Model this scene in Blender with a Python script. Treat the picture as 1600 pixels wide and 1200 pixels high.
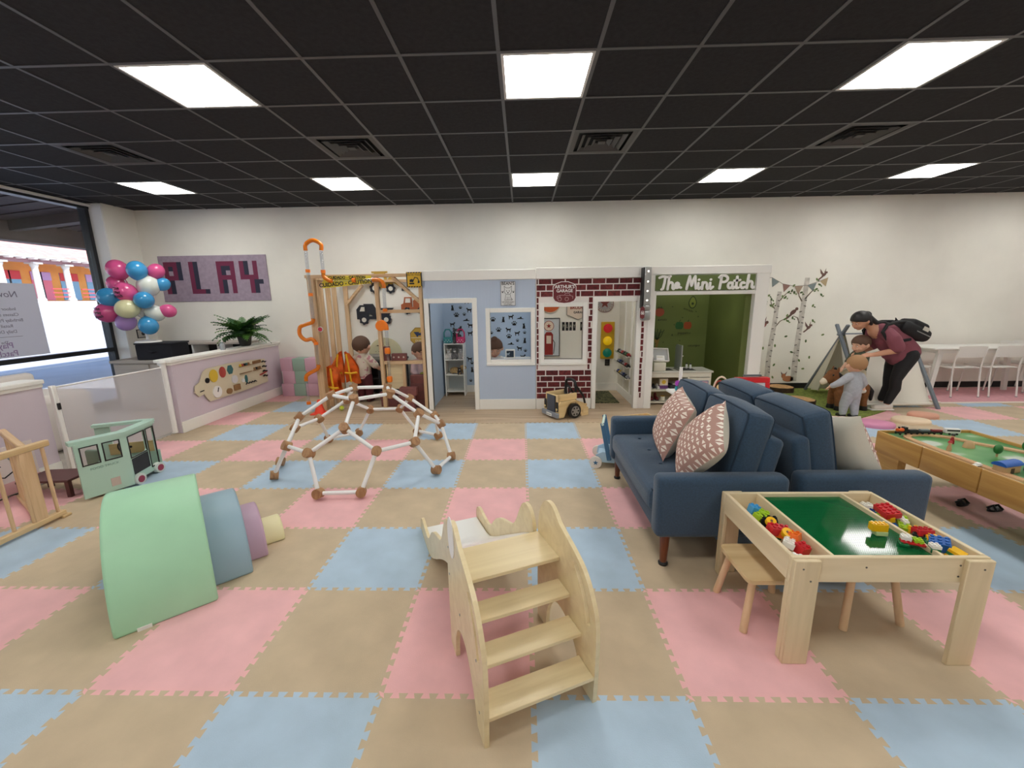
import bpy, bmesh, math, random
from mathutils import Vector, Matrix, Euler
from mathutils.geometry import tessellate_polygon
random.seed(7)
sc = bpy.context.scene
for o in list(bpy.data.objects): bpy.data.objects.remove(o)
COL = sc.collection
PI = math.pi
# ------------------------------------------------------------------ camera
cd = bpy.data.cameras.new('camera'); cam = bpy.data.objects.new('camera', cd); COL.objects.link(cam)
cd.sensor_fit = 'HORIZONTAL'; cd.sensor_width = 36; cd.lens = 638.92*36/1600; cd.clip_start = .02; cd.clip_end = 300
rt = Vector((0.9996150, 0.0237185, -0.0143950)); up = Vector((0.0092890, 0.2027885, 0.9791785)); fw = Vector((-0.0261438, 0.9789353, -0.2024901))
m = Matrix.Identity(4)
for r in range(3): m[r][0], m[r][1], m[r][2] = rt[r], up[r], -fw[r]
m[0][3], m[1][3], m[2][3] = 0, 0, 1.5378
cam.matrix_world = m; sc.camera = cam
# ------------------------------------------------------------------ world, sun, exposure
w = bpy.data.worlds.new('world'); sc.world = w; w.use_nodes = True
nt = w.node_tree; bg = nt.nodes['Background']; sky = nt.nodes.new('ShaderNodeTexSky')
sky.sky_type = 'NISHITA'; sky.sun_disc = False; sky.sun_elevation = math.radians(42); sky.sun_rotation = math.radians(100); sky.altitude = 100
nt.links.new(sky.outputs[0], bg.inputs[0]); bg.inputs[1].default_value = .42
sd = bpy.data.lights.new('sun', 'SUN'); sd.energy = 8; sd.angle = .009; sd.color = (1, .96, .9)
sun = bpy.data.objects.new('sun', sd); COL.objects.link(sun); sun.rotation_euler = Vector((-.75, .25, -.8)).to_track_quat('-Z', 'Y').to_euler()
sc.view_settings.view_transform = 'Standard'; sc.view_settings.look = 'None'; sc.view_settings.gamma = 1
sc.view_settings.use_curve_mapping = False; sc.view_settings.exposure = 0.0
PANEL = 20
# ------------------------------------------------------------------ materials
def lin(c):
    return tuple(((x/255)/12.92 if x/255 <= .04045 else ((x/255+.055)/1.055)**2.4) for x in c) + (1,)
MATS = {}
def mat(name, col, rough=.6, metal=0, var=0, scale=8, bump=0, bscale=60, spec=.5, emit=None, sheen=0, trans=0, alpha=None):
    if name in MATS: return MATS[name]
    M = bpy.data.materials.new(name); M.use_nodes = True; n = M.node_tree.nodes; l = M.node_tree.links
    b = n['Principled BSDF']; b.inputs['Base Color'].default_value = lin(col); b.inputs['Roughness'].default_value = rough
    b.inputs['Metallic'].default_value = metal; b.inputs['Specular IOR Level'].default_value = spec
    if sheen: b.inputs['Sheen Weight'].default_value = sheen
    if trans: b.inputs['Transmission Weight'].default_value = trans
    if emit: b.inputs['Emission Color'].default_value = lin(col); b.inputs['Emission Strength'].default_value = emit
    if var or bump: tc = n.new('ShaderNodeTexCoord')
    if var:
        no = n.new('ShaderNodeTexNoise'); no.inputs['Scale'].default_value = scale; no.inputs['Detail'].default_value = 5
        l.new(tc.outputs['Object'], no.inputs['Vector']); rp = n.new('ShaderNodeValToRGB')
        rp.color_ramp.elements[0].position = .3; rp.color_ramp.elements[1].position = .7
        rp.color_ramp.elements[0].color = lin([max(0, x*(1-var)) for x in col]); rp.color_ramp.elements[1].color = lin([min(255, x*(1+var*.6)) for x in col])
        l.new(no.outputs['Fac'], rp.inputs['Fac']); l.new(rp.outputs['Color'], b.inputs['Base Color'])
    if bump:
        nb = n.new('ShaderNodeTexNoise'); nb.inputs['Scale'].default_value = bscale; nb.inputs['Detail'].default_value = 3
        l.new(tc.outputs['Object'], nb.inputs['Vector']); bp = n.new('ShaderNodeBump'); bp.inputs['Strength'].default_value = bump; bp.inputs['Distance'].default_value = .004
        l.new(nb.outputs['Fac'], bp.inputs['Height']); l.new(bp.outputs['Normal'], b.inputs['Normal'])
    MATS[name] = M; return M
def wood(name, c1, c2, axis='x', scale=6, rough=.5, bump=.1):
    if name in MATS: return MATS[name]
    M = bpy.data.materials.new(name); M.use_nodes = True; n = M.node_tree.nodes; l = M.node_tree.links
    b = n['Principled BSDF']; b.inputs['Roughness'].default_value = rough
    tc = n.new('ShaderNodeTexCoord'); mp = n.new('ShaderNodeMapping'); l.new(tc.outputs['Object'], mp.inputs['Vector'])
    s = [scale*3]*3; s['xyz'.index(axis)] = scale*.22; mp.inputs['Scale'].default_value = s
    no = n.new('ShaderNodeTexNoise'); no.inputs['Scale'].default_value = 1; no.inputs['Detail'].default_value = 6; no.inputs['Distortion'].default_value = 1.2
    l.new(mp.outputs[0], no.inputs['Vector']); rp = n.new('ShaderNodeValToRGB')
    rp.color_ramp.elements[0].position = .32; rp.color_ramp.elements[1].position = .68
    rp.color_ramp.elements[0].color = lin(c1); rp.color_ramp.elements[1].color = lin(c2)
    l.new(no.outputs['Fac'], rp.inputs['Fac']); l.new(rp.outputs['Color'], b.inputs['Base Color'])
    if bump:
        bp = n.new('ShaderNodeBump'); bp.inputs['Strength'].default_value = bump; bp.inputs['Distance'].default_value = .002
        l.new(no.outputs['Fac'], bp.inputs['Height']); l.new(bp.outputs['Normal'], b.inputs['Normal'])
    MATS[name] = M; return M
def glass(name, tint=(255, 255, 255), gl=.06, rough=.02):
    if name in MATS: return MATS[name]
    M = bpy.data.materials.new(name); M.use_nodes = True; n = M.node_tree.nodes; l = M.node_tree.links
    n.remove(n['Principled BSDF']); t = n.new('ShaderNodeBsdfTransparent'); t.inputs[0].default_value = lin(tint)
    g = n.new('ShaderNodeBsdfGlossy'); g.inputs['Roughness'].default_value = rough
    mx = n.new('ShaderNodeMixShader'); mx.inputs[0].default_value = gl
    l.new(t.outputs[0], mx.inputs[1]); l.new(g.outputs[0], mx.inputs[2]); l.new(mx.outputs[0], n['Material Output'].inputs[0])
    MATS[name] = M; return M
def veil(name, col, opac):
    """thin woven mesh: partly see-through cloth"""
    if name in MATS: return MATS[name]
    M = bpy.data.materials.new(name); M.use_nodes = True; n = M.node_tree.nodes; l = M.node_tree.links
    n.remove(n['Principled BSDF']); t = n.new('ShaderNodeBsdfTransparent'); d = n.new('ShaderNodeBsdfDiffuse'); d.inputs[0].default_value = lin(col)
    tl = n.new('ShaderNodeBsdfTranslucent'); tl.inputs[0].default_value = lin(col); ad = n.new('ShaderNodeMixShader'); ad.inputs[0].default_value = .4
    l.new(d.outputs[0], ad.inputs[1]); l.new(tl.outputs[0], ad.inputs[2])
    mx = n.new('ShaderNodeMixShader'); mx.inputs[0].default_value = opac
    l.new(t.outputs[0], mx.inputs[1]); l.new(ad.outputs[0], mx.inputs[2]); l.new(mx.outputs[0], n['Material Output'].inputs[0])
    MATS[name] = M; return M
# ------------------------------------------------------------------ mesh builder
def rbev(sx, sy, sz, b, seg=2):
    bm = bmesh.new(); bmesh.ops.create_cube(bm, size=1)
    for v in bm.verts: v.co = Vector((v.co.x*sx, v.co.y*sy, v.co.z*sz))
    if b > 0: bmesh.ops.bevel(bm, geom=bm.edges[:], offset=min(b, .49*min(sx, sy, sz)), segments=seg, affect='EDGES', profile=.5)
    bm.verts.index_update(); vs = [v.co.copy() for v in bm.verts]; fs = [[v.index for v in f.verts] for f in bm.faces]; bm.free(); return vs, fs
class B:
    def __init__(s): s.v = []; s.f = []
    def add(s, vs, fs, M=None):
        o = len(s.v); s.v += [tuple(M @ Vector(v)) if M else tuple(v) for v in vs]; s.f += [[i+o for i in f] for f in fs]; return s
    def box(s, x0, y0, z0, x1, y1, z1, b=0, seg=1, M=None):
        vs, fs = rbev(abs(x1-x0), abs(y1-y0), abs(z1-z0), b, seg); c = Vector(((x0+x1)/2, (y0+y1)/2, (z0+z1)/2))
        return s.add([v+c for v in vs], fs, M)
    def bar(s, p0, p1, w, h, b=0, up=(0, 0, 1)):
        """rectangular bar from p0 to p1, w across, h along up"""
        p0, p1 = Vector(p0), Vector(p1); d = p1-p0; L = d.length; d.normalize(); u = Vector(up); r = d.cross(u)
        if r.length < 1e-4: r = d.cross(Vector((0, 1, 0)))
        r.normalize(); u = r.cross(d); M = Matrix((( d.x, r.x, u.x, 0), (d.y, r.y, u.y, 0), (d.z, r.z, u.z, 0), (0, 0, 0, 1))); M.translation = (p0+p1)/2
        vs, fs = rbev(L, w, h, b, 1); return s.add(vs, fs, M)
    def cyl(s, p0, p1, r0, r1=None, n=16, cap=True):
        r1 = r0 if r1 is None else r1; p0, p1 = Vector(p0), Vector(p1); d = (p1-p0).normalized()
        a = d.orthogonal().normalized(); c = d.cross(a); vs = []; fs = []
        for k in range(n):
            t = 2*PI*k/n; e = a*math.cos(t)+c*math.sin(t); vs += [p0+e*r0, p1+e*r1]
        for k in range(n): q = (k+1) % n; fs.append([2*k, 2*q, 2*q+1, 2*k+1])
        if cap: fs.append([2*k for k in range(n)][::-1]); fs.append([2*k+1 for k in range(n)])
        return s.add(vs, fs)
    def tube(s, pts, r, n=8, closed=False, radii=None):
        pts = [Vector(p) for p in pts]; N = len(pts); vs = []; fs = []; a = None
        for i, p in enumerate(pts):
            if closed: d = pts[(i+1) % N]-pts[i-1]
            else: d = pts[min(i+1, N-1)]-pts[max(i-1, 0)]
            d.normalize()
            if a is None: a = d.orthogonal()
            a = a-d*a.dot(d)
            if a.length < 1e-5: a = d.orthogonal()
            a.normalize(); c = d.cross(a); R = radii[i] if radii else r
            vs += [p+(a*math.cos(2*PI*k/n)+c*math.sin(2*PI*k/n))*R for k in range(n)]
        for i in range(N if closed else N-1):
            j = (i+1) % N
            for k in range(n): q = (k+1) % n; fs.append([i*n+k, i*n+q, j*n+q, j*n+k])
        if not closed: fs.append(list(range(n))[::-1]); fs.append([(N-1)*n+k for k in range(n)])
        return s.add(vs, fs)
    def prism(s, poly, a0, a1, axis='y', M=None):
        n = len(poly)
        mp = {'y': lambda p, a: (p[0], a, p[1]), 'x': lambda p, a: (a, p[0], p[1]), 'z': lambda p, a: (p[0], p[1], a)}[axis]
        ar = sum(poly[i][0]*poly[(i+1) % n][1]-poly[(i+1) % n][0]*poly[i][1] for i in range(n))
        if ar < 0: poly = poly[::-1]
        vs = [mp(p, a0) for p in poly]+[mp(p, a1) for p in poly]
        fs = [list(range(n))[::-1], [n+i for i in range(n)]]+[[i, (i+1) % n, n+(i+1) % n, n+i] for i in range(n)]
        if (axis == 'y') != (a1 < a0): fs = [f[::-1] for f in fs]
        return s.add(vs, fs, M)
    def holed(s, outer, holes, a0, a1, axis='y'):
        """extruded outline with holes"""
        loops = [len(P) for P in [outer]+holes]; co = [p for P in [outer]+holes for p in P]; n = len(co)
        fs = [list(t) for t in tessellate_polygon([[Vector((p[0], p[1], 0)) for p in P] for P in [outer]+holes])]
        mp = {'y': lambda p, a: (p[0], a, p[1]), 'x': lambda p, a: (a, p[0], p[1]), 'z': lambda p, a: (p[0], p[1], a)}[axis]
        out = [list(f) for f in fs]+[[n+i for i in f][::-1] for f in fs]; k = 0
        for L in loops:
            for i in range(L): q = (i+1) % L; out.append([k+i, k+q, n+k+q, n+k+i])
            k += L
        s.add([mp(p, a0) for p in co]+[mp(p, a1) for p in co], out)
        return s
    def disc(s, x, z, rx, y0, y1, rz=None, n=20, axis='y', rot=0):
        rz = rx if rz is None else rz; c, q = math.cos(rot), math.sin(rot); P = []
        for k in range(n):
            t = 2*PI*k/n; u, v = rx*math.cos(t), rz*math.sin(t); P.append((x+u*c-v*q, z+u*q+v*c))
        return s.prism(P, y0, y1, axis)
    def ell(s, c, r, nu=16, nv=10, M=None):
        if not hasattr(r, '__len__'): r = (r, r, r)
        vs = [(c[0], c[1], c[2]+r[2])]; fs = []
        for i in range(1, nv):
            t = PI*i/nv
            for k in range(nu):
                p = 2*PI*k/nu; vs.append((c[0]+r[0]*math.sin(t)*math.cos(p), c[1]+r[1]*math.sin(t)*math.sin(p), c[2]+r[2]*math.cos(t)))
        vs.append((c[0], c[1], c[2]-r[2])); L = len(vs)-1
        for k in range(nu):
            q = (k+1) % nu; fs.append([0, 1+k, 1+q]); fs.append([L, L-nu+q, L-nu+k])
            for i in range(nv-2): fs.append([1+i*nu+k, 1+(i+1)*nu+k, 1+(i+1)*nu+q, 1+i*nu+q])
        return s.add(vs, fs, M)
    def lathe(s, prof, c=(0, 0, 0), n=24, M=None):
        vs = []; fs = []; N = len(prof)
        for r, z in prof: vs += [(c[0]+r*math.cos(2*PI*k/n), c[1]+r*math.sin(2*PI*k/n), c[2]+z) for k in range(n)]
        for i in range(N-1):
            for k in range(n): q = (k+1) % n; fs.append([i*n+k, i*n+q, (i+1)*n+q, (i+1)*n+k])
        fs.append(list(range(n))[::-1]); fs.append([(N-1)*n+k for k in range(n)]); return s.add(vs, fs, M)
    def stroke(s, pts, w, y0, y1, axis='y', n=8):
        for (a, b), (c, d) in zip(pts, pts[1:]):
            if axis == 'y': y0 -= .00012
            else: y1 += .00012
            dx, dz = c-a, d-b; L = math.hypot(dx, dz) or 1e-6; px, pz = -dz/L*w/2, dx/L*w/2
            s.prism([(a+px, b+pz), (a-px, b-pz), (c-px, d-pz), (c+px, d+pz)], y0, y1, axis)
        for a, b in pts:
            if axis == 'y': y0 -= .00012
            else: y1 += .00012
            s.disc(a, b, w/2, y0, y1, n=n, axis=axis)
        return s
    def cone(s, p0, p1, r0, r1, n=12):
        """round cone: sphere swept from p0 to p1"""
        s.ell(p0, r0, n, 8); s.ell(p1, r1, n, 8); return s.cyl(p0, p1, r0, r1, n)
    def obj(s, name, m, parent=None, smooth=True, ang=.7, loc=None, rot=None, fix=False):
        me = bpy.data.meshes.new(name); me.from_pydata(s.v, [], s.f); me.validate(); me.update()
        if fix: bm = bmesh.new(); bm.from_mesh(me); bmesh.ops.recalc_face_normals(bm, faces=bm.faces[:]); bm.to_mesh(me); bm.free()
        if smooth: me.shade_smooth(); me.set_sharp_from_angle(angle=ang)
        return link(name, me, m, parent, loc, rot)
def link(name, me, m, parent=None, loc=None, rot=None):
    o = bpy.data.objects.new(name, me); COL.objects.link(o)
    if m is not None and me is not None and not me.materials: me.materials.append(m)
    if parent: o.parent = parent
    if loc: o.location = loc
    if rot: o.rotation_euler = rot
    return o
def tag(o, label=None, cat=None, group=None, kind=None):
    if label: o['label'] = label
    if cat: o['category'] = cat
    if group: o['group'] = group
    if kind: o['kind'] = kind
    return o
def thing(name, label, cat, loc=(0, 0, 0), rz=0, group=None, kind=None):
    o = bpy.data.objects.new(name, None); COL.objects.link(o); o.location = loc; o.rotation_euler = (0, 0, rz); o.empty_display_size = .1
    return tag(o, label, cat, group, kind)
def share(name, me, m, parent, loc=(0, 0, 0), rot=None):
    """one more object on shared mesh data with its own material"""
    o = bpy.data.objects.new(name, me); COL.objects.link(o); o.parent = parent; o.location = loc
    if rot: o.rotation_euler = rot
    if not me.materials: me.materials.append(m)
    o.material_slots[0].link = 'OBJECT'; o.material_slots[0].material = m; return o
def text_mesh(body, size, depth=.002, shear=0, align='CENTER', bold=0, xs=1):
    cu = bpy.data.curves.new('t', 'FONT'); cu.body = body; cu.size = size; cu.extrude = depth/2; cu.shear = shear; cu.align_x = align; cu.align_y = 'CENTER'; cu.offset = bold; cu.resolution_u = 3
    ob = bpy.data.objects.new('t', cu); COL.objects.link(ob); dg = bpy.context.evaluated_depsgraph_get(); dg.update()
    me = bpy.data.meshes.new_from_object(ob.evaluated_get(dg)); bpy.data.objects.remove(ob); bpy.data.curves.remove(cu)
    if xs != 1:
        for v in me.vertices: v.co.x *= xs
    me.materials.clear(); return me
def text(body, size, m, parent, loc, rot=(PI/2, 0, 0), name='lettering', **k):
    return link(name, text_mesh(body, size, **k), m, parent, loc, rot)
def organic(bm_b, name, m, parent, vox=.008, smooth=3, loc=None):
    """melt overlapping pieces into one continuous surface"""
    me = bpy.data.meshes.new(name); me.from_pydata(bm_b.v, [], bm_b.f); me.update()
    ob = bpy.data.objects.new(name, me); COL.objects.link(ob)
    r = ob.modifiers.new('r', 'REMESH'); r.mode = 'VOXEL'; r.voxel_size = vox
    if smooth: q = ob.modifiers.new('s', 'SMOOTH'); q.iterations = smooth; q.factor = .5
    dg = bpy.context.evaluated_depsgraph_get(); dg.update(); me2 = bpy.data.meshes.new_from_object(ob.evaluated_get(dg)); bpy.data.objects.remove(ob); bpy.data.meshes.remove(me)
    me2.materials.clear(); me2.shade_smooth(); return link(name, me2, m, parent, loc)
def copy_tree(o, parent=None):
    c = o.copy(); COL.objects.link(c); c.parent = parent
    for ch in list(o.children): copy_tree(ch, c)
    return c
# shared materials
WHITE = mat('white_paint', (245, 243, 238), .45); TRIM = mat('white_trim', (246, 244, 237), .4)
BLACK = mat('black_plastic', (18, 18, 20), .45); PINE = wood('pine', (196, 160, 118), (222, 190, 150), 'z', 7)
PINEX = wood('pine_x', (196, 160, 118), (222, 190, 150), 'x', 7); PLY = wood('birch_ply', (220, 200, 156), (235, 218, 176), 'x', 4, .34)
PLYEDGE = wood('ply_edge', (196, 160, 100), (222, 188, 128), 'z', 5, .45)
STEEL = mat('brushed_steel', (170, 172, 175), .3, 1)
# ================================================================== SETTING
T = .61; FX, FY = .0303, 1.331; CX, CY = -.1302, 2.8506; CZ = 3.015; BY = 6.83; XL, XR, YB = -6.45, 10.6, -4.6
MB = mat('mat_beige', (198, 178, 149), .75, var=.05, scale=5, bump=.15, bscale=220)
MP = mat('mat_pink', (236, 182, 183), .75, var=.04, scale=5, bump=.15, bscale=220)
ML = mat('mat_blue', (176, 198, 216), .75, var=.04, scale=5, bump=.15, bscale=220)
CONC = mat('grey_concrete', (178, 170, 158), .6, var=.12, scale=3)
floor = tag(B().box(XL, YB, -.2, XR, BY+.12, -.013).obj('floor', CONC), 'interlocking foam mats and wood planks over grey concrete', 'floor', kind='structure')
# --- one interlocking mat outline that tiles the plane
def edge():
    P = [(0, 0)]; n = 10; h = T/n; a = .011; d = .004
    for k in range(n):
        c = (k+.5)*h; P += [(c-h/4+d, -a), (c-h/4-d, a), (c+h/4+d, a), (c+h/4-d, -a)]
    return P
ED = edge()
OUT = [(x, y) for x, y in ED]+[(T+y, x) for x, y in ED]+[(x, T+y) for x, y in reversed(ED+[(T, 0)])][:-1]+[(y, x) for x, y in reversed(ED+[(T, 0)])][:-1]
def matmesh(): 
    b = B().prism(OUT, -.012, 0, 'z'); me = bpy.data.meshes.new('foam_mat'); me.from_pydata(b.v, [], b.f); me.update(); return me
MM = matmesh()
def mcol(i, j):
    if (i+j) % 2 == 0: return MB
    return MP if j % 2 == 0 else ML
for j in range(-1, 9):
    for i in range(-7, 15):
        if j >= 6 and -5 <= i <= 4: continue
        share('foam_mat', MM, mcol(i, j), floor, (FX+i*T, FY+j*T, 0))
far = B(); idx = []
for j in range(-9, -1):
    for i in range(-7, 15):
        n0 = len(far.f); far.prism([(x+FX+i*T, y+FY+j*T) for x, y in OUT], -.012, 0, 'z'); idx += [(MB, MP, ML).index(mcol(i, j))]*(len(far.f)-n0)
fo = far.obj('foam_mats_behind', MB, floor, smooth=False); fo.data.materials.append(MP); fo.data.materials.append(ML); fo['kind'] = 'stuff'
for p, q in zip(fo.data.polygons, idx): p.material_index = q
# --- vinyl planks in front of and inside the playhouses
VW = [wood('vinyl_%d' % k, c1, c2, 'x', 3.2, .42, .05) for k, (c1, c2) in enumerate([((168, 144, 116), (196, 172, 142)), ((158, 136, 110), (190, 166, 138)), ((176, 152, 124), (202, 180, 150)), ((164, 140, 114), (198, 176, 148))])]
r = 0; y = FY+6*T
while y < BY-.01:
    y2 = min(y+.168, BY); x = -3.02-((r*.47) % 1.2)
    while x < 3.08:
        a, b = max(x, -3.02), min(x+1.2, 3.08)
        if b-a > .02: B().box(a+.001, y+.001, -.012, b-.001, y2-.001, 0, .0015).obj('vinyl_plank', VW[(r*3+int(x*7)) % 4], floor)
        x += 1.2
    y = y2; r += 1
# --- walls
WB = mat('wall_cream', (243, 240, 230), .7, var=.025, scale=1.5, bump=.05, bscale=90)
wall_back = tag(B().box(XL-.2, BY, -.2, XR+.2, BY+.12, CZ+.2).obj('wall_back', WB), 'off white painted back wall', 'wall', kind='structure')
tag(B().box(XR, YB, -.2, XR+.12, BY, CZ+.2).obj('wall_right', WB), 'off white side wall', 'wall', kind='structure')
tag(B().box(XL-.2, YB-.12, -.2, XR+.2, YB, CZ+.2).obj('wall_rear', WB), 'off white wall behind the camera', 'wall', kind='structure')
tag(B().box(-6.47, 6.31, -.2, -6.2, BY, CZ+.2).obj('wall_left', WB), 'off white return wall beside shop window', 'wall', kind='structure')
BB = mat('baseboard_black', (16, 15, 15), .5)
tag(B().box(3.35, BY-.012, 0, XR, BY, .1, .002).obj('baseboard_back', BB), 'black vinyl baseboard along the back wall', 'baseboard', kind='structure')
tag(B().box(-6.2, BY-.012, 0, -4.3, BY, .1, .002).obj('baseboard_reception', BB), 'black vinyl baseboard behind the reception wall', 'baseboard', kind='structure')
# --- ceiling: dark tiles in a T-bar grid
CT = mat('ceiling_tile_black', (44, 44, 46), .9, var=.12, scale=30, bump=.4, bscale=160, spec=.25)
CG = mat('grid_grey', (82, 82, 84), .45)
ceiling = tag(B().box(XL-.3, YB-.1, CZ+.06, XR+.2, BY+.1, CZ+.25).obj('ceiling', mat('deck', (20, 20, 20), .9)), 'dark suspended ceiling of square tiles in a grid', 'ceiling', kind='structure')
lights = [(i, j) for j in (-8, -4, 0, 4) for i in (-8, -4, 0, 4, 8, 12) if not (i == -8 and j == 0 and False)]
vents = [(i, j) for j in (-6, -2, 2) for i in (-7, -3, 1, 5, 9)]
tm = bpy.data.meshes.new('ceiling_tile'); tb = B().box(.006, .006, .0, T-.006, T-.006, .015, .003); tm.from_pydata(tb.v, [], tb.f); tm.update()
rest = B(); i0, i1 = math.floor((XL-CX)/T), math.ceil((XR-CX)/T)
for j in range(-13, 7):
    for i in range(i0, i1):
        if (i, j) in lights or (i, j) in vents: continue
        X, Y = CX+i*T, CY+j*T
        if j >= -1 and X > -6.6 and X < 9.5 and abs(X) < 2+Y*1.5: share('ceiling_tile', tm, CT, ceiling, (X, Y, CZ+.004))
        else: rest.box(X+.006, Y+.006, CZ+.004, X+T-.006, Y+T-.006, CZ+.019)
ro = rest.obj('ceiling_tiles_beyond', CT, ceiling, smooth=False); ro['kind'] = 'stuff'
for i in range(i0, i1+1):
    X = CX+i*T
    if XL-.2 < X < XR: B().box(X-.012, YB, CZ, X+.012, BY, CZ+.006).obj('grid_bar', CG, ceiling, smooth=False)
for j in range(-12, 7):
    Y = CY+j*T
    if YB < Y < BY: B().box(XL-.2, Y-.012, CZ-.0005, XR, Y+.012, CZ+.0055).obj('grid_bar', CG, ceiling, smooth=False)
# --- light panels
EM = mat('light_diffuser', (255, 253, 248), .5, emit=PANEL); LF = mat('light_frame', (225, 225, 222), .4)
def where(i, j):
    col = {-8: 'far left column', -4: 'left column', 0: 'centre column', 4: 'right column', 8: 'second column from the right', 12: 'far right column'}
    row = {-8: 'rearmost row', -4: 'row above the camera', 0: 'near row', 4: 'row nearest the back wall'}
    return col[i]+', '+row[j]
pf = B(); 
for a in ((.014, .014, T-.014, .032), (.014, T-.032, T-.014, T-.014), (.014, .032, .032, T-.032), (T-.032, .032, T-.014, T-.032)): pf.box(a[0], a[1], -.004, a[2], a[3], .012)
pd = B().box(.032, .032, .0, T-.032, T-.032, .004)
PFm = None
for i, j in lights:
    t = thing('ceiling_light', 'square white ceiling light panel, '+where(i, j), 'ceiling light', (CX+i*T, CY+j*T, CZ), group='ceiling light panels')
    if PFm is None:
        a = pf.obj('frame', LF, t, smooth=False); b = pd.obj('diffuser', EM, t, smooth=False); PFm = (a.data, b.data)
    else: link('frame', PFm[0], LF, t); link('diffuser', PFm[1], EM, t)
# --- square diffuser vents
VM = mat('vent_grey', (70, 69, 68), .55); VD = mat('vent_dark', (8, 8, 8), .8)
def sq(b, h0, h1, z0, z1, c=T/2):
    """square ring, outer half-size h0 inner h1, sloping from z0 (outer) to z1 (inner)"""
    v = []
    for h, z in ((h0, z0), (h1, z1), (h1, z1+.004), (h0, z0+.004)): v += [(c-h, c-h, z), (c+h, c-h, z), (c+h, c+h, z), (c-h, c+h, z)]
    f = []
    for l in range(4):
        n = (l+1) % 4
        for k in range(4): q = (k+1) % 4; f.append([l*4+k, l*4+q, n*4+q, n*4+k])
    b.add(v, f)
VMm = []
names = {-7: 'nearest the shop window', -3: 'left of centre', 1: 'right of centre', 5: 'over the train table', 9: 'far right'}
rown = {2: 'near the back wall', -2: 'above the camera', -6: 'behind the camera'}
for i, j in vents:
    t = thing('ceiling_vent', 'square louvred ceiling vent '+names[i]+', '+rown[j], 'vent', (CX+i*T, CY+j*T, CZ), group='ceiling vents')
    if not VMm:
        b = B(); sq(b, .295, .245, 0, .002); VMm.append(('frame', VM, b.obj('frame', VM, t, smooth=False).data))
        for h in (.21, .15, .09):
            b = B(); sq(b, h, h-.035, -.006, .016); VMm.append(('louver', VM, b.obj('louver', VM, t, smooth=False).data))
        b = B().box(T/2-.035, T/2-.035, -.004, T/2+.035, T/2+.035, 0); VMm.append(('core', VM, b.obj('core', VM, t).data))
        b = B().box(.06, .06, .03, T-.06, T-.06, .034); VMm.append(('throat', VD, b.obj('throat', VD, t).data))
    else:
        for n, mm, me in VMm: link(n, me, mm, t)
# --- reception half walls
LAV = mat('lavender_paint', (216, 202, 212), .6, var=.02, scale=2)
def half(name, y0, y1, label, xf):
    t = thing(name, label, 'wall', (xf, y0, 0), kind='structure'); L = y1-y0
    B().box(-.13, 0, 0, 0, L, .86).obj('panel', LAV, t)
    B().box(-.17, -.04, .868, .04, L, .905, .006).obj('cap', TRIM, t); B().box(-.15, -.02, .835, .02, L, .868, .01, 2).obj('molding', TRIM, t)
    B().box(0, 0, 0, .016, L, .14, .004).obj('baseboard', TRIM, t); return t
half('wall_reception_far', 4.66, BY, 'lavender half wall with white cap carrying the fern', -4.14)
half('wall_reception_near', -1.2, 3.45, 'lavender half wall with white cap beside the wooden gate panel', -4.27)
# --- shop window
AL = mat('window_black', (30, 31, 34), .4); GL = glass('window_glass', (250, 252, 255), .04)
wn = thing('window_1', 'large black framed shop window on the left', 'window', (XL, 0, 0), kind='structure')
ys = [6.27, 4.72, 3.1, 1.5, -.1, -1.7, -3.3, -4.6]
for k, yy in enumerate(ys): B().box(-.06, yy-.035, 0, .06, yy+.035, 2.95, .004).obj('mullion', AL, wn)
for a, b in zip(ys, ys[1:]):
    B().box(-.05, b+.035, .83, .05, a-.035, .89, .004).obj('rail', AL, wn); B().box(-.05, b+.035, 0, .05, a-.035, .1, .004).obj('rail', AL, wn)
    B().box(-.006, b+.035, .1, .006, a-.035, .83).obj('pane', GL, wn); B().box(-.006, b+.035, .89, .006, a-.035, 2.93).obj('pane', GL, wn)
B().box(-.07, -4.6, 2.93, .07, 6.3, 2.965, .004).obj('head', AL, wn); B().box(-.1, -4.6, 2.965, .1, 6.3, 3.0, .004).obj('head_trim', WHITE, wn)
B().box(.0, 6.285, 0, .25, 6.31, 3.01).obj('jamb', WHITE, wn)
# --- outside: covered walk, sloping car park, arcade across the lot
GO = mat('asphalt_light', (186, 186, 190), .8, var=.06, scale=.5)
g = B(); g.add([(-6.6, -30, -.15), (-6.6, 70, -.15), (-13.2, 70, -.15), (-13.2, -30, -.15)], [[0, 1, 2, 3]])
tag(g.obj('sidewalk', mat('walk_concrete', (176, 176, 178), .8, var=.08, scale=.6)), 'concrete walk outside the shop window', 'sidewalk', kind='structure')
g = B(); g.add([(-13.2, -30, -.27), (-13.2, 70, -.27), (-29.5, 70, 1.85), (-29.5, -30, 1.85), (-60, -30, 1.9), (-60, 70, 1.9)], [[0, 1, 2, 3], [3, 2, 5, 4]])
tag(g.obj('parking_lot', GO), 'sunlit pale parking lot rising away outside', 'parking lot', kind='structure')
tag(B().box(-13.35, -30, -.3, -13.2, 70, -.13, .02).obj('kerb', mat('kerb_c', (190, 190, 190), .8)), 'concrete kerb at the edge of the covered walk', 'kerb', kind='structure')
BRN = wood('soffit_wood', (52, 36, 32), (70, 50, 44), 'y', 2, .7)
t = thing('porch_roof', 'dark brown timber porch roof with beams outside the window', 'roof', (-6.6, 0, 3.0), kind='structure')
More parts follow.
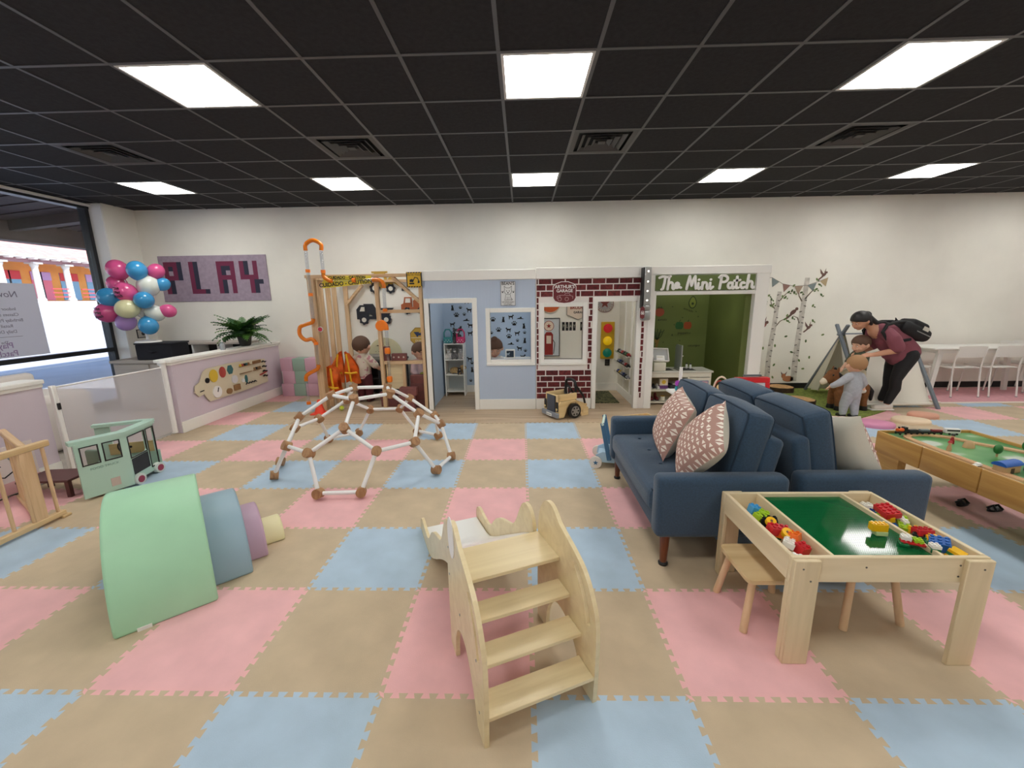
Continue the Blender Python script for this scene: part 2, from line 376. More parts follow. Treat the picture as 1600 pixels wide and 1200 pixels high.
b = B(); b.add([(0, -12, .55), (0, 30, .55), (-4.2, 30, .15), (-4.2, -12, .15), (0, -12, .7), (0, 30, .7), (-4.2, 30, .3), (-4.2, -12, .3)], [[0, 3, 2, 1], [4, 5, 6, 7], [0, 1, 5, 4], [2, 3, 7, 6], [1, 2, 6, 5], [3, 0, 4, 7]]); b.obj('deck', BRN, t, smooth=False)
B().box(-3.9, -12, -.16, -3.55, 30, .22, .01).obj('beam', BRN, t)
for k in range(14):
    yy = -6+k*2.4; B().bar((0, yy, .47), (-4.1, yy, .08), .16, .22).obj('rafter', BRN, t, smooth=False)
for k in range(60):
    yy = -8+k*.42; B().bar((-.05, yy, .545), (-4.15, yy, .145), .02, .02).obj('board_joint', BRN, t, smooth=False) if yy > 2 and yy < 16 else None
ORG = mat('stucco_orange', (226, 160, 84), .8, var=.05, scale=1); RT = mat('roof_tile_pink', (222, 150, 140), .8, var=.1, scale=3); RED = mat('red_paint', (205, 60, 70), .5)
t = thing('shopping_arcade', 'orange stucco arcade with white columns and red tiled roof across the lot', 'building', (-30, 0, 1.85), kind='structure')
B().box(-3.2, -5, 0, -3, 60, 2.7).obj('wall', ORG, t, smooth=False)
b = B(); b.add([(.5, -5, 2.62), (.5, 60, 2.62), (-6.5, 60, 5.2), (-6.5, -5, 5.2), (.5, -5, 2.74), (.5, 60, 2.74), (-6.5, 60, 5.32), (-6.5, -5, 5.32)], [[0, 3, 2, 1], [4, 5, 6, 7], [0, 1, 5, 4], [2, 3, 7, 6], [1, 2, 6, 5], [3, 0, 4, 7]]); b.obj('roof', RT, t, smooth=False)
b = B().box(-.25, -5, 2.32, .05, 60, 2.55); b.obj('beam', mat('beam_mauve', (140, 105, 110), .8), t, smooth=False)
for k in range(40):
    yy = 14+k*.62; B().box(-.6, yy, 2.5, .5, yy+.12, 2.62).obj('rafter', WHITE, t, smooth=False)
for k in range(12):
    yy = 16.6+k*1.78
    c = B().lathe([(.22, 0), (.22, .12), (.17, .2), (.16, 1.7), (.15, 2.05), (.2, 2.15), (.2, 2.25)], (-.1, yy, 0), 14).obj('column', mat('stone_pale', (200, 196, 190), .8), t); B().box(-.4, yy-.26, 2.25, .2, yy+.26, 2.36).obj('capital', MATS['stone_pale'], c)
    if k < 11:
        f = B().box(-3, yy+.3, .1, -2.96, yy+1.5, 2.0).obj('window', mat('shop_blue', (120, 170, 205), .3) if k % 3 else mat('shop_pink', (222, 120, 140), .5), t)
        B().box(-2.96, yy+.86, .1, -2.93, yy+.94, 2.0).obj('post', AL, f); B().box(-2.96, yy+.3, 1.45, -2.93, yy+1.5, 2.0).obj('awning_panel', RED if k % 2 else mat('shop_lilac', (190, 160, 215), .5), f)
    for z in (.25, .5, .75): B().box(.12, yy+.5, z, .16, yy+1.5, z+.05).obj('railing', RED, t, smooth=False) if k > 4 else None
# ================================================================== PLAYHOUSES
FRY = 5.66
def beadboard(name, col, pitch=.045):
    M = bpy.data.materials.new(name); M.use_nodes = True; n = M.node_tree.nodes; l = M.node_tree.links; b = n['Principled BSDF']
    b.inputs['Base Color'].default_value = lin(col); b.inputs['Roughness'].default_value = .5
    tc = n.new('ShaderNodeTexCoord'); sp = n.new('ShaderNodeSeparateXYZ'); l.new(tc.outputs['Object'], sp.inputs[0])
    m1 = n.new('ShaderNodeMath'); m1.operation = 'PINGPONG'; m1.inputs[1].default_value = pitch/2; l.new(sp.outputs['X'], m1.inputs[0])
    m2 = n.new('ShaderNodeMath'); m2.operation = 'GREATER_THAN'; m2.inputs[1].default_value = pitch*.06; l.new(m1.outputs[0], m2.inputs[0])
    bp = n.new('ShaderNodeBump'); bp.inputs['Strength'].default_value = .6; bp.inputs['Distance'].default_value = .004; l.new(m2.outputs[0], bp.inputs['Height']); l.new(bp.outputs[0], b.inputs['Normal']); return M
VB = beadboard('vet_blue', (192, 206, 226)); VS = mat('vet_side_blue', (186, 204, 224), .6)
def panel(t, x0, x1, z0, z1, holes, m, name='wall_panel', d=.06):
    """front wall with rectangular holes, cut into strips"""
    xs = sorted({x0, x1}|{h[0] for h in holes}|{h[1] for h in holes}); b = B()
    for a, c in zip(xs, xs[1:]):
        spans = sorted((h[2], h[3]) for h in holes if h[0] <= a+1e-6 and h[1] >= c-1e-6); z = z0
        for s0, s1 in spans:
            if s0-z > .001: b.box(a, 0, z, c, d, s0)
            z = s1
        if z1-z > .001: b.box(a, 0, z, c, d, z1)
    return b.obj(name, m, t, smooth=False)
def casing(t, x0, x1, z0, z1, w=.065, name='door_casing', sill=False, d0=-.018, d1=.075):
    """frame around an opening x0..x1, z0..z1 (inner size)"""
    b = B(); zz = z0 if not sill else z0-w
    b.box(x0-w, d0, zz, x0, d1, z1+w, .004); b.box(x1, d0, zz, x1+w, d1, z1+w, .004); b.box(x0, d0, z1, x1, d1, z1+w, .004)
    if sill: b.box(x0, d0, z0-w, x1, d1, z0, .004); b.box(x0-w, d0-.015, z0-w-.025, x1+w, d1, z0-w+.012, .004)
    return b.obj(name, TRIM, t)
# ---------------- veterinary clinic
vet = thing('vet_playhouse', 'pale blue beadboard playhouse front with open door and window', 'playhouse', (0, FRY, 0))
panel(vet, -1.34, .185, 0, 1.8, [(-1.275, -.68, 0, 1.5), (-.44, .12, .72, 1.365)], VB)
B().box(-1.345, -.025, 1.8, .19, .08, 1.93, .005).obj('header', TRIM, vet); B().box(-.615, -.014, 0, .185, 0, .15, .004).obj('baseboard', TRIM, vet)
casing(vet, -1.275, -.68, 0, 1.5); casing(vet, -.44, .12, .72, 1.365, .06, 'window_frame', True)
B().box(-1.34, .06, 0, -1.3, BY-FRY-.001, 1.93).obj('side_wall', VS, vet, smooth=False); B().box(.15, .06, 0, .17, BY-FRY-.001, 1.93).obj('side_wall', VS, vet, smooth=False)
vb = B().box(-1.3, BY-FRY-.03, 0, .15, BY-FRY-.002, 1.93).obj('back_panel', VS, vet, smooth=False)
B().box(-1.3, BY-FRY-.045, 0, .15, BY-FRY-.03, .12, .003).obj('baseboard', TRIM, vet)
SY0, SY1 = BY-FRY-.0325, BY-FRY-.03
def paw(x, z, s):
    b = B(); b.prism([(x-.5*s, z-.38*s), (x-.25*s, z-.5*s), (x+.25*s, z-.5*s), (x+.5*s, z-.38*s), (x+.42*s, z-.1*s), (x+.15*s, z+.12*s), (x-.15*s, z+.12*s), (x-.42*s, z-.1*s)], SY0, SY1)
    for dx, dz in ((-.55, .12), (-.2, .42), (.2, .42), (.55, .12)): b.disc(x+dx*s, z+dz*s, .14*s, SY0, SY1, .2*s, 10)
    return b.obj('paw_sticker', BLACK, vb, smooth=False)
DOG = [(-.5, .1), (-.55, .35), (-.42, .2), (-.3, .15), (.2, .18), (.3, .45), (.4, .35), (.55, .3), (.5, .18), (.35, .1), (.3, -.1), (.32, -.5), (.2, -.5), (.16, -.15), (-.25, -.12), (-.28, -.5), (-.4, -.5), (-.42, -.1)]
CAT = [(-.15, -.5), (-.45, -.5), (-.2, -.42), (-.2, -.1), (-.1, .15), (-.14, .5), (-.02, .36), (.1, .38), (.18, .5), (.2, .2), (.14, .1), (.22, -.2), (.25, -.5)]
LIE = [(-.8, -.25), (-.5, -.05), (-.1, .02), (.05, .3), (.15, .2), (.32, .22), (.25, .02), (.45, -.1), (.8, -.2), (.6, -.27)]
def sil(x, z, P, s, flip=1): return B().prism([(x+flip*a*s, z+c*s) for a, c in P], SY0, SY1).obj('animal_sticker', BLACK, vb, smooth=False)
for x, z in ((-.48, 1.22), (-.13, 1.15), (-.39, 1.05), (-.22, .94), (-1.08, 1.3), (-1.13, 1.01)): paw(x, z, .065)
for x, z in ((-.51, 1.0), (.04, 1.0), (-.08, .87), (.05, .7), (-.95, 1.31), (-1.01, 1.42), (-.88, .2), (-.85, .5)): paw(x, z, .042)
for k, (x, z) in enumerate(((-.31, 1.22), (.03, 1.11), (.04, .87), (-.85, .39), (-1.02, 1.08), (-1.14, 1.42))): sil(x, z, CAT, .095, 1-2*(k % 2))
for k, (x, z) in enumerate(((-.18, 1.26), (-.23, 1.05), (-.08, .99), (-.05, .74), (.01, .6), (-.87, 1.38), (-1.15, 1.15), (-.86, 1.13), (-.86, 1.0), (-.89, .57), (-.9, 1.52), (-.15, 1.4))): sil(x, z, DOG, .085, 1-2*(k % 2))
for k, (x, z) in enumerate(((-.03, 1.24), (-.19, .82), (-.92, 1.22), (-.5, 1.36))): sil(x, z, LIE, .075)
# ---------------- garage with printed brick
MOR = mat('mortar_white', (238, 232, 226), .7)
gar = thing('garage_playhouse', 'white playhouse front covered in dark red bricks with door and window', 'playhouse', (0, FRY, 0))
gp = panel(gar, .19, 1.7, 0, 1.8, [(.985+.04, 1.555, 0, 1.49), (.3, .83, .715, 1.43)], MOR)
B().box(.19, -.028, 1.8, 1.7, .08, 1.945, .005).obj('header', TRIM, gar); B().box(.19, -.014, 0, .96, 0, .14, .004).obj('baseboard', TRIM, gar)
casing(gar, 1.025, 1.555, 0, 1.49, .062); casing(gar, .3, .83, .715, 1.43, .055, 'window_frame', True, -.014)
BRK = [mat('brick_red_%d' % k, c, .75, var=.3, scale=26) for k, c in enumerate([(104, 34, 36), (92, 30, 32), (116, 46, 46), (98, 28, 32)])]
row = 0; z = .155; bh = .068; gap = .015; bl = .165
while z < 1.79:
    z1 = min(z+bh, 1.795); x = .2-((row*.57) % 1)*(bl+gap)
    while x < 1.665:
        spans = [(max(x, .2), min(x+bl, 1.66))]
        for hx0, hx1, hz0, hz1 in ((.225, .905, .6, 1.5), (.955, 1.625, -1, 1.56)):
            if z1 > hz0 and z < hz1:
                ns = []
                for a, c in spans:
                    if c <= hx0 or a >= hx1: ns.append((a, c)); continue
                    if a < hx0: ns.append((a, hx0))
                    if c > hx1: ns.append((hx1, c))
                spans = ns
        for a, c in spans:
            if c-a > .012:
                B().box(a, -.004, z, c, 0, z1).obj('brick', BRK[random.randrange(4)], gp, smooth=False)
        x += bl+gap
    z += bh+gap; row += 1
GW = mat('garage_wall_cream', (226, 222, 208), .6)
B().box(.172, .06, 0, .19, BY-FRY-.001, 1.93).obj('side_wall', GW, gar, smooth=False); B().box(1.6, .06, 0, 1.66, BY-FRY-.001, 1.93).obj('side_wall', GW, gar, smooth=False)
B().box(1.585, .08, 0, 1.6, BY-FRY-.01, .13, .003).obj('baseboard', TRIM, gar); B().box(.19, BY-FRY-.018, 0, 1.585, BY-FRY-.002, .13, .003).obj('baseboard', TRIM, gar)
for y in (.35, .72): B().box(1.588, y, .13, 1.6, y+.04, 1.9).obj('batten', TRIM, gar)
# ---------------- mini patch market
GRN = mat('olive_wall', (98, 110, 52), .65, var=.04, scale=2)
mk = thing('market_playhouse', 'white framed market playhouse front with olive green room inside', 'playhouse', (0, FRY, 0))
panel(mk, 1.7, 3.27, 0, 1.93, [(1.79, 3.1, 0, 1.575)], TRIM)
B().box(1.7, -.02, 0, 1.8, 0, 1.93, .004).obj('corner_trim', TRIM, mk); B().box(1.7, -.026, 1.83, 3.28, .0, 1.936, .004).obj('header', TRIM, mk); B().box(1.79, -.024, 1.565, 3.1, .07, 1.615, .004).obj('lintel', TRIM, mk)
B().box(3.1, -.022, 0, 3.27, 0, 1.93, .004).obj('corner_trim', TRIM, mk)
B().box(1.68, .06, 0, 1.74, BY-FRY-.001, 1.93).obj('side_wall', GRN, mk, smooth=False); B().box(3.02, .06, 0, 3.2, BY-FRY-.001, 1.93).obj('side_wall', GRN, mk, smooth=False)
B().box(3.2, .06, 0, 3.27, BY-FRY-.001, 1.93).obj('outer_wall', WB, mk, smooth=False)
mb = B().box(1.74, BY-FRY-.02, 0, 3.02, BY-FRY-.002, 1.93).obj('back_panel', GRN, mk, smooth=False)
GB = mat('board_green', (96, 112, 58), .6)
sg = thing('market_sign', 'green signboard with white brush script lettering above the market', 'sign', (2.425, FRY, 1.72))
B().box(-.65, -.035, -.1, .65, -.022, .1, .002).obj('board', GB, sg)
def script(P, x, z, s, w, parent, m, y0=-.05, y1=-.035):
    b = B()
    for st in P: b.stroke([(x+a*s, z+c*s) for a, c in st], w, y0, y1)
    return b.obj('lettering', m, parent)
def arc(cx, cz, rx, rz, a0, a1, n=9): return [(cx+rx*math.cos(math.radians(a0+(a1-a0)*k/(n-1))), cz+rz*math.sin(math.radians(a0+(a1-a0)*k/(n-1)))) for k in range(n)]
SC = {
 'T': ([[(0, .9), (.25, 1), (.6, .95), (.85, 1.0)], [(.45, .97), (.4, .5), (.3, .05), (.2, 0)]], .62),
 'h': ([[(.12, 1), (.08, .5), (.04, 0)], [(.06, .3)]+arc(.27, .36, .16, .18, 160, 0)+[(.42, .1), (.5, .02), (.58, .1)]], .56),
 'e': ([[(.05, .28), (.3, .32)]+arc(.2, .3, .14, .2, 10, 330)+[(.5, .12)]], .48),
 'M': ([[(0, 0), (.08, .5), (.2, .98), (.32, .4), (.36, .25), (.5, .7), (.62, .98), (.66, .4), (.72, .04), (.84, .1)]], .86),
 'i': ([[(.05, .45), (.03, .1), (.12, 0), (.28, .15)], [(.08, .7), (.09, .71)]], .3),
 'n': ([[(.04, .5), (.02, 0)], [(.03, .25)]+arc(.22, .32, .16, .18, 160, 0)+[(.37, .1), (.45, 0), (.55, .12)]], .56),
 'P': ([[(.12, 1), (.08, .5), (.02, 0)], [(-.05, .85), (.12, 1)]+arc(.3, .75, .3, .25, 95, -110)], .62),
 'a': ([arc(.2, .24, .17, .22, 40, 340), [(.37, .45), (.36, .1), (.45, 0), (.55, .12)]], .55),
 't': ([[(.14, .9), (.1, .3), (.14, .02), (.28, .05)], [(-.05, .6), (.36, .64)]], .38),
 'c': ([arc(.2, .24, .17, .22, 50, 320)+[(.5, .12)]], .46)}
x = -.605
for ch in 'The Mini Patch':
    if ch == ' ': x += .075; continue
    P, adv = SC[ch]; script(P, x, -.082, .168, .031, sg, WHITE); x += adv*.152+.0115
# produce decals on the olive wall
DY0, DY1 = BY-FRY-.023, BY-FRY-.02
def decal(parent, name, m, fn): b = B(); fn(b); return b.obj(name, m, parent, smooth=False)
TOM = mat('decal_tomato', (150, 70, 44), .7); AVO = mat('decal_avocado', (120, 132, 52), .7); AVD = mat('decal_dark_green', (44, 62, 26), .7); PEPG = mat('decal_pepper_green', (40, 92, 44), .7)
decal(mb, 'tomato_decal', TOM, lambda b: b.disc(2.24, 1.3, .075, DY0, DY1, .07)); decal(mb, 'tomato_leaf', AVD, lambda b: [b.disc(2.24+.03*math.cos(a), 1.365+.012*math.sin(a), .02, DY0-.001, DY1, .006, 8, rot=a) for a in (0, 1, 2, 3)])
decal(mb, 'avocado_decal', AVD, lambda b: b.prism([(2.76+.066*math.cos(t)*(1-.28*max(0, math.sin(t))), 1.45+.1*math.sin(t)) for t in [k*PI/12 for k in range(24)]], DY0, DY1))
decal(mb, 'avocado_flesh', AVO, lambda b: b.prism([(2.76+.052*math.cos(t)*(1-.28*max(0, math.sin(t))), 1.45+.084*math.sin(t)) for t in [k*PI/12 for k in range(24)]], DY0-.001, DY0))
decal(mb, 'avocado_stone', AVD, lambda b: b.disc(2.76, 1.43, .02, DY0-.002, DY0-.001))
for x, mm in ((2.57, PEPG), (2.705, mat('decal_pepper_red', (156, 74, 34), .7))):
    decal(mb, 'pepper_decal', mm, lambda b: [b.disc(x+dx, 1.08, .036, DY0-.0002*k, DY1, .06) for k, dx in enumerate((-.028, 0, .028))]); decal(mb, 'pepper_stalk', AVD, lambda b: b.stroke([(x, 1.14), (x+.005, 1.16), (x+.015, 1.17)], .008, DY0-.001, DY1))
DK = mat('decal_ink', (30, 36, 20), .7)
for s, x, z, q in (('tomato', 2.29, 1.18, .05), ('avocado', 2.7, 1.33, .05), ('peppers', 2.64, .96, .055), ('cucumber', 2.83, .75, .05)):
    text(s, q, DK, mb, (x, DY0, z), (PI/2, .35 if s == 'avocado' else 0, 0), 'decal_word', depth=.001)
for k in range(16):
    x, z = 2.15+random.random()*.75, .6+random.random()*.9
    decal(mb, 'leaf_decal', AVD, lambda b: b.disc(x, z, .013, DY0, DY1, .006, 8, rot=random.random()*3))
for k in range(9): decal(mb, 'carrot_top_decal', AVD, lambda b: b.stroke([(2.22, .85), (2.16+k*.015, .92+.05*math.sin(k*2)), (2.12+k*.026, 1.0+.03*math.cos(k*3))], .01, DY0, DY1))
decal(mb, 'carrot_decal', mat('decal_carrot', (128, 100, 40), .7), lambda b: b.prism([(2.18, .86), (2.26, .86), (2.22, .66)], DY0, DY1))
# ---------------- signs on the fronts
sg = thing('clinic_sign', 'white clinic sign with line drawing of a sitting dog above the blue window', 'sign', (-.187, FRY, 1.615)); INK = mat('ink_black', (25, 25, 28), .6)
B().box(-.1, -.012, -.16, .1, -.001, .16, .003).obj('board', mat('sign_white', (235, 236, 236), .4), sg)
bb = B()
for a in ((-.1, -.16, .1, -.154), (-.1, .154, .1, .16), (-.1, -.154, -.094, .154), (.094, -.154, .1, .154)): bb.box(a[0], -.015, a[1], a[2], -.001, a[3])
bb.obj('border', mat('sign_grey', (120, 124, 130), .5), sg)
text("BEAN'S", .055, INK, sg, (0, -.014, .132), depth=.002, bold=.001); text('VETERINARY', .03, INK, sg, (0, -.014, -.112), depth=.002); text('CLINIC', .036, INK, sg, (0, -.014, -.141), depth=.002)
b = B()
for P in ([(-.05, .1), (-.045, .055), (-.052, .03), (-.035, .0), (-.015, -.012), (.015, -.012), (.035, 0), (.052, .03), (.045, .055), (.05, .1), (.022, .075), (-.022, .075), (-.05, .1)], [(-.03, -.015), (-.036, -.05), (-.045, -.085), (.045, -.085), (.036, -.05), (.03, -.015)], [(-.012, -.04), (-.012, -.085)], [(.012, -.04), (.012, -.085)], [(-.008, .012), (0, .004), (.008, .012)], [(.045, -.06), (.06, -.08), (.045, -.088)]): b.stroke(P, .0045, -.014, -.012)
for x in (-.018, .018): b.disc(x, .035, .006, -.014, -.012)
b.disc(0, .014, .006, -.0145, -.012)
for x in (-.073, .073):
    b.disc(x, .018, .01, -.014, -.012, .008)
    for d in (-.01, 0, .01): b.disc(x+d, .031, .004, -.014, -.012)
b.obj('dog_drawing', INK, sg, smooth=False)
MAR = mat('sign_maroon', (112, 34, 40), .5); sg = thing('garage_sign', 'maroon rounded garage sign with white rim on the bricks', 'sign', (.573, FRY, 1.618))
def badge(w, h): return [(-w, h*.55), (-w*.8, h*.8), (-w*.55, h*.9), (-w*.3, h*1), (w*.3, h*1), (w*.55, h*.9), (w*.8, h*.8), (w, h*.55), (w, -h*.5), (w*.85, -h*.78), (w*.5, -h*.94), (0, -h), (-w*.5, -h*.94), (-w*.85, -h*.78), (-w, -h*.5)]
B().prism(badge(.157, .145), -.022, -.006).obj('rim', WHITE, sg, smooth=False); B().prism(badge(.149, .137), -.024, -.022).obj('board', MAR, sg, smooth=False)
text("ARTHUR'S", .063, WHITE, sg, (0, -.026, .075), depth=.003, bold=.0012, xs=.92); text('GARAGE', .056, WHITE, sg, (0, -.026, .022), depth=.003, bold=.0012)
b = B(); PK = mat('sign_pale', (190, 150, 150), .5)
for P in ([(-.1, -.08), (-.1, -.05), (-.06, -.035), (.0, -.035), (.01, -.01), (.06, -.01), (.08, -.04), (.11, -.05), (.11, -.08)], [(-.06, -.035), (-.06, -.07)], [(.01, -.035), (.08, -.04)]): b.stroke(P, .006, -.026, -.024)
for x in (-.065, .03): b.stroke(arc(x, -.085, .024, .024, 0, 360, 13), .006, -.026, -.024)
b.obj('car_drawing', PK, sg, smooth=False)
sg = thing('route_sign', 'tall silver marquee arrow sign with bulbs and number 66 at the garage corner', 'sign', (1.63, FRY, 1.24)); SIL = mat('silver_metal', (168, 168, 166), .35, .8)
B().box(-.05, -.13, .16, -.03, -.025, .68, .003).obj('face', BLACK, sg); B().box(-.03, -.14, .2, .055, -.022, .685, .004).obj('body', SIL, sg); B().box(-.045, -.16, .0, .065, -.022, .13, .02, 2).obj('lamp_housing', SIL, sg); B().box(-.035, -.15, .13, .06, -.022, .2, .01, 2).obj('collar', SIL, sg)
for z in (.26, .38, .5, .63): B().ell((.012, -.142, z), .012, 10, 6).obj('bulb', mat('bulb_warm', (255, 250, 235), .3, emit=2), sg)
B().prism([(-.075, .04), (-.045, .02), (-.02, .04), (-.02, .16), (-.045, .185), (-.075, .16)], -.168, -.155).obj('shield', MAR, sg, smooth=False); text('66', .075, WHITE, sg, (-.047, -.17, .1), depth=.003, xs=.55, bold=.001)
# ---------------- inside the garage
gs = thing('gas_pump_poster', 'black framed poster of a red vintage fuel pump in the garage', 'poster', (.42, BY, .92)); PW = mat('poster_paper', (206, 212, 216), .5); PR = mat('pump_red', (150, 42, 36), .5); PC = mat('pump_cream', (232, 214, 196), .5)
B().box(-.19, -.02, -.31, .19, -.002, .3).obj('paper', PW, gs); b = B()
for a in ((-.2, -.32, .2, -.31), (-.2, .3, .2, .31), (-.2, -.31, -.19, .3), (.19, -.31, .2, .3)): b.box(a[0], -.03, a[1], a[2], -.002, a[3])
b.obj('frame', BLACK, gs)
B().prism([(-.05, -.3), (.09, -.3), (.09, .04), (.06, .08), (-.02, .08), (-.05, .04)], -.022, -.02).obj('pump_body', PR, gs, smooth=False); B().box(-.02, -.024, -.11, .06, -.022, .02).obj('pump_window', PC, gs)
B().disc(.02, .18, .085, -.023, -.02).obj('pump_globe', PR, gs); B().disc(.02, .18, .076, -.024, -.023).obj('globe_ring', PC, gs)
def star(x, z, r, y0, y1): return B().prism([(x+(r if k % 2 == 0 else r*.42)*math.sin(k*PI/5), z+(r if k % 2 == 0 else r*.42)*math.cos(k*PI/5)) for k in range(10)], y0, y1)
star(.02, .18, .042, -.026, -.024).obj('globe_star', PR, gs, smooth=False); B().tube([(.09, -.021, -.05), (.12, -.021, -.1), (.11, -.021, -.2), (.1, -.021, -.28)], .006, 6).obj('hose', BLACK, gs)
o = thing('tin_sign', 'round orange tin sign half hidden above the pump poster', 'sign', (.46, BY, 1.5)); B().disc(0, 0, .19, -.014, -.004, n=32).obj('rim', PC, o); B().disc(0, 0, .175, -.018, -.014, n=32).obj('disc', mat('tin_orange', (196, 92, 44), .5), o)
o = thing('service_sign', 'shield shaped garage sign with red and dark lettering on cream', 'sign', (.92, BY, 1.36)); P = [(-.18, .08), (.18, .08), (.18, -.08), (0, -.16), (-.18, -.08)]
B().prism([(a*1.06, c*1.06) for a, c in P], -.012, -.004).obj('rim', mat('tin_grey', (130, 128, 120), .5), o, smooth=False); B().prism(P, -.015, -.012).obj('board', PC, o, smooth=False); text('BRUDGE', .07, PR, o, (0, -.017, .03), depth=.002, bold=.002); text('GARAGE', .05, INK, o, (.02, -.017, -.045), depth=.002, bold=.001)
for k, ch in enumerate('PLAY PARK'):
    if ch == ' ': continue
    o = thing('letter_plate', 'small black plate with letter %s, %s in the garage' % (ch, ('first of the left word', 'second of the left word', 'third of the left word', 'last of the left word', '', 'first of the right word', 'second of the right word', 'third of the right word', 'last of the right word')[k]), 'letter plate', (.68+k*.06, BY, 1.09), group='black letter plates')
    B().box(-.021, -.01, -.07, .021, -.001, .07, .002).obj('plate', BLACK, o); text(ch, .075, mat('plate_cream', (214, 206, 180), .6), o, (0, -.0115, 0), depth=.001, xs=.6)
o = thing('star_sign', 'round grey tin sign with dark red star in the garage', 'sign', (1.35, BY, 1.45)); B().disc(0, 0, .145, -.012, -.003, n=32).obj('rim', mat('tin_maroon', (126, 58, 54), .6), o); B().disc(0, 0, .138, -.014, -.012, n=32).obj('ring', mat('tin_pale', (188, 182, 176), .6), o); B().disc(0, 0, .1, -.016, -.014, n=32).obj('disc', mat('tin_mid', (170, 166, 166), .6), o); star(0, .005, .085, -.018, -.016).obj('star', MATS['tin_maroon'], o, smooth=False)
for k in range(10): a = PI+(k+.5)*PI/10; text('GARAGE SERV'[k], .035, MATS['tin_maroon'], o, (.12*math.cos(a), -.0155, .12*math.sin(a)), (PI/2, -(a-1.5*PI), 0), 'rim_letter', depth=.001)
o = thing('traffic_light', 'yellow toy traffic light with red, yellow and green lamps', 'traffic light', (1.41, BY, .545)); B().box(-.11, -.03, 0, .11, -.002, .61, .008).obj('housing', mat('traffic_yellow', (205, 165, 28), .45), o)
for z, c, n in ((.505, (190, 30, 40), 'red'), (.3, (240, 196, 20), 'yellow'), (.1, (14, 104, 84), 'green')): B().ell((0, -.03, z), (.075, .05, .075), 20, 12).obj('lamp', mat('lamp_'+n, c, .15, emit=.25), o)['label'] = n+' lamp'
o = thing('wall_outlet', 'black wall outlet below the toy traffic light', 'outlet', (1.42, BY, .48)); B().box(-.04, -.008, -.055, .04, -.001, .055, .003).obj('plate', BLACK, o); B().box(-.017, -.011, .008, .017, -.008, .036).obj('socket', mat('socket', (50, 50, 52), .4), o); B().box(-.017, -.011, -.036, .017, -.008, -.008).obj('socket', MATS['socket'], o)
def camo():
    M = bpy.data.materials.new('camo'); M.use_nodes = True; n = M.node_tree.nodes; l = M.node_tree.links; b = n['Principled BSDF']; b.inputs['Roughness'].default_value = .9
    tc = n.new('ShaderNodeTexCoord'); v = n.new('ShaderNodeTexVoronoi'); v.inputs['Scale'].default_value = 14; no = n.new('ShaderNodeTexNoise'); no.inputs['Scale'].default_value = 9; l.new(tc.outputs['Object'], no.inputs[0]); l.new(no.outputs['Color'], v.inputs[0])
    rp = n.new('ShaderNodeValToRGB'); rp.color_ramp.interpolation = 'CONSTANT'; cs = [(38, 44, 28), (78, 84, 48), (120, 116, 78), (56, 50, 34)]
    rp.color_ramp.elements[0].color = lin(cs[0]); rp.color_ramp.elements[1].position = .35; rp.color_ramp.elements[1].color = lin(cs[1])
    for p, c in ((.55, cs[2]), (.75, cs[3])): e = rp.color_ramp.elements.new(p); e.color = lin(c)
    l.new(v.outputs['Color'], rp.inputs[0]); l.new(rp.outputs[0], b.inputs['Base Color']); return M
tag(B().box(.55, 5.95, .0005, 1.44, 6.74, .012, .003).obj('camouflage_rug', camo()), 'dark green camouflage patterned rug on the garage floor', 'rug')
# toy cars on rail shelves
CC = [(170, 40, 40), (40, 60, 120), (200, 190, 180), (30, 30, 34), (190, 150, 40), (60, 110, 70), (150, 150, 155), (120, 60, 40)]; CN = ['red', 'dark blue', 'cream', 'black', 'yellow', 'green', 'silver', 'brown']
places = ['highest', 'middle', 'lowest']
for s, z in enumerate((.69, .53, .36)):
    sh = thing('car_shelf', '%s narrow white wall rail holding toy cars in the garage' % places[s], 'shelf', (1.6, 5.96, z), group='toy car rails')
    B().box(-.09, 0, -.008, 0, .72, 0, .002).obj('shelf_board', TRIM, sh); B().box(-.094, 0, -.008, -.088, .72, .022, .001).obj('lip', glass('acrylic', (240, 240, 235), .1), sh)
    for k in range(6):
        ci = (s*3+k*5+k//2) % 8; t = thing('toy_car', '%s toy car, %s from the door on the %s garage rail' % (CN[ci], ['first', 'second', 'third', 'fourth', 'fifth', 'sixth'][k], places[s]), 'toy car', (1.556, 6.0+k*.115, z), group='toy cars on the garage rails')
        mm = mat('car_'+CN[ci], CC[ci], .3); B().box(-.026, -.045, .012, .026, .045, .032, .008, 2).box(-.021, -.022, .03, .021, .026, .05, .009, 2).obj('body', mm, t)
        for dx in (-.022, .022):
            for dy in (-.028, .028): B().cyl((dx-.006, dy, .011), (dx+.006, dy, .011), .011, n=10).obj('wheel', BLACK, t)
# ================================================================== CONSTRUCTION PLAY FRAME
cf = thing('construction_frame', 'open timber stud play frame beside the blue playhouse', 'play frame', (-2.88, 5.66, 0))
def stud(p0, p1, w=.042, h=.09, up=(1, 0, 0), name='stud', m=None): return B().bar(p0, p1, w, h, .002, up).obj(name, m or PINE, cf)
for y in (.02, .09): stud((0, y, 0), (0, y, 1.84), .04, .09)
for y in (.27, .5, .7, 1.12): stud((0, y, 0), (0, y, 1.84), .04, .065)
B().box(-.05, 0, 1.84, .05, 1.16, 1.88, .002).obj('side_plate', PINE, cf); B().box(-.06, -.02, 1.86, 1.52, .07, 1.9, .002).obj('top_beam', PINEX, cf)
stud((.9, .025, 0), (.9, .025, 1.86), .06, .05); stud((1.5, .025, 0), (1.5, .025, 1.86), .06, .045)
for z in (1.4, .69): B().box(.93, -.01, z-.022, 1.478, .09, z+.022, .002).obj('rail', PINEX, cf)
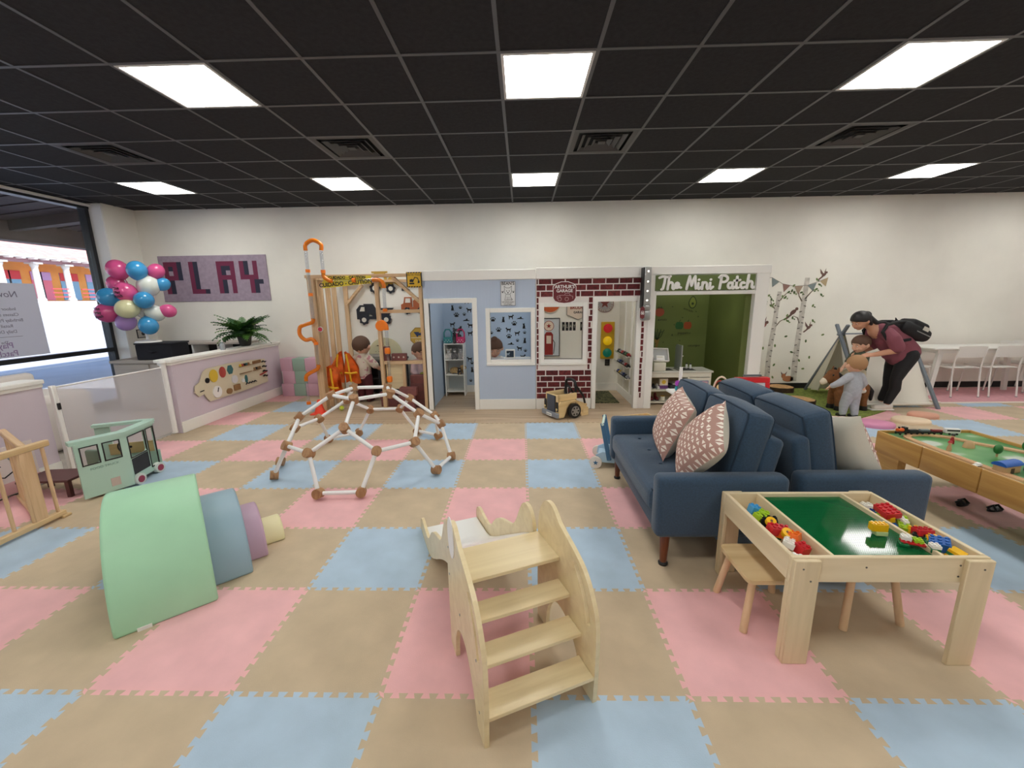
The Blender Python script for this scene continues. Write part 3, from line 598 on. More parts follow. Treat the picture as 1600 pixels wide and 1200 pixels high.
stud((1.2, .03, 0), (1.2, .03, .668), .05, .04); B().box(.935, .06, .3, 1.19, .075, .668).obj('plywood_panel', PLY, cf)
B().bar((1.12, .05, 1.86), (1.5, .05, 1.5), .04, .08, .002, (0, 1, 0)).obj('brace', PINEX, cf); B().bar((.03, 1.08, 1.5), (.3, 1.08, 1.8), .04, .08, .002, (0, 1, 0)).obj('brace', PINEX, cf)
B().box(-.04, 1.06, 1.84, 1.5, 1.14, 1.88, .002).obj('rear_beam', PINEX, cf)
# pipes
OT = glass('orange_tube', (255, 150, 30), .12); OTS = mat('orange_plastic', (246, 128, 24), .3); CLR = glass('clear_tube', (238, 240, 244), .14, .05)
def pth(P, y=5.6, n=6):
    """smooth path through (x,z) points"""
    pts = [Vector((p[0], p[2] if len(p) > 2 else y, p[1])) for p in P]; out = []
    for i in range(len(pts)-1):
        p0, p1, p2, p3 = pts[max(i-1, 0)], pts[i], pts[i+1], pts[min(i+2, len(pts)-1)]
        for k in range(n):
            t = k/n; out.append(.5*((2*p1)+(p2-p0)*t+(2*p0-5*p1+4*p2-p3)*t*t+(3*p1-p0-3*p2+p3)*t**3))
    return out+[pts[-1]]
pr = thing('pipe_run', 'orange and clear marble pipe run looping on the left timber post', 'pipe toy', (0, 0, 0))
OTM = mat('orange_bend', (244, 138, 22), .2, trans=.35)
B().tube(pth([(-2.86, 2.21), (-2.85, 2.29), (-2.75, 2.34), (-2.65, 2.29), (-2.65, 2.21)]), .026, 12).obj('bend', OTM, pr)
B().cyl((-2.86, 5.6, 1.66), (-2.86, 5.6, 2.2), .022, n=14).obj('clear_pipe', CLR, pr); B().cyl((-2.655, 5.6, 1.93), (-2.655, 5.6, 2.2), .022, n=14).obj('clear_pipe', CLR, pr)
B().cyl((-2.86, 5.6, 1.32), (-2.86, 5.6, 1.64), .022, n=14).obj('clear_pipe', CLR, pr)
B().tube(pth([(-2.86, 1.32), (-2.88, 1.27), (-2.98, 1.24), (-3.06, 1.2), (-3.07, 1.1), (-3.0, 1.03), (-2.91, 1.04), (-2.86, .98)]), .026, 12).obj('bend', OTM, pr)
B().cyl((-2.86, 5.6, .68), (-2.86, 5.6, .97), .022, n=14).obj('clear_pipe', CLR, pr); B().tube(pth([(-2.86, .68), (-2.88, .62), (-2.98, .57), (-3.05, .52), (-3.06, .45)]), .026, 12).obj('bend', OTM, pr); B().cyl((-3.06, 5.6, .14), (-3.06, 5.6, .45), .022, n=14).obj('clear_pipe', CLR, pr)
B().tube(pth([(-2.655, 1.92), (-2.65, 1.87), (-2.58, 1.82), (-2.54, 1.82)]), .026, 12).obj('bend', OTM, pr); B().cyl((-2.54, 5.6, 1.82), (-2.0, 5.6, 1.82), .02, n=14).obj('clear_pipe', CLR, pr)
B().tube(pth([(-2.0, 1.82), (-1.92, 1.82), (-1.86, 1.78), (-1.85, 1.71)]), .026, 12).obj('bend', OTM, pr); B().cyl((-1.86, 5.6, 1.43), (-1.855, 5.6, 1.71), .022, n=14).obj('clear_pipe', CLR, pr)
for x, z in ((-2.86, 1.95), (-2.655, 1.94), (-2.86, 1.64), (-2.25, 1.82), (-1.86, 1.42), (-3.06, .13), (-2.86, .98)):
    B().cyl((x, 5.6, z-.02), (x, 5.6, z+.02), .03, n=14).obj('collar', OTS, pr) if x != -2.25 else B().cyl((x-.02, 5.6, z), (x+.02, 5.6, z), .03, n=14).obj('collar', OTS, pr)
B().tube(pth([(-1.95, 1.22), (-1.92, 1.26), (-1.87, 1.22), (-1.86, 1.15)]), .032, 12).obj('funnel_bend', OTS, pr); B().lathe([(.07, 0), (.06, .01), (.03, .05)], (0, 0, 0), 18, Matrix.Translation((-1.93, 5.57, 1.21)) @ Matrix.Rotation(-PI/2, 4, 'X')).obj('funnel', OTS, pr)
B().cyl((-1.865, 5.6, .88), (-1.862, 5.6, 1.14), .022, n=14).obj('clear_pipe', CLR, pr)
B().cyl((-1.865, 5.6, .5), (-1.865, 5.6, .84), .022, n=14).obj('clear_pipe', CLR, pr)
for z in (.86, .46): B().box(-1.905, 5.57, z-.04, -1.83, 5.63, z+.05, .02, 2).obj('connector', OTS, pr)
o = thing('red_button', 'round red button with white rim on the left timber post', 'button', (-2.8, 5.655, 1.17)); B().cyl((0, 0, 0), (0, -.012, 0), .036, n=20).obj('rim', WHITE, o); B().cyl((0, -.012, 0), (0, -.02, 0), .029, n=20).obj('face', mat('knob_red', (178, 30, 50), .4), o)
YT = mat('tape_yellow', (232, 208, 50), .5)
tp = thing('caution_tape', 'yellow caution tape strung across the timber frame top', 'tape', (-2.35, 5.6, 1.83))
B().add([(-.33, .025, .05), (.33, .02, .05), (.33, .02, -.01), (-.33, .025, -.02), (-.33, .027, .05), (.33, .022, .05), (.33, .022, -.01), (-.33, .027, -.02)], [[0, 3, 2, 1], [4, 5, 6, 7], [0, 1, 5, 4], [3, 7, 6, 2]]).obj('strip', YT, tp, smooth=False)
B().add([(-.34, .012, -.02), (.33, .01, .01), (.33, .01, -.05), (-.34, .012, -.11), (-.34, .015, -.02), (.33, .013, .01), (.33, .013, -.05), (-.34, .015, -.11)], [[0, 3, 2, 1], [4, 5, 6, 7], [0, 1, 5, 4], [3, 7, 6, 2]]).obj('strip', YT, tp, smooth=False)
text('CUIDADO - CAUTION', .072, INK, tp, (-.02, .007, -.048), (PI/2, -.07, 0), depth=.001, bold=.002); text('CUIDADO - CAUTION', .05, INK, tp, (0, .018, .028), depth=.001, bold=.002)
sg = thing('excavator_sign', 'yellow warning sign with black excavator at the frame corner', 'sign', (-1.44, 5.61, 1.815)); YS = mat('sign_yellow', (222, 178, 40), .5)
B().box(-.105, 0, -.1, .105, .012, .1, .003).obj('border', BLACK, sg); B().box(-.09, -.003, -.085, .09, 0, .085).obj('face', YS, sg)
text('DELTA YOLO', .035, INK, sg, (0, -.005, .062), depth=.002); b = B(); b.stroke([(-.02, -.03), (.01, .03), (.05, .02), (.06, -.02)], .01, -.006, -.003); b.prism([(-.06, -.03), (-.01, -.03), (-.01, 0), (-.03, .01), (-.06, 0)], -.006, -.003); b.prism([(-.065, -.06), (0, -.06), (.0, -.04), (-.065, -.04)], -.006, -.003); b.prism([(.045, -.05), (.075, -.04), (.07, -.01), (.05, -.02)], -.006, -.003); b.obj('excavator_drawing', INK, sg, smooth=False)
for k in range(6): B().prism([(-.1+k*.036, -.1), (-.088+k*.036, -.1), (-.078+k*.036, -.086), (-.09+k*.036, -.086)], -.002, 0).obj('stripe', YS, sg, smooth=False); B().prism([(-.1+k*.036, .086), (-.088+k*.036, .086), (-.078+k*.036, .1), (-.09+k*.036, .1)], -.002, 0).obj('stripe', YS, sg, smooth=False)
# wall cut-outs of trucks
NAVY = mat('cutout_navy', (36, 40, 50), .6); CR = mat('cutout_window', (232, 228, 216), .6); OCH = mat('cutout_ochre', (190, 152, 56), .6); BRO = mat('cutout_brown', (176, 96, 56), .6)
def truck_cut(name, label, x, z, parts, wheels):
    o = thing(name, label, 'wall decor', (x, BY, z))
    for n, mm, P, y in parts: B().prism(P, -.02-y, -.002-y).obj(n, mm, o, smooth=False)
    for wx, wz, r in wheels:
        wl = B(); wl.prism([(wx+(r if k % 4 < 2 else r*.84)*math.cos(k*PI/14), wz+(r if k % 4 < 2 else r*.84)*math.sin(k*PI/14)) for k in range(28)], -.03, -.02); wl = wl.obj('wheel', NAVY, o, smooth=False); B().disc(wx, wz, r*.45, -.034, -.03).obj('hub', CR, wl)
truck_cut('dump_truck_cutout', 'dark navy dump truck cut-out on the wall behind the frame', -2.48, 1.35, [('cab', NAVY, [(-.26, -.1), (-.26, .06), (-.2, .13), (-.06, .13), (-.06, -.1)], 0), ('cab_window', CR, [(-.2, .03), (-.17, .1), (-.12, .1), (-.12, .03)], .019), ('bed', NAVY, [(-.14, .15), (.02, .15), (.06, .08), (.36, .08), (.26, -.06), (.02, -.06), (-.06, .0)], .002), ('chassis', NAVY, [(-.26, -.1), (.3, -.1), (.3, -.05), (-.26, -.05)], .001)], [(-.14, -.11, .085), (.23, -.11, .085)])
truck_cut('loader_cutout', 'ochre front loader cut-out high on the wall behind the frame', -2.2, 1.83, [('cab', OCH, [(-.2, -.03), (-.2, .16), (-.02, .16), (.02, .0)], 0), ('roof', OCH, [(-.24, .16), (.02, .16), (.02, .185), (-.24, .185)], .001), ('cab_window', CR, [(-.16, .03), (-.16, .13), (-.05, .13), (-.03, .03)], .019), ('body', OCH, [(-.26, -.08), (.1, -.08), (.1, .02), (-.26, .02)], .002), ('arm', OCH, [(.02, .06), (.06, .1), (.3, -.06), (.27, -.1)], .004), ('bucket', NAVY, [(.24, -.02), (.38, -.12), (.24, -.13)], .006)], [(-.2, -.08, .09), (.06, -.09, .08)])
truck_cut('orange_truck_cutout', 'rust orange cement truck cut-out on the wall above the upper rail', -1.79, 1.48, [('cab', BRO, [(-.2, -.08), (-.2, .0), (-.16, .02), (-.14, .12), (-.02, .12), (-.02, -.08)], 0), ('cab_window', CR, [(-.125, .03), (-.115, .1), (-.04, .1), (-.04, .03)], .019), ('drum', BRO, [(.0, -.05), (.0, .06), (.08, .12), (.17, .06), (.2, -.05)], .001), ('chassis', BRO, [(-.2, -.09), (.2, -.09), (.2, -.04), (-.2, -.04)], .002)], [(-.1, -.1, .06), (.12, -.1, .06)])
o = thing('octagon_sign', 'ochre octagonal sign with blue dump truck behind the child in pale pink', 'sign', (-1.72, BY, .95)); B().prism([(.165*math.cos(PI/8+k*PI/4), .165*math.sin(PI/8+k*PI/4)) for k in range(8)], -.015, -.002).obj('border', mat('oct_dark', (150, 120, 60), .6), o, smooth=False); B().prism([(.152*math.cos(PI/8+k*PI/4), .152*math.sin(PI/8+k*PI/4)) for k in range(8)], -.018, -.015).obj('face', mat('oct_face', (205, 166, 70), .6), o, smooth=False)
B().prism([(-.09, .08), (0, .08), (.0, .06), (.06, .08), (.09, .06), (.09, .02), (-.05, .02)], -.021, -.018).disc(-.03, .015, .016, -.022, -.018).disc(.05, .015, .016, -.022, -.018).obj('truck_drawing', mat('truck_navy', (40, 56, 96), .6), o, smooth=False); B().box(-.14, -.02, -.02, .14, -.018, -.012).obj('rule', CR, o); text('DUMP', .05, CR, o, (.0, -.02, -.07), depth=.002)
o = thing('half_round_board', 'cream half round tool board on the wall behind the child in maroon trousers', 'board', (-2.31, BY, .67)); B().prism(arc(0, 0, .28, .27, 0, 180, 24), -.016, -.002).obj('board', mat('board_cream', (210, 204, 168), .6), o, smooth=False)
b = B(); b.stroke([(-.1, .14), (-.1, .07)], .012, -.02, -.016); b.stroke([(-.13, .14), (-.07, .14)], .016, -.02, -.016); b.stroke([(.0, .14), (.0, .08)], .01, -.02, -.016)
for k in range(5): b.disc(-.16+k*.05, .04, .006, -.02, -.016)
b.obj('tool_drawing', mat('tool_ink', (96, 86, 66), .6), o, smooth=False)
# dark workbench behind the child in maroon trousers
wb = thing('play_workbench', 'dark grey low workbench behind the child in maroon trousers', 'workbench', (-2.33, 6.42, 0)); DG = mat('bench_dark', (52, 52, 54), .5)
B().box(-.34, 0, .6, .42, .36, .63, .004).obj('worktop', mat('bench_top', (96, 94, 92), .5), wb); B().box(-.32, .32, .02, .4, .35, .6).obj('back_board', DG, wb)
for x in (-.32, -.0, .36): B().box(x, .02, 0, x+.035, .34, .6).obj('side_panel', DG, wb)
B().box(-.29, .03, .3, .37, .32, .32).obj('shelf', DG, wb)
# hi-vis vests hanging on the side studs
HV = mat('vest_orange', (232, 106, 26), .7, var=.1, scale=14); HY = mat('vest_yellow', (244, 190, 36), .6)
def vest(name, label, x, y, z, rz, s=1):
    o = thing(name, label, 'vest', (x, y, z), rz); b = B(); n = 10
    for side in (-1, 1):
        vs = []; fs = []
        for i in range(n+1):
            for k in range(7):
                u = k/6; v = i/n; ww = (.06+.14*min(1, v*2.2)); xx = side*(.015+u*ww)*s; yy = .03*math.sin(u*7+v*5+side)+.02*math.sin(v*9); vs.append((xx, yy-.03, (-.46*v+.02*math.sin(u*5))*s))
        for i in range(n):
            for k in range(6): a = i*7+k; fs.append([a, a+1, a+8, a+7])
        b.add(vs, fs); b.add([(p[0], p[1]+.05+.02*math.sin(p[2]*20), p[2]) for p in vs], [f[::-1] for f in fs])
    b.obj('cloth', HV, o); bb = B()
    for side in (-1, 1):
        bb.tube([(side*.06*s, -.065, -.02), (side*.08*s, -.075, -.15), (side*.09*s, -.07, -.3), (side*.1*s, -.07, -.44)], .014, 6)
        bb.tube([(side*.02*s, -.07, -.3), (side*.1*s, -.078, -.31), (side*.2*s, -.05, -.3)], .016, 6)
    bb.obj('reflective_band', HY, o); return o
vest('safety_vest', 'orange safety vest with yellow bands hanging on the back stud', -2.68, 6.02, .8, .1)
vest('safety_vest', 'orange safety vest with yellow bands draped low between the left studs', -2.79, 5.85, .62, -.5, .85)
o = thing('traffic_cone', 'small bright red toy traffic cone by the climbing dome', 'cone', (-2.86, 5.5, 0)); CO = mat('cone_red', (240, 70, 40), .5); B().box(-.1, -.1, 0, .1, .1, .015, .006).obj('base', CO, o); B().lathe([(.075, .015), (.06, .06), (.022, .19), (.018, .2)], n=20).obj('body', CO, o)
o = thing('tennis_ball', 'yellow green ball lying on the plank floor', 'ball', (-2.62, 5.66, .034)); B().ell((0, 0, 0), .034, 20, 12).obj('ball', mat('ball_green', (206, 220, 60), .8), o); B().tube([(.0345*math.cos(t)*math.cos(.5*math.sin(2*t)), .0345*math.sin(t)*math.cos(.5*math.sin(2*t)), .0345*math.sin(.5*math.sin(2*t))) for t in [k*PI/16 for k in range(32)]], .0015, 5, True).obj('seam', WHITE, o)
# brick-coloured play blocks
BRR = mat('block_brick', (128, 74, 70), .6, var=.1, scale=14)
def pblock(label, x, y, z, w, d, h, holes=0, rz=0):
    o = thing('brick_block', label, 'toy block', (x, y, z), rz, 'brick coloured play blocks'); B().box(-w/2, -d/2, 0, w/2, d/2, h, .006, 2).obj('body', BRR, o)
    for k in range(holes): B().cyl((-w/2+(k+.5)*w/holes, -d/2-.001, h/2), (-w/2+(k+.5)*w/holes, -d/2+.002, h/2), .013, n=12).obj('hole', mat('hole_pale', (206, 190, 178), .7), o)
pblock('brick coloured play block standing upright on the lower rail', -1.92, 5.72, .713, .085, .07, .2, 1)
pblock('brick coloured play block with three holes lying on the lower rail', -1.745, 5.72, .713, .21, .07, .1, 3)
pblock('play block at the bottom of the left pair behind the dome', -1.98, 5.9, 0, .25, .1, .11)
pblock('play block on top of the left pair behind the dome', -1.99, 5.9, .111, .25, .1, .11)
pblock('play block at the bottom of the middle stack behind the dome', -1.65, 5.62, 0, .22, .11, .11)
pblock('play block in the middle of the middle stack behind the dome', -1.64, 5.62, .111, .22, .11, .11)
pblock('play block on top of the middle stack behind the dome', -1.62, 5.64, .222, .24, .11, .12)
pblock('play block at the bottom of the stack in front of the child in pale pink', -1.53, 5.84, 0, .21, .11, .12)
pblock('play block second in the stack in front of the child in pale pink', -1.52, 5.84, .121, .21, .11, .12)
pblock('play block third in the stack in front of the child in pale pink', -1.53, 5.84, .242, .21, .11, .12)
pblock('play block on top of the stack in front of the child in pale pink', -1.52, 5.84, .363, .22, .11, .12)
# pastel foam cubes by the half wall
FP = mat('foam_pink', (214, 170, 188), .6); FG = mat('foam_sage', (150, 176, 160), .6)
rn = ['bottom', 'middle', 'top']
for r in range(3):
    for k in range(4):
        c = FG if (k == 1 or (k == 3 and r == 1)) else FP; x = -3.93+k*.205+(.0 if r == 0 else .04 if r == 1 else .02)
        o = thing('foam_cube', '%s foam cube, %s from the half wall in the %s row' % ('sage green' if c is FG else 'dusty pink', ['first', 'second', 'third', 'fourth'][k], rn[r]), 'foam block', (x, 6.7, r*.212), group='foam cubes stacked by the half wall')
        B().box(-.1, -.1, 0, .1, .1, .21, .005, 2).obj('cube', c, o); B().box(-.09, -.1015, .006, .09, -.1, .009).obj('seam', c, o)
# ================================================================== CLIMBING SLIDE
sl = thing('toddler_slide', 'birch plywood toddler slide with four steps in the foreground', 'slide', (-.145, 1.139, 0), .3975)
slot = []
for t in range(9): slot.append((.15-.105*(t/8)-.022*math.sin(PI*t/8), .515-.2*(t/8)))
hole = [(a+.015, c-.008) for a, c in slot]+[(a-.015, c+.008) for a, c in reversed(slot)]
arch_ = [(.41, 0), (.405, .08), (.385, .14), (.34, .2), (.28, .225), (.22, .215), (.17, .175), (.13, .12), (.1, .06), (.085, 0)]
def smooth_poly(P, it=2):
    for _ in range(it):
        Q = []
        for a, c in zip(P, P[1:]): Q += [(a[0]*.75+c[0]*.25, a[1]*.75+c[1]*.25), (a[0]*.25+c[0]*.75, a[1]*.25+c[1]*.75)]
        P = [P[0]]+Q+[P[-1]]
    return P
outl = smooth_poly([(0, 0), (-.012, .2), (-.01, .358), (.021, .433), (.08, .518), (.168, .562), (.243, .59), (.293, .61), (.325, .64), (.36, .66), (.4, .66), (.44, .64), (.484, .572), (.502, .455), (.502, 0)])
for x in (0, .438): B().holed(outl+smooth_poly(arch_), [hole], x, x+.018, 'x').obj('side_panel', PLY, sl, smooth=False, fix=True)
for y0, y1, z in ((-.005, .105, .125), (.09, .195, .24), (.185, .29, .347)): B().box(.018, y0, z-.016, .438, y1, z, .002).obj('step', PLY, sl)
B().box(.018, .278, .441, .438, .5, .457, .002).obj('platform', PLY, sl)
GLW = mat('slide_white', (240, 240, 236), .25)
b = B(); P = [(.49, .455), (.6, .4), (.75, .305), (.9, .21), (1.05, .115), (1.17, .05), (1.25, .03), (1.48, .02)]
b.prism(P+[(y, z-.012) for y, z in reversed(P)], .045, .411, 'x').obj('slide_surface', GLW, sl)
rail = smooth_poly([(.5, .36), (.5, .46), (.525, .53), (.57, .56), (.63, .55), (.68, .48), (.73, .39), (.79, .335), (.87, .31), (.95, .285), (1.03, .25), (1.1, .195), (1.16, .13), (1.23, .095), (1.32, .1), (1.42, .12), (1.475, .105), (1.5, .06), (1.5, 0), (1.2, 0), (1.05, .06), (.7, .29), (.5, .36)], 2)[:-1]
for x in (.022, .416): B().prism(rail, x, x+.018, 'x').obj('rail', PLY, sl, smooth=False)
EG = B().disc(.4, .585, .055, -.003, -.0002, .09, 24, 'x').obj('white_disc', WHITE, sl)
for x in (-.002, .456):
    for y, z in ((.47, .5), (.47, .37), (.07, .3), (.3, .3), (.05, .1)): B().cyl((x, y, z), (x+.002, y, z), .005, n=10).obj('bolt', STEEL, sl)
# ================================================================== CLIMBING DOME (truncated icosahedron cap)
g = (1+5**.5)/2; V = set()
for s1 in (1, -1):
    for s2 in (1, -1):
        for p in ((0, s1, s2*g), (s2*g, 0, s1), (s1, s2*g, 0)): V.add(p)
V = [Vector(p) for p in sorted(V)]; zz = V[0].normalized(); xx = Vector((.3, .5, .8)).cross(zz).normalized(); yy = zz.cross(xx)
V = [Vector((p.dot(xx), p.dot(yy), p.dot(zz))) for p in V]
N = []
for i in range(12):
    for j in range(12):
        if i != j and abs((V[i]-V[j]).length-2) < 1e-5: N.append(V[i]*2/3+V[j]/3)
L0 = N[0].length; N = [p/L0 for p in N]; el = min((N[0]-p).length for p in N[1:]); top = [p for p in N if p.z > .1]; zm = min(p.z for p in top)
dome = thing('climbing_dome', 'geodesic climbing dome of white bars with brown wooden connectors', 'climbing frame', (-1.519, 3.775, 0)); Rm = Matrix.Rotation(.2062, 3, 'Z')
WD = wood('connector_wood', (146, 104, 70), (180, 138, 96), 'z', 9, .6); WBAR = mat('bar_white', (238, 238, 236), .4)
nod = [(Rm @ p)*.83+Vector((0, 0, .052-zm*.83)) for p in top]; cen = Vector((0, 0, .052-zm*.83))
for i in range(len(nod)):
    d = (nod[i]-cen).normalized(); B().cyl(nod[i]-d*.032, nod[i]+d*.032, .04, n=18).obj('connector', WD, dome, ang=.5)
    for j in range(i):
        if (nod[i]-nod[j]).length < el*.83*1.05: B().cyl(nod[i], nod[j], .0165, n=12).obj('bar', WBAR, dome)
# ================================================================== FOAM ARCHES
def foam(name, label, c, corner, a_len, R, r, off):
    """half-cylinder arch whose axis runs along local x"""
    o = thing(name, label, 'foam arch', corner, math.atan2(.66, .75), 'nesting pastel foam arches'); n = 28
    out = [(R+off-R*math.cos(PI*k/n), R*math.sin(PI*k/n)) for k in range(n+1)]
    P = out+([(R+off-r*math.cos(PI*k/n), r*math.sin(PI*k/n)) for k in range(n, -1, -1)] if r else [])
    P = [(max(p[0], 0), p[1]) for p in P]; b = B().prism([(y, z) for y, z in P], 0, a_len, 'x'); ob = b.obj('arch', c, o, smooth=True, ang=.5)
    bv = ob.modifiers.new('bevel', 'BEVEL'); bv.width = .012; bv.segments = 3; bv.limit_method = 'ANGLE'; bv.angle_limit = .8; return o
fc = (-1.924, 1.583, 0)
MINT = mat('foam_mint', (166, 214, 176), .42, var=.03, scale=3); FBL = mat('foam_blue', (146, 172, 186), .45); FLI = mat('foam_lilac', (190, 158, 178), .45); FYE = mat('foam_cream', (232, 224, 176), .45)
o = foam('foam_arch', 'large mint green foam arch, biggest of the nesting set', MINT, fc, .406, .52, .4, 0)
B().box(.085, -.004, .0, .14, -.0005, .018).obj('care_label', WHITE, o)
def loc(al, n): a = Vector((.7507, .6607, 0)); nn = Vector((-.6607, .7507, 0)); return tuple(Vector(fc)+a*al+nn*n)
foam('foam_arch', 'grey blue foam arch nested inside the mint one', FBL, loc(.18, .14), .406, .375, .265, 0)
foam('foam_arch', 'small lilac foam arch nested inside the blue one', FLI, loc(.28, .27), .406, .25, .135, 0)
foam('foam_half_round', 'smallest cream foam half round at the end of the nesting set', FYE, loc(.40, .4), .406, .125, 0, 0)
# ================================================================== SOFAS
NAV = mat('sofa_blue', (46, 70, 92), .9, var=.1, scale=90, bump=.35, bscale=420, sheen=.25); PIP = mat('sofa_piping', (34, 52, 70), .9); LEG = wood('leg_walnut', (92, 46, 26), (128, 70, 40), 'z', 8, .35)
def cush(w, d, h, puff=.03, r=.045, cuts=3, dimples=()):
    """boxy cushion, x wide, y deep, z high, base at z=0, gently crowned"""
    b = B(); vs, fs = rbev(w, d, h, r, 3); bm = bmesh.new()
    for v in vs: bm.verts.new(v)
    bm.verts.ensure_lookup_table()
    for f in fs: bm.faces.new([bm.verts[i] for i in f])
    bmesh.ops.subdivide_edges(bm, edges=bm.edges[:], cuts=cuts, use_grid_fill=True)
    for v in bm.verts:
        x, y, z = v.co.x/(w/2), v.co.y/(d/2), v.co.z/(h/2); v.co.z += puff*(1-x*x)*(1-y*y)*(1 if z > .6 else -.3 if z < -.6 else 0)
        v.co.x += puff*.5*(1-y*y)*(1-z*z)*(1 if x > .8 else -1 if x < -.8 else 0); v.co.y += puff*.5*(1-x*x)*(1-z*z)*(1 if y > .8 else -1 if y < -.8 else 0)
        if z > .6:
            for px, py in dimples: q = (v.co.x-px)**2+(v.co.y-py)**2; v.co.z -= .016*math.exp(-q/.0022)+.006*math.exp(-q/.012)
        v.co.z += h/2
    bm.verts.index_update(); b.add([v.co for v in bm.verts], [[q.index for q in f.verts] for f in bm.faces]); bm.free(); return b
def piping(w, d, z, r=.045):
    c = r*.45; return [(-w/2+c, -d/2+c, z), (w/2-c, -d/2+c, z), (w/2-c, d/2-c, z), (-w/2+c, d/2-c, z)]
def sofa(label, loc, rz):
    """seat front at x=0 facing -x, near arm at y=0"""
    o = thing('loveseat', label, 'sofa', loc, rz); L = 1.28; D = .725
    B().box(.03, .06, .17, D-.02, L-.06, .29, .015, 2).obj('base', NAV, o)
    st = cush(.62, L-.24, .15, .022, .04, 15, [(-.12+i*.22, -.38+j*.255) for i in range(2) for j in range(4)]); sob = st.obj('seat_cushion', NAV, o, loc=(.305, L/2, .285)); 
    for i in range(2):
        for j in range(4): B().ell((-.12+i*.22, -.38+j*.255, .151), (.014, .014, .006), 10, 6).obj('tuft_button', NAV, sob)
    B().tube(piping(.62, L-.24, .139), .005, 6, True).obj('piping', PIP, sob)
    for y in (0, L-.115): B().box(0, y, .19, D, y+.115, .56, .035, 3).obj('arm', NAV, o)
    B().add(*rbev(.1, L-.2, .46, .03, 3), Matrix.Translation((D-.085, L/2, .52)) @ Matrix.Rotation(.2, 4, 'Y')).obj('backrest_frame', NAV, o)
    for y in (.12, L/2+.005):
        w = L/2-.125; cb = cush(.17, w, .47, .028, .036); c = cb.obj('back_cushion', NAV, o, loc=(.5, y+w/2, .425), rot=(0, .22, 0))
        bb = B()
        for s in (-1, 1):
            P = [(s*.0745, -w/2+.01, .03), (s*.0745, -w/2+.006, .15), (s*.0745, -w/2+.006, .32), (s*.0745, -w/2+.01, .43), (s*.0745, -w/2+.02, .456), (s*.0745, -w/2+.06, .463), (s*.0745, 0, .4675), (s*.0745, w/2-.06, .463), (s*.0745, w/2-.02, .456), (s*.0745, w/2-.01, .43), (s*.0745, w/2-.006, .32), (s*.0745, w/2-.006, .15), (s*.0745, w/2-.01, .03)]; bb.tube(P, .006, 6)
        bb.obj('piping', PIP, c)
    for x in (.07, D-.08):
        for y in (.05, L-.05):
            lg = B().lathe([(.019, .012), (.02, .03), (.029, .195)], (x, y, 0), 16).obj('leg', LEG, o); B().lathe([(.026, 0), (.028, .012), (.021, .02)], (x, y, 0), 16).obj('foot_pad', BLACK, lg)
    return o
sofa('navy fabric loveseat facing the climbing dome, tufted seat', (.745, 2.115, 0), 0)
sofa('navy fabric loveseat facing the train table, back to back with its twin', (2.262, 3.42, 0), PI)
# patterned throw pillows
def tri_mat():
    M = bpy.data.materials.new('pillow_triangles'); M.use_nodes = True; n = M.node_tree.nodes; l = M.node_tree.links; b = n['Principled BSDF']; b.inputs['Roughness'].default_value = .9
    tc = n.new('ShaderNodeTexCoord'); sp = n.new('ShaderNodeSeparateXYZ'); l.new(tc.outputs['Object'], sp.inputs[0])
    def mth(op, a, c=None, v=None):
        k = n.new('ShaderNodeMath'); k.operation = op; l.new(a, k.inputs[0]) if hasattr(a, 'links') else setattr(k.inputs[0], 'default_value', a)
        if c is not None: l.new(c, k.inputs[1]) if hasattr(c, 'links') else setattr(k.inputs[1], 'default_value', c)
        return k.outputs[0]
    P = .034
    u = mth('DIVIDE', sp.outputs['Y'], P); v = mth('DIVIDE', sp.outputs['Z'], P)
    fu = mth('FRACT', u); fv = mth('FRACT', v); par = mth('MODULO', mth('ABSOLUTE', mth('ADD', mth('FLOOR', u), mth('FLOOR', v))), 2.0)
    # flip alternate cells
    a = mth('ABSOLUTE', mth('SUBTRACT', fu, .5)); inv = mth('SUBTRACT', 1.0, fv)
    h = mth('ADD', mth('MULTIPLY', par, fv), mth('MULTIPLY', mth('SUBTRACT', 1.0, par), inv))
    in1 = mth('LESS_THAN', a, mth('MULTIPLY', mth('SUBTRACT', h, .18), .5)); in2 = mth('LESS_THAN', h, .86); w = mth('MULTIPLY', in1, in2)
    mx = n.new('ShaderNodeMix'); mx.data_type = 'RGBA'; mx.inputs[6].default_value = lin((176, 138, 126)); mx.inputs[7].default_value = lin((238, 228, 216)); l.new(w, mx.inputs[0]); l.new(mx.outputs[2], b.inputs['Base Color']); return M
TRI = tri_mat(); PB = mat('pillow_back', (214, 208, 192), .9, bump=.2, bscale=200)
def pillow(label, loc, rot, s=.42, flip=False):
    o = thing('throw_pillow', label, 'pillow', loc); o.rotation_euler = rot; n = 14
    for side, nm, mm in ((-1, 'front_cover', PB if flip else TRI), (1, 'back_cover', TRI if flip else PB)):
        vs = []; fs = []
        for i in range(n+1):
            for j in range(n+1):
                u, v = -1+2*i/n, -1+2*j/n; e = max(0, (1-u*u)*(1-v*v)); pin = 1-.07*(1-u*u)*abs(v)**2-.0; pin2 = 1-.07*(1-v*v)*abs(u)**2
                vs.append((side*.1*e**.42, u*pin2*s/2, v*pin*s/2))
        for i in range(n):
            for j in range(n): a = i*(n+1)+j; f = [a, a+1, a+n+2, a+n+1]; fs.append(f if side > 0 else f[::-1])
        B().add(vs, [f[::-1] for f in fs]).obj(nm, mm, o)
    return o
pillow('rose pillow with white triangles leaning at the far end of the nearer sofa', (1.06, 2.8, .67), (.14, .4, -.12), .43)
pillow('rose pillow with white triangles tipped on one corner by the near arm', (1.07, 2.36, .68), (-1.0, .5, -.12), .41)
pillow('throw pillow showing its plain cream side on the far sofa', (1.93, 2.45, .63), (-.25, -.4, .45), .42, True)
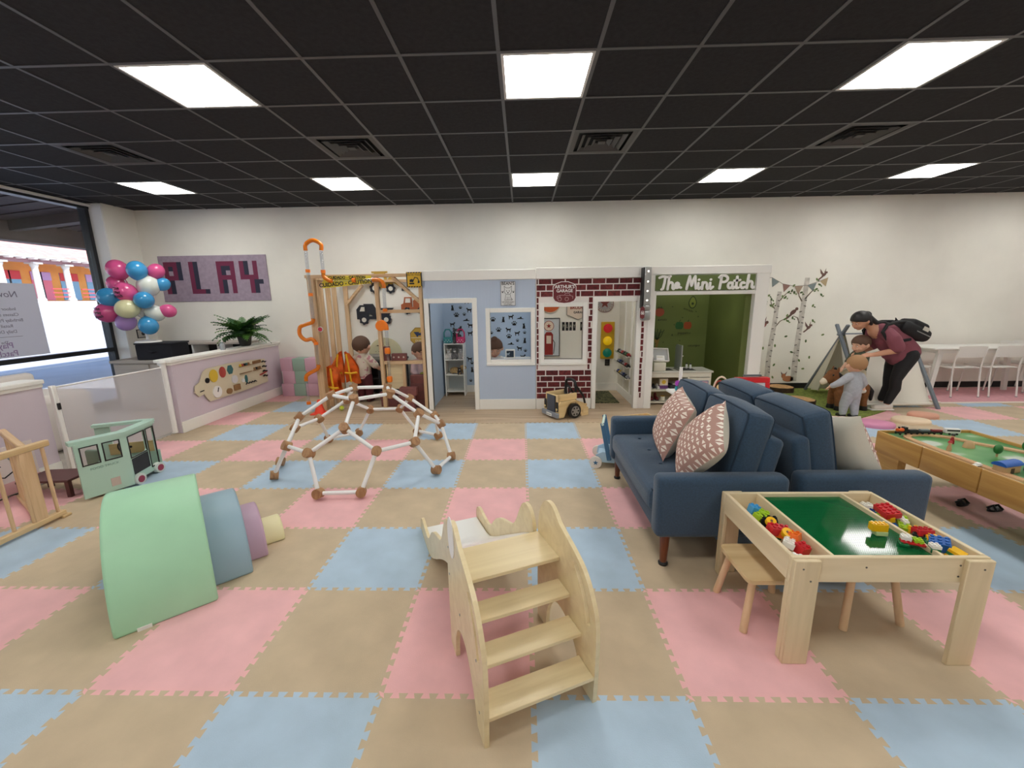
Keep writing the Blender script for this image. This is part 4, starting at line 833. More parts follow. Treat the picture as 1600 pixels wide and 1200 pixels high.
# ================================================================== BUILDING BRICK TABLE
lt = thing('brick_table', 'pine activity table with green stud baseplate and side bins', 'table', (1.09, 1.51, 0)); MP_ = wood('table_pine', (214, 194, 154), (232, 214, 178), 'x', 3, .45); MPY = wood('table_pine_y', (214, 194, 154), (232, 214, 178), 'y', 3, .45); MPZ = wood('table_pine_z', (208, 188, 148), (230, 210, 174), 'z', 3, .45)
W_, D_, Hh = .785, .58, .495
for y in (0, D_-.02): B().box(0, y, .38, W_, y+.02, Hh, .003).obj('apron', MP_, lt)
for x in (0, W_-.02): B().box(x, .02, .38, x+.02, D_-.02, Hh, .003).obj('apron', MPY, lt)
for x in (.165, W_-.165-.015): B().box(x, .02, .4, x+.015, D_-.02, Hh, .002).obj('divider', MPY, lt)
B().box(.02, .02, .385, W_-.02, D_-.02, .4).obj('bin_floor', MP_, lt)
for x in (0, W_-.105):
    for y, yy in ((-.02, 0), (D_, D_+.02)): B().box(x, y, 0, x+.105, yy, Hh-.004, .003).obj('leg', MPZ, lt)
for x in (.0, W_-.018):
    for y in (.0, D_-.08): B().box(x, y if y < .1 else y+.05, 0, x+.018, (y if y < .1 else y+.05)+.03, .38, .003).obj('leg_return', MPZ, lt)
SCW = mat('screw', (110, 104, 96), .4, .8)
for x, z in ((.11, .46), (.11, .41), (.3, .45), (W_-.115, .46), (W_-.115, .41), (.035, .455), (.07, .4), (W_-.04, .455)): B().cyl((x, -.0215 if x < .105 or x > W_-.105 else -.0015, z), (x, -.019 if x < .105 or x > W_-.105 else .001, z), .004, n=8).obj('screw', SCW, lt)
GP = mat('baseplate_green', (14, 100, 52), .07, spec=.5); B().box(.18, .02, .47, W_-.18, D_-.02, .474).obj('baseplate', GP, lt)
st = B(); nx, ny = int((W_-.37)/.008), int((D_-.05)/.008)
for i in range(nx):
    for j in range(ny):
        cx, cy = .187+i*.008, .027+j*.008; o0 = len(st.v)
        for z in (.474, .4756): st.v += [(cx+.0024*math.cos(k*PI/3), cy+.0024*math.sin(k*PI/3), z) for k in range(6)]
        st.f += [[o0+k, o0+(k+1) % 6, o0+6+(k+1) % 6, o0+6+k] for k in range(6)]+[[o0+6+k for k in range(6)]]
so = st.obj('baseplate_studs', GP, lt, smooth=False); so['kind'] = 'stuff'
BC = {'yellow': (244, 188, 24), 'red': (196, 30, 36), 'white': (236, 234, 226), 'lime': (164, 200, 44), 'blue': (30, 96, 176), 'sky blue': (70, 160, 216), 'green': (24, 112, 64), 'orange': (238, 112, 24), 'black': (22, 22, 24), 'navy': (30, 50, 120), 'pale green': (196, 214, 150)}
def lego(label, col, loc, nx=2, ny=2, h=.019, rz=0, tilt=(0, 0), name='toy_brick', p=.016, sc=1):
    o = thing(name, label, 'toy brick', loc, rz); o.rotation_euler = (tilt[0], tilt[1], rz); mm = mat('brick_'+col, BC[col], .25); o.scale = (sc, sc, sc)
    w, d = nx*p, ny*p; B().box(-w/2, -d/2, 0, w/2, d/2, h, .0012).obj('body', mm, o)
    for i in range(nx):
        for j in range(ny): B().cyl((-w/2+(i+.5)*p, -d/2+(j+.5)*p, h), (-w/2+(i+.5)*p, -d/2+(j+.5)*p, h+.0045), .005, n=10).obj('stud', mm, o)
    return o
zb = .478
lego('pale green brick under the yellow wedge on the green baseplate', 'pale green', (1.6, 1.705, zb), 3, 2, .019, -.1)
lego('yellow brick with eight studs standing on the pale green brick', 'yellow', (1.592, 1.708, zb+.0195), 4, 2, .034, -.1)
lego('green brick carrying the red plate at the baseplate edge', 'green', (1.63, 1.622, zb), 2, 2, .012, -.45); lego('red plate lying across bricks near the baseplate edge', 'red', (1.66, 1.615, zb+.0125), 5, 2, .008, -.45)
lego('white brick with studs on the red plate', 'white', (1.645, 1.632, zb+.021), 2, 2, .018, -.45); lego('lime brick with studs on the red plate', 'lime', (1.678, 1.612, zb+.021), 2, 2, .014, -.45)
lego('clear green brick at the front edge of the baseplate', 'green', (1.713, 1.575, zb), 2, 2, .019, -.3); lego('white brick on the clear green brick at the front edge', 'white', (1.714, 1.575, zb+.0195), 2, 2, .014, -.3)
BL = [('sky blue', 2, 2, .03, 1.95, 'pile of sky blue', 0), ('lime', 3, 2, .024, 1.9, '', 0), ('lime', 2, 2, .024, 1.865, '', .02), ('black', 3, 2, .03, 1.83, '', 0), ('navy', 3, 1, .02, 1.78, '', 0), ('green', 2, 2, .03, 1.74, '', 0), ('orange', 4, 2, .022, 1.7, '', .03), ('red', 4, 2, .026, 1.735, '', .035), ('white', 3, 2, .018, 1.655, '', .02), ('red', 2, 2, .03, 1.62, '', 0), ('white', 4, 2, .008, 1.575, '', 0)]
ordn = ['first', 'second', 'third', 'fourth', 'fifth', 'sixth', 'seventh', 'eighth', 'ninth', 'tenth', 'eleventh', 'twelfth', 'thirteenth', 'fourteenth', 'fifteenth']
for k, (c, a, b_, h, y, _, dz) in enumerate(BL): lego('%s toy brick, %s from the sofa in the left bin' % (c, ordn[k]), c, (1.175+.022*math.sin(k*2.3), y, .4+.042+dz*.6), a, b_, h, k*.9, (.22*math.sin(k), .25*math.cos(k*1.7)), sc=1.45)
for k, (x, y) in enumerate(((1.17, 1.795), (1.185, 1.7))):
    o = thing('toy_roller', 'yellow toy wheel in the left bin, %s the sofa' % ('nearer' if k == 0 else 'farther from'), 'toy wheel', (x, y, .487)); o.rotation_euler = (.5, -.3, .4); YW = mat('brick_yellow', BC['yellow'], .25)
    B().lathe([(.012, -.012), (.021, -.012), (.0225, -.008), (.0225, .008), (.021, .012), (.012, .012)], n=20).obj('tyre', YW, o); B().cyl((0, 0, .012), (0, 0, .0135), .006, n=12).obj('hub_hole', mat('hub_brown', (110, 70, 20), .5), o)
BR = [('white', 3, 2, .02, 2.0, 0), ('navy', 3, 2, .02, 1.96, -.01), ('lime', 4, 1, .012, 1.92, 0), ('orange', 2, 2, .02, 1.9, 0), ('yellow', 4, 1, .02, 1.87, .03), ('white', 5, 1, .014, 1.85, .035), ('blue', 5, 1, .014, 1.83, .0), ('lime', 5, 2, .012, 1.82, .02), ('red', 4, 3, .02, 1.87, .05), ('yellow', 3, 2, .024, 1.74, .01), ('black', 3, 2, .03, 1.715, .01), ('yellow', 3, 2, .02, 1.685, .025), ('red', 2, 3, .02, 1.7, .04), ('green', 3, 2, .024, 1.665, .01), ('blue', 3, 3, .028, 1.63, .02)]
for k, (c, a, b_, h, y, dz) in enumerate(BR): lego('%s toy brick, %s from the sofa in the right bin' % (c, ordn[k]), c, (1.79+.018*math.sin(k*2.9), y, .4+.038+dz), a, b_, h, 1.2+.35*math.sin(k*1.7), (.2*math.sin(k*1.3), .22*math.cos(k*2.1)), sc=1.4)
lego('black toy brick under the striped block at the front of the right bin', 'black', (1.8, 1.575, .405), 3, 2, .03, .4); 
o = thing('striped_block', 'yellow block with green stripe at the front of the right bin', 'toy block', (1.805, 1.58, .445), .5); o.rotation_euler = (.25, .1, .5)
for k, c in enumerate(('yellow', 'green', 'yellow')): B().box(-.03, -.024, k*.013, .03, .024, k*.013+.0128, .001).obj('layer', mat('brick_'+c, BC[c], .25), o)
# stools
def stool(label, loc, rz):
    o = thing('child_stool', label, 'stool', loc, rz); vs, fs = rbev(.3, .29, .018, .0, 1); P = []
    for cx, cy, a0 in ((.12, .115, 0), (-.12, .115, 90), (-.12, -.115, 180), (.12, -.115, 270)): P += [(cx+.03*math.cos(math.radians(a0+t)), cy+.03*math.sin(math.radians(a0+t))) for t in (0, 30, 60, 90)]
    B().prism(P, .255, .275, 'z').obj('seat', wood('stool_ply', (204, 172, 122), (232, 208, 164), 'x', 2.2, .4), o)
    for sx in (-1, 1):
        for sy in (-1, 1): B().cyl((sx*.145, sy*.135, 0), (sx*.105, sy*.1, .256), .017, .016, 14).obj('leg', wood('stool_leg', (214, 178, 138), (230, 198, 160), 'z', 4, .5), o)
stool('low wooden stool pulled out at the left of the brick table', (1.165, 1.8, 0), 0); stool('low wooden stool pushed under the brick table', (1.62, 1.83, 0), .1)
# ================================================================== TRAIN TABLE
OAK = wood('oak_table', (178, 132, 66), (204, 160, 90), 'y', 5, .45); OAKX = wood('oak_table_x', (178, 132, 66), (204, 160, 90), 'x', 5, .45)
tt = thing('train_table', 'oak train table with painted green play surface', 'table', (2.87, 1.7, 0)); TL = 1.545; TW = .74
for k in range(4): B().box(0, k*TL/4+.002, .285, .02, (k+1)*TL/4-.002, .457, .012, 2).obj('side_board', OAK, tt); B().box(TW-.02, k*TL/4+.002, .285, TW, (k+1)*TL/4-.002, .457, .012, 2).obj('side_board', OAK, tt)
for y in (0, TL-.02): B().box(.02, y, .285, TW-.02, y+.02, .457, .004).obj('end_board', OAKX, tt)
def play_mat():
    M = bpy.data.materials.new('play_surface'); M.use_nodes = True; n = M.node_tree.nodes; l = M.node_tree.links; b = n['Principled BSDF']; b.inputs['Roughness'].default_value = .4
    tc = n.new('ShaderNodeTexCoord'); no = n.new('ShaderNodeTexNoise'); no.inputs['Scale'].default_value = 3.4; no.inputs['Detail'].default_value = 1; l.new(tc.outputs['Object'], no.inputs[0]); rp = n.new('ShaderNodeValToRGB')
    rp.color_ramp.elements[0].color = lin((54, 128, 62)); rp.color_ramp.elements[0].position = .4; rp.color_ramp.elements[1].color = lin((112, 166, 106)); rp.color_ramp.elements[1].position = .54
    e = rp.color_ramp.elements.new(.58); e.color = lin((196, 204, 190)); l.new(no.outputs['Fac'], rp.inputs[0]); l.new(rp.outputs[0], b.inputs['Base Color']); return M
B().box(.02, .02, .41, TW-.02, TL-.02, .435).obj('play_surface', play_mat(), tt)
for x in (.01, TW-.07):
    for y in (.02, TL-.22): B().prism([(y, 0), (y+.2, 0) if y > 1 else (y+.14, 0), (y+.2, .285), (y, .285)], x, x+.06, 'x').obj('leg', OAK, tt)
TRK = wood('track_beech', (196, 152, 110), (222, 182, 140), 'y', 6, .5)
tk = thing('toy_track', 'beech wood toy train track looping on the train table', 'toy track', (2.87, 1.7, .435))
lp = [(.1, 1.3), (.14, 1.43), (.28, 1.47), (.42, 1.4), (.5, 1.25), (.62, 1.1), (.66, .9), (.64, .6), (.6, .35), (.45, .2), (.28, .2), (.15, .35), (.1, .6), (.09, .9)]
sp_ = []
for i in range(len(lp)):
    p = [Vector(lp[(i+q) % len(lp)]+(0,)) for q in (-1, 0, 1, 2)]
    for k in range(5): t = k/5; sp_.append(.5*((2*p[1])+(p[2]-p[0])*t+(2*p[0]-5*p[1]+4*p[2]-p[3])*t*t+(3*p[1]-p[0]-3*p[2]+p[3])*t**3))
M_ = len(sp_); seg = 7
for s0 in range(0, M_, seg):
    b = B(); vs = []; fs = []; idx = [(s0+q) % M_ for q in range(min(seg, M_-s0)+1)]
    for q in idx:
        d = (sp_[(q+1) % M_]-sp_[q-1]).normalized(); nrm = Vector((-d.y, d.x, 0)); p = sp_[q]
        for off, z in ((-.022, 0), (-.022, .013), (-.015, .013), (-.014, .01), (-.008, .01), (-.007, .013), (.007, .013), (.008, .01), (.014, .01), (.015, .013), (.022, .013), (.022, 0)): vs.append((p.x+nrm.x*off, p.y+nrm.y*off, z))
    for q in range(len(idx)-1):
        for k in range(12): r_ = (k+1) % 12; fs.append([q*12+k, q*12+r_, (q+1)*12+r_, (q+1)*12+k])
    fs += [list(range(12)), [(len(idx)-1)*12+k for k in range(12)][::-1]]; b.add(vs, fs).obj('track_piece', TRK, tk, smooth=False)
def train(label, c, x, y, rz, kind):
    o = thing('toy_train_car' if kind != 'engine' else 'toy_engine', label, 'toy train', (x, y, .448), rz, 'toy train on the table'); mm = mat('train_'+c[0], c[1], .35)
    if kind == 'engine': B().box(-.04, -.016, .012, .04, .016, .024, .003).obj('chassis', BLACK, o); B().cyl((-.035, 0, .036), (.012, 0, .036), .014, n=14).obj('boiler', mm, o); B().box(.012, -.017, .024, .04, .017, .06, .003).obj('cab', BLACK, o); B().cyl((-.022, 0, .045), (-.022, 0, .062), .006, .008, 10).obj('chimney', BLACK, o)
    elif kind == 'coach': B().box(-.05, -.016, .01, .05, .016, .05, .006, 2).obj('body', mm, o); B().box(-.042, -.0168, .03, .042, .0168, .042).obj('window_band', BLACK, o)
    else: B().box(-.038, -.016, .01, .038, .016, .022, .002).obj('chassis', BLACK, o); B().box(-.034, -.014, .022, .034, .014, .036, .002).obj('load', mm, o)
    for dx in (-.024, .024):
        for dy in (-.017, .017): B().cyl((dx, dy-.003, .008), (dx, dy+.003, .008), .008, n=10).obj('wheel', BLACK, o)
train('orange toy engine at the head of the train', ('orange', (230, 100, 30)), 2.99, 3.165, .1, 'engine'); train('black toy wagon behind the orange engine', ('black', (30, 30, 34)), 3.085, 3.172, .05, 'wagon'); train('grey toy wagon in the middle of the train', ('grey', (110, 120, 124)), 3.175, 3.172, -.05, 'wagon'); train('dark red toy wagon before the white coach', ('red', (130, 30, 40)), 3.26, 3.165, -.1, 'wagon'); train('white toy coach at the tail of the train', ('white', (232, 230, 226)), 3.365, 3.15, -.2, 'coach')
TY = [('toy_station', 'tan toy station with blue arched roof on the train table', 3.02, 2.47, 'station'), ('toy_tree', 'green toy tree behind the blue roofed station', 3.24, 2.72, 'tree'), ('toy_tree', 'green toy tree at the far right of the train table', 3.5, 2.78, 'tree'), ('toy_tree', 'lime round toy tree beside the red toy block', 3.06, 2.33, 'lime'), ('toy_figure', 'small toy figure standing by the track curve', 3.2, 2.98, 'fig'), ('toy_figure', 'small toy figure with red hat inside the track loop', 3.03, 2.83, 'fig2'), ('toy_bridge', 'green toy bridge arching on the train table', 3.4, 2.55, 'bridge'), ('toy_house', 'toy house with purple windows behind the station', 3.2, 2.48, 'house'), ('toy_house', 'toy shop with dark blue roof on the train table', 3.22, 2.3, 'house2'), ('toy_hill', 'tan toy rock behind the toy figure', 3.24, 2.9, 'hill'), ('toy_barrel', 'dark red toy block between station and shop', 3.09, 2.4, 'barrel'), ('toy_ramp', 'yellow toy ramp near the table edge', 3.13, 2.23, 'ramp'), ('toy_car', 'white toy car parked at the near table edge', 2.93, 2.55, 'car'), ('toy_slab', 'yellow green toy slab lying on the track', 2.97, 2.3, 'slab')]
TAN = mat('toy_tan', (196, 160, 116), .5); TG = mat('toy_green', (44, 112, 50), .5); TB = mat('toy_blue', (40, 96, 180), .4); TLm = mat('toy_lime', (150, 184, 60), .5); TP = mat('toy_purple', (110, 60, 120), .5); TYL = mat('toy_yellow', (238, 208, 50), .5); TRd = mat('toy_red', (170, 40, 44), .5)
for nm, lb, x, y, kd in TY:
    o = thing(nm, lb, 'toy', (x, y, .435)); o.rotation_euler = (0, 0, .25)
    if kd == 'station': B().box(-.07, -.03, 0, .07, .03, .05, .002).obj('walls', TAN, o); B().prism(arc(0, .05, .036, .026, 0, 180, 10), -.078, .078, 'x').obj('roof', TB, o); B().box(-.02, -.032, 0, .01, -.03, .035).obj('door', mat('toy_dark', (80, 60, 46), .6), o)
    elif kd in ('tree', 'lime'): B().cyl((0, 0, 0), (0, 0, .03), .006, n=10).obj('trunk', TAN, o); B().ell((0, 0, .055), (.028, .012 if kd == 'lime' else .022, .034), 14, 10).obj('crown', TLm if kd == 'lime' else TG, o)
    elif kd[:3] == 'fig': B().lathe([(.013, 0), (.014, .02), (.008, .045), (.006, .05)], n=12).obj('body', TAN if kd == 'fig2' else TRd, o); B().ell((0, 0, .06), .011, 12, 8).obj('head', mat('toy_skin', (220, 170, 130), .5), o); B().lathe([(.014, .064), (.012, .068), (.008, .076)], n=12).obj('hat', TRd if kd == 'fig2' else BLACK, o)
    elif kd == 'bridge': B().prism(arc(0, 0, .11, .1, 0, 180, 14)+arc(0, 0, .08, .07, 180, 0, 14), -.02, .02).obj('span', TG, o)
    elif kd[:5] == 'house': B().box(-.045, -.025, 0, .045, .025, .05, .002).obj('walls', TP if kd == 'house' else TAN, o); B().box(-.05, -.03, .05, .05, .03, .06, .002).obj('roof', WHITE if kd == 'house' else TB, o); [B().box(-.035+k*.026, -.027, .018, -.017+k*.026, -.025, .04).obj('window', BLACK, o) for k in range(3)]
    elif kd == 'hill': B().ell((0, 0, .0), (.04, .03, .055), 14, 8).obj('rock', TAN, o)
    elif kd == 'barrel': B().lathe([(.02, 0), (.026, .02), (.026, .03), (.02, .05)], n=16).obj('barrel', TRd, o); B().cyl((0, 0, .05), (0, 0, .053), .017, n=14).obj('lid', BLACK, o)
    elif kd == 'ramp': B().prism([(-.03, 0), (.03, 0), (.03, .04)], -.022, .022).obj('wedge', TYL, o, smooth=False)
    elif kd == 'car': B().box(-.03, -.014, .006, .03, .014, .018, .004).box(-.014, -.012, .018, .018, .012, .028, .004).obj('body', WHITE, o); [B().cyl((dx, dy-.003, .007), (dx, dy+.003, .007), .007, n=10).obj('wheel', BLACK, o) for dx in (-.018, .018) for dy in (-.013, .013)]
    else: B().box(-.035, -.016, .0135, .035, .016, .022, .003).obj('slab', TLm, o)
for k, (x, y) in enumerate(((3.25, 2.87), (3.39, 2.785))):
    o = thing('toddler_sandal', 'small dark sandal under the train table, %s' % ('nearer the sofa' if k == 0 else 'farther from the sofa'), 'shoe', (x, y, .001), .5-k*.2, 'sandals under the train table'); B().prism([(.07*math.cos(t), (.028+.008*math.cos(t))*math.sin(t)) for t in [q*PI/10 for q in range(20)]], 0, .014, 'z').obj('sole', BLACK, o); B().tube([(.03, -.03, .01), (.035, 0, .035), (.03, .03, .01)], .008, 6).obj('strap', BLACK, o); B().tube([(-.03, -.026, .01), (-.02, 0, .04), (-.03, .026, .01)], .008, 6).obj('strap', BLACK, o)
# ================================================================== RECEPTION CORNER
bp = thing('play_banner', 'large mauve wall banner with blocky maroon word PLAY', 'banner', (-5.05, BY, 1.945)); MV = mat('banner_mauve', (166, 150, 166), .7, var=.06, scale=20); MRN = mat('banner_maroon', (116, 40, 72), .7); SHD = mat('banner_navy', (44, 46, 66), .7)
B().box(-.9, -.012, -.365, .9, -.001, .365, .003).obj('board', MV, bp)
# letter cells on a grid: (x0, z0, x1, z1, dark)
def cells(P, m, y): 
    for x0, z0, x1, z1 in P: B().box(x0, y-.003, z0, x1, y, z1).obj('letter_block', m, bp, smooth=False)
u = .0745; zt = .27
def lt_(ox, rows):
    """rows of 8 strings: m maroon, d navy, . empty"""
    for r, s in enumerate(rows):
        k = 0
        while k < len(s):
            if s[k] == '.': k += 1; continue
            j = k
            while j < len(s) and s[j] == s[k]: j += 1
            cells([(ox+k*u, zt-(r+1)*u*.98, ox+j*u, zt-r*u*.98)], MRN if s[k] == 'm' else SHD, -.012); k = j
lt_(-.82, ['mmmd', 'mdmd', 'm.md', 'mmmd', 'md..', 'md..', 'md..']); lt_(-.4, ['md..', 'md..', 'md..', 'md..', 'md..', 'md..', 'mmmd'])
lt_(.06, ['mmmm', 'mddm', 'md.m', 'mmmm', 'md.m', 'md.m', 'md.m']); lt_(.44, ['md.m.', 'md.m.', 'md.m.', 'mmmm.', '..mdd', '..md.', '..md.'])
bs = thing('balloon_stand', 'bunch of pastel balloons on a white stick stand', 'balloons', (-5.6, 6.0, .99))
BCOL = {'p': ('pink', (226, 92, 150)), 'b': ('blue', (66, 158, 214)), 'w': ('white', (226, 232, 224)), 'c': ('cream', (226, 224, 178)), 'l': ('lilac', (188, 150, 214))}
BLN = [('p', -5.809, 2.039, .15), ('b', -5.482, 2.019, .14), ('p', -5.295, 2.016, .119), ('p', -5.876, 1.833, .14), ('w', -5.389, 1.804, .16), ('b', -5.256, 1.831, .105), ('p', -5.635, 1.714, .15), ('b', -5.924, 1.645, .16), ('w', -6.1, 1.656, .12), ('b', -5.376, 1.601, .138), ('c', -5.62, 1.487, .155), ('p', -5.985, 1.434, .16), ('p', -5.223, 1.445, .111), ('w', -5.366, 1.418, .134), ('l', -5.79, 1.297, .14), ('b', -5.408, 1.24, .138)]
DYB = [0, -.05, .12, .02, .05, .15, -.12, -.08, .1, -.08, -.16, -.1, .12, .05, -.05, -.05]
for k, (c, x, z, r) in enumerate(BLN):
    nm, cc = BCOL[c]; r *= .88; x -= .1 if x > -5.45 else .04; v = Vector((x+5.6, DYB[k], z-.99)); d = (v-Vector((.0, 0, .55))).normalized(); q = Vector((0, 0, 1)).rotation_difference(d)
    pf_ = [(.004, -1.22*r), (.02, -1.18*r), (.012, -1.12*r)]+[(r*math.cos(t)*(1-.12*max(0, -math.sin(t))), r*1.12*math.sin(t)) for t in [(-78+k2*14)*PI/180 for k2 in range(12)]]+[(.002, r*1.12)]
    o = B().lathe(pf_, n=22).obj('balloon', mat('balloon_'+nm, cc, .18, spec=.6), bs, ang=1.2); o.location = v; o.rotation_mode = 'QUATERNION'; o.rotation_quaternion = q; o['label'] = nm+' balloon'
    B().tube([(0, 0, .32), tuple(v*.5+Vector((0, 0, .2))), tuple(v-d*r*1.2)], .006, 6).obj('stick', WHITE, bs)
    if k in (6, 11):
        tx = text('The\nPlay\nPatch', .055, INK, bs, (v.x, v.y-r*1.03, v.z), (PI/2, -.15, 0), 'balloon_print', depth=.001, bold=.001)
B().cyl((0, 0, .0), (0, 0, .6), .02, n=14).obj('pole', WHITE, bs); B().lathe([(.16, 0), (.15, .02), (.03, .04)], n=24).obj('base', WHITE, bs)
o = thing('black_bin', 'black fabric storage bin under the balloon stand', 'bin', (-5.4, 6.0, .74)); BF = mat('black_fabric', (24, 25, 32), .8)
b = B(); b.box(-.27, -.17, 0, .27, .17, .23, .02, 2); b.obj('body', BF, o); B().box(-.28, -.18, .225, .28, .18, .25, .01).obj('lid', BF, o); B().tube([(-.06, -.175, .13), (0, -.195, .12), (.06, -.175, .13)], .008, 8).obj('handle', BF, o)
GWD = wood('grey_wood', (170, 160, 150), (196, 186, 174), 'x', 3, .5)
o = thing('reception_cabinet', 'grey wood cabinet under the black bin', 'cabinet', (-5.5, 5.8, 0)); B().box(-.55, -.02, .7, .62, .5, .74, .004).obj('top', GWD, o); B().box(-.52, .01, 0, .59, .48, .7).obj('body', GWD, o); [B().box(-.5+k*.55, -.008, .06, .02+k*.55, .01, .68, .004).obj('door', GWD, o) for k in range(2)]; [B().box(-.02+k*.1, -.022, .36, -.005+k*.1, -.008, .48, .003).obj('handle', STEEL, o) for k in range(2)]
o = thing('white_credenza', 'white open shelf unit with grey wood top against the back wall', 'shelf unit', (-5.05, 6.44, 0)); B().box(-.72, 0, .9, .62, .36, .935, .004).obj('top', GWD, o)
for x in (-.7, -.28, .14, .58): B().box(x, .01, 0, x+.025, .34, .9).obj('upright', WHITE, o)
for z in (.02, .3, .6): B().box(-.7, .01, z, .6, .34, z+.02).obj('shelf', WHITE, o)
B().box(-.7, .34, 0, .6, .35, .9).obj('back_panel', mat('shelf_dark', (46, 44, 44), .7), o)
o = thing('notice_frame', 'small black framed notice on the side wall behind the balloons', 'sign', (-6.198, 6.56, 1.08)); B().box(0, -.1, -.07, .008, .1, .07).obj('frame', BLACK, o); B().box(.008, -.088, -.058, .01, .088, .058).obj('paper', mat('notice_paper', (190, 186, 178), .6), o); B().disc(0, .0, .03, .01, .012, .03, 12, 'x').obj('print', INK, o)
# fern
fn = thing('potted_fern', 'lush green fern spilling over the half wall cap', 'plant', (-4.22, 6.13, .906)); B().lathe([(.06, 0), (.075, .02), (.095, .13), (.1, .14), (.085, .14)], n=24).obj('pot', mat('pot_dark', (50, 46, 40), .6), fn); B().cyl((0, 0, .12), (0, 0, .13), .085, n=20).obj('soil', mat('soil', (44, 34, 26), .9), fn)
FNM = [mat('fern_%d' % k, c, .5) for k, c in enumerate([(40, 82, 36), (62, 112, 46), (92, 138, 58), (34, 66, 36)])]; rr = random.Random(3)
for k in range(70):
    az = k*2.399+rr.random()*.4; el = .35+1.0*rr.random(); Lf = .3+.2*rr.random(); b = B(); pts = []
    for i in range(13):
        t = i/12; h = Lf*t*math.cos(el*(1-t*.8)); z = .12+Lf*(math.sin(el)*t*1.15-.55*t*t*(1.3-el*.5)); hx = math.cos(az)*h*.55; pts.append(Vector((hx, math.sin(az)*h*1.15, max(z, .006 if hx < .12 else -.1))))
    b.tube(pts, .003, 5)
    for i in range(1, 13):
        d = (pts[i]-pts[i-1]).normalized(); sd_ = d.cross(Vector((0, 0, 1))); sd_ = sd_.normalized() if sd_.length > .01 else Vector((1, 0, 0)); ll = .075*math.sin(PI*min(1, (i+2)/14))**.6+.008
        for s in (-1, 1):
            tip = pts[i]+sd_*s*ll+d*.03-Vector((0, 0, .014)); a0 = pts[i]-d*.016; a1 = pts[i]+d*.018; n0 = len(b.v); mid = (pts[i]+tip)/2+Vector((0, 0, .01))
            b.v += [tuple(a0), tuple(mid-d*.014), tuple(tip), tuple(mid+d*.014), tuple(a1)]; b.f += [[n0, n0+1, n0+2, n0+3, n0+4]]
    b.obj('frond', FNM[k % 4], fn, smooth=False)
o = thing('sanitizer_bottle', 'clear pump bottle on the half wall cap beside the fern', 'bottle', (-4.2, 5.62, .905)); B().lathe([(.03, 0), (.032, .01), (.032, .08), (.012, .1), (.012, .11)], n=18).obj('bottle', mat('clear_plastic', (216, 222, 226), .15, trans=.6), o); B().lathe([(.014, .11), (.014, .125), (.006, .13), (.006, .15)], n=12).obj('pump', WHITE, o); B().box(-.006, -.035, .145, .006, .01, .153, .002).obj('nozzle', WHITE, o)
# elephant busy board on the half wall
eb = thing('busy_board', 'cream elephant shaped busy board on the lavender half wall', 'busy board', (-4.124, 5.65, .5)); CRM = mat('board_birch', (224, 212, 184), .6)
el_ = [(-.56, .18), (-.5, .21), (-.1, .22), (.35, .2), (.72, .17), (.74, -.2), (.2, -.22), (-.52, -.22), (-.55, -.18), (-.6, -.1), (-.68, -.12), (-.74, -.05), (-.72, .03), (-.64, .06), (-.6, .12)]
B().prism(el_, .0, .012, 'x').obj('panel', CRM, eb, smooth=False)
BX = .013
def bb_(nm, m, fn): b = B(); fn(b); return b.obj(nm, m, eb, smooth=False)
YL, RDm, TLl = mat('busy_yellow', (226, 190, 60), .6), mat('busy_red', (178, 72, 64), .6), mat('busy_teal', (56, 110, 112), .6)
bb_('eye', BLACK, lambda b: b.disc(-.52, .06, .035, BX, BX+.01, .035, 16, 'x')); bb_('felt_patch', YL, lambda b: b.disc(-.4, .1, .075, BX, BX+.008, .085, 16, 'x')); bb_('felt_patch', RDm, lambda b: b.disc(-.23, .12, .06, BX, BX+.008, .075, 16, 'x')); bb_('felt_patch', TLl, lambda b: b.disc(-.08, .13, .06, BX, BX+.008, .07, 6, 'x'))
bb_('clock_dial', WHITE, lambda b: b.disc(-.38, -.12, .08, BX, BX+.012, .08, 20, 'x')); bb_('clock_hand', INK, lambda b: b.stroke([(-.38, -.12), (-.36, -.07)], .01, BX+.012, BX+.018, 'x')); bb_('mirror', mat('mirror_pale', (230, 230, 232), .1), lambda b: b.disc(-.02, -.02, .06, BX, BX+.012, .06, 20, 'x'))
BWN = mat('busy_brown', (150, 112, 72), .6)
bb_('wooden_knob', BWN, lambda b: b.disc(-.16, -.16, .05, BX, BX+.02, .04, 16, 'x')); bb_('wooden_box', BWN, lambda b: b.prism([(-.06, -.18), (.06, -.18), (.06, -.1), (-.06, -.1)], BX, BX+.02, 'x'))
for r, z in enumerate((.13, .03)): bb_('bead_tray', BWN, lambda b: [b.prism([(.1, z), (.36, z), (.36, z+.008), (.1, z+.008)], BX, BX+.02, 'x'), b.prism([(.4, z), (.6, z), (.6, z+.008), (.4, z+.008)], BX, BX+.02, 'x')])
for k in range(5): bb_('bead', [YL, RDm, INK, TLl, BWN][k], lambda b: b.disc(.13+k*.045, .155, .014, BX, BX+.02, .018, 10, 'x'))
for k in range(7): bb_('peg', BWN, lambda b: b.disc(.42+k*.028, .155, .009, BX, BX+.02, .02, 8, 'x'))
for k in range(4): bb_('peg', INK if k == 1 else BWN, lambda b: b.disc(.43+k*.045, .06, .012, BX, BX+.02, .018, 8, 'x'))
for k in range(4): bb_('hook', INK, lambda b: b.stroke([(.63, .13-k*.075), (.66, .145-k*.075), (.7, .12-k*.075), (.72, .13-k*.075)], .012, BX, BX+.02, 'x'))
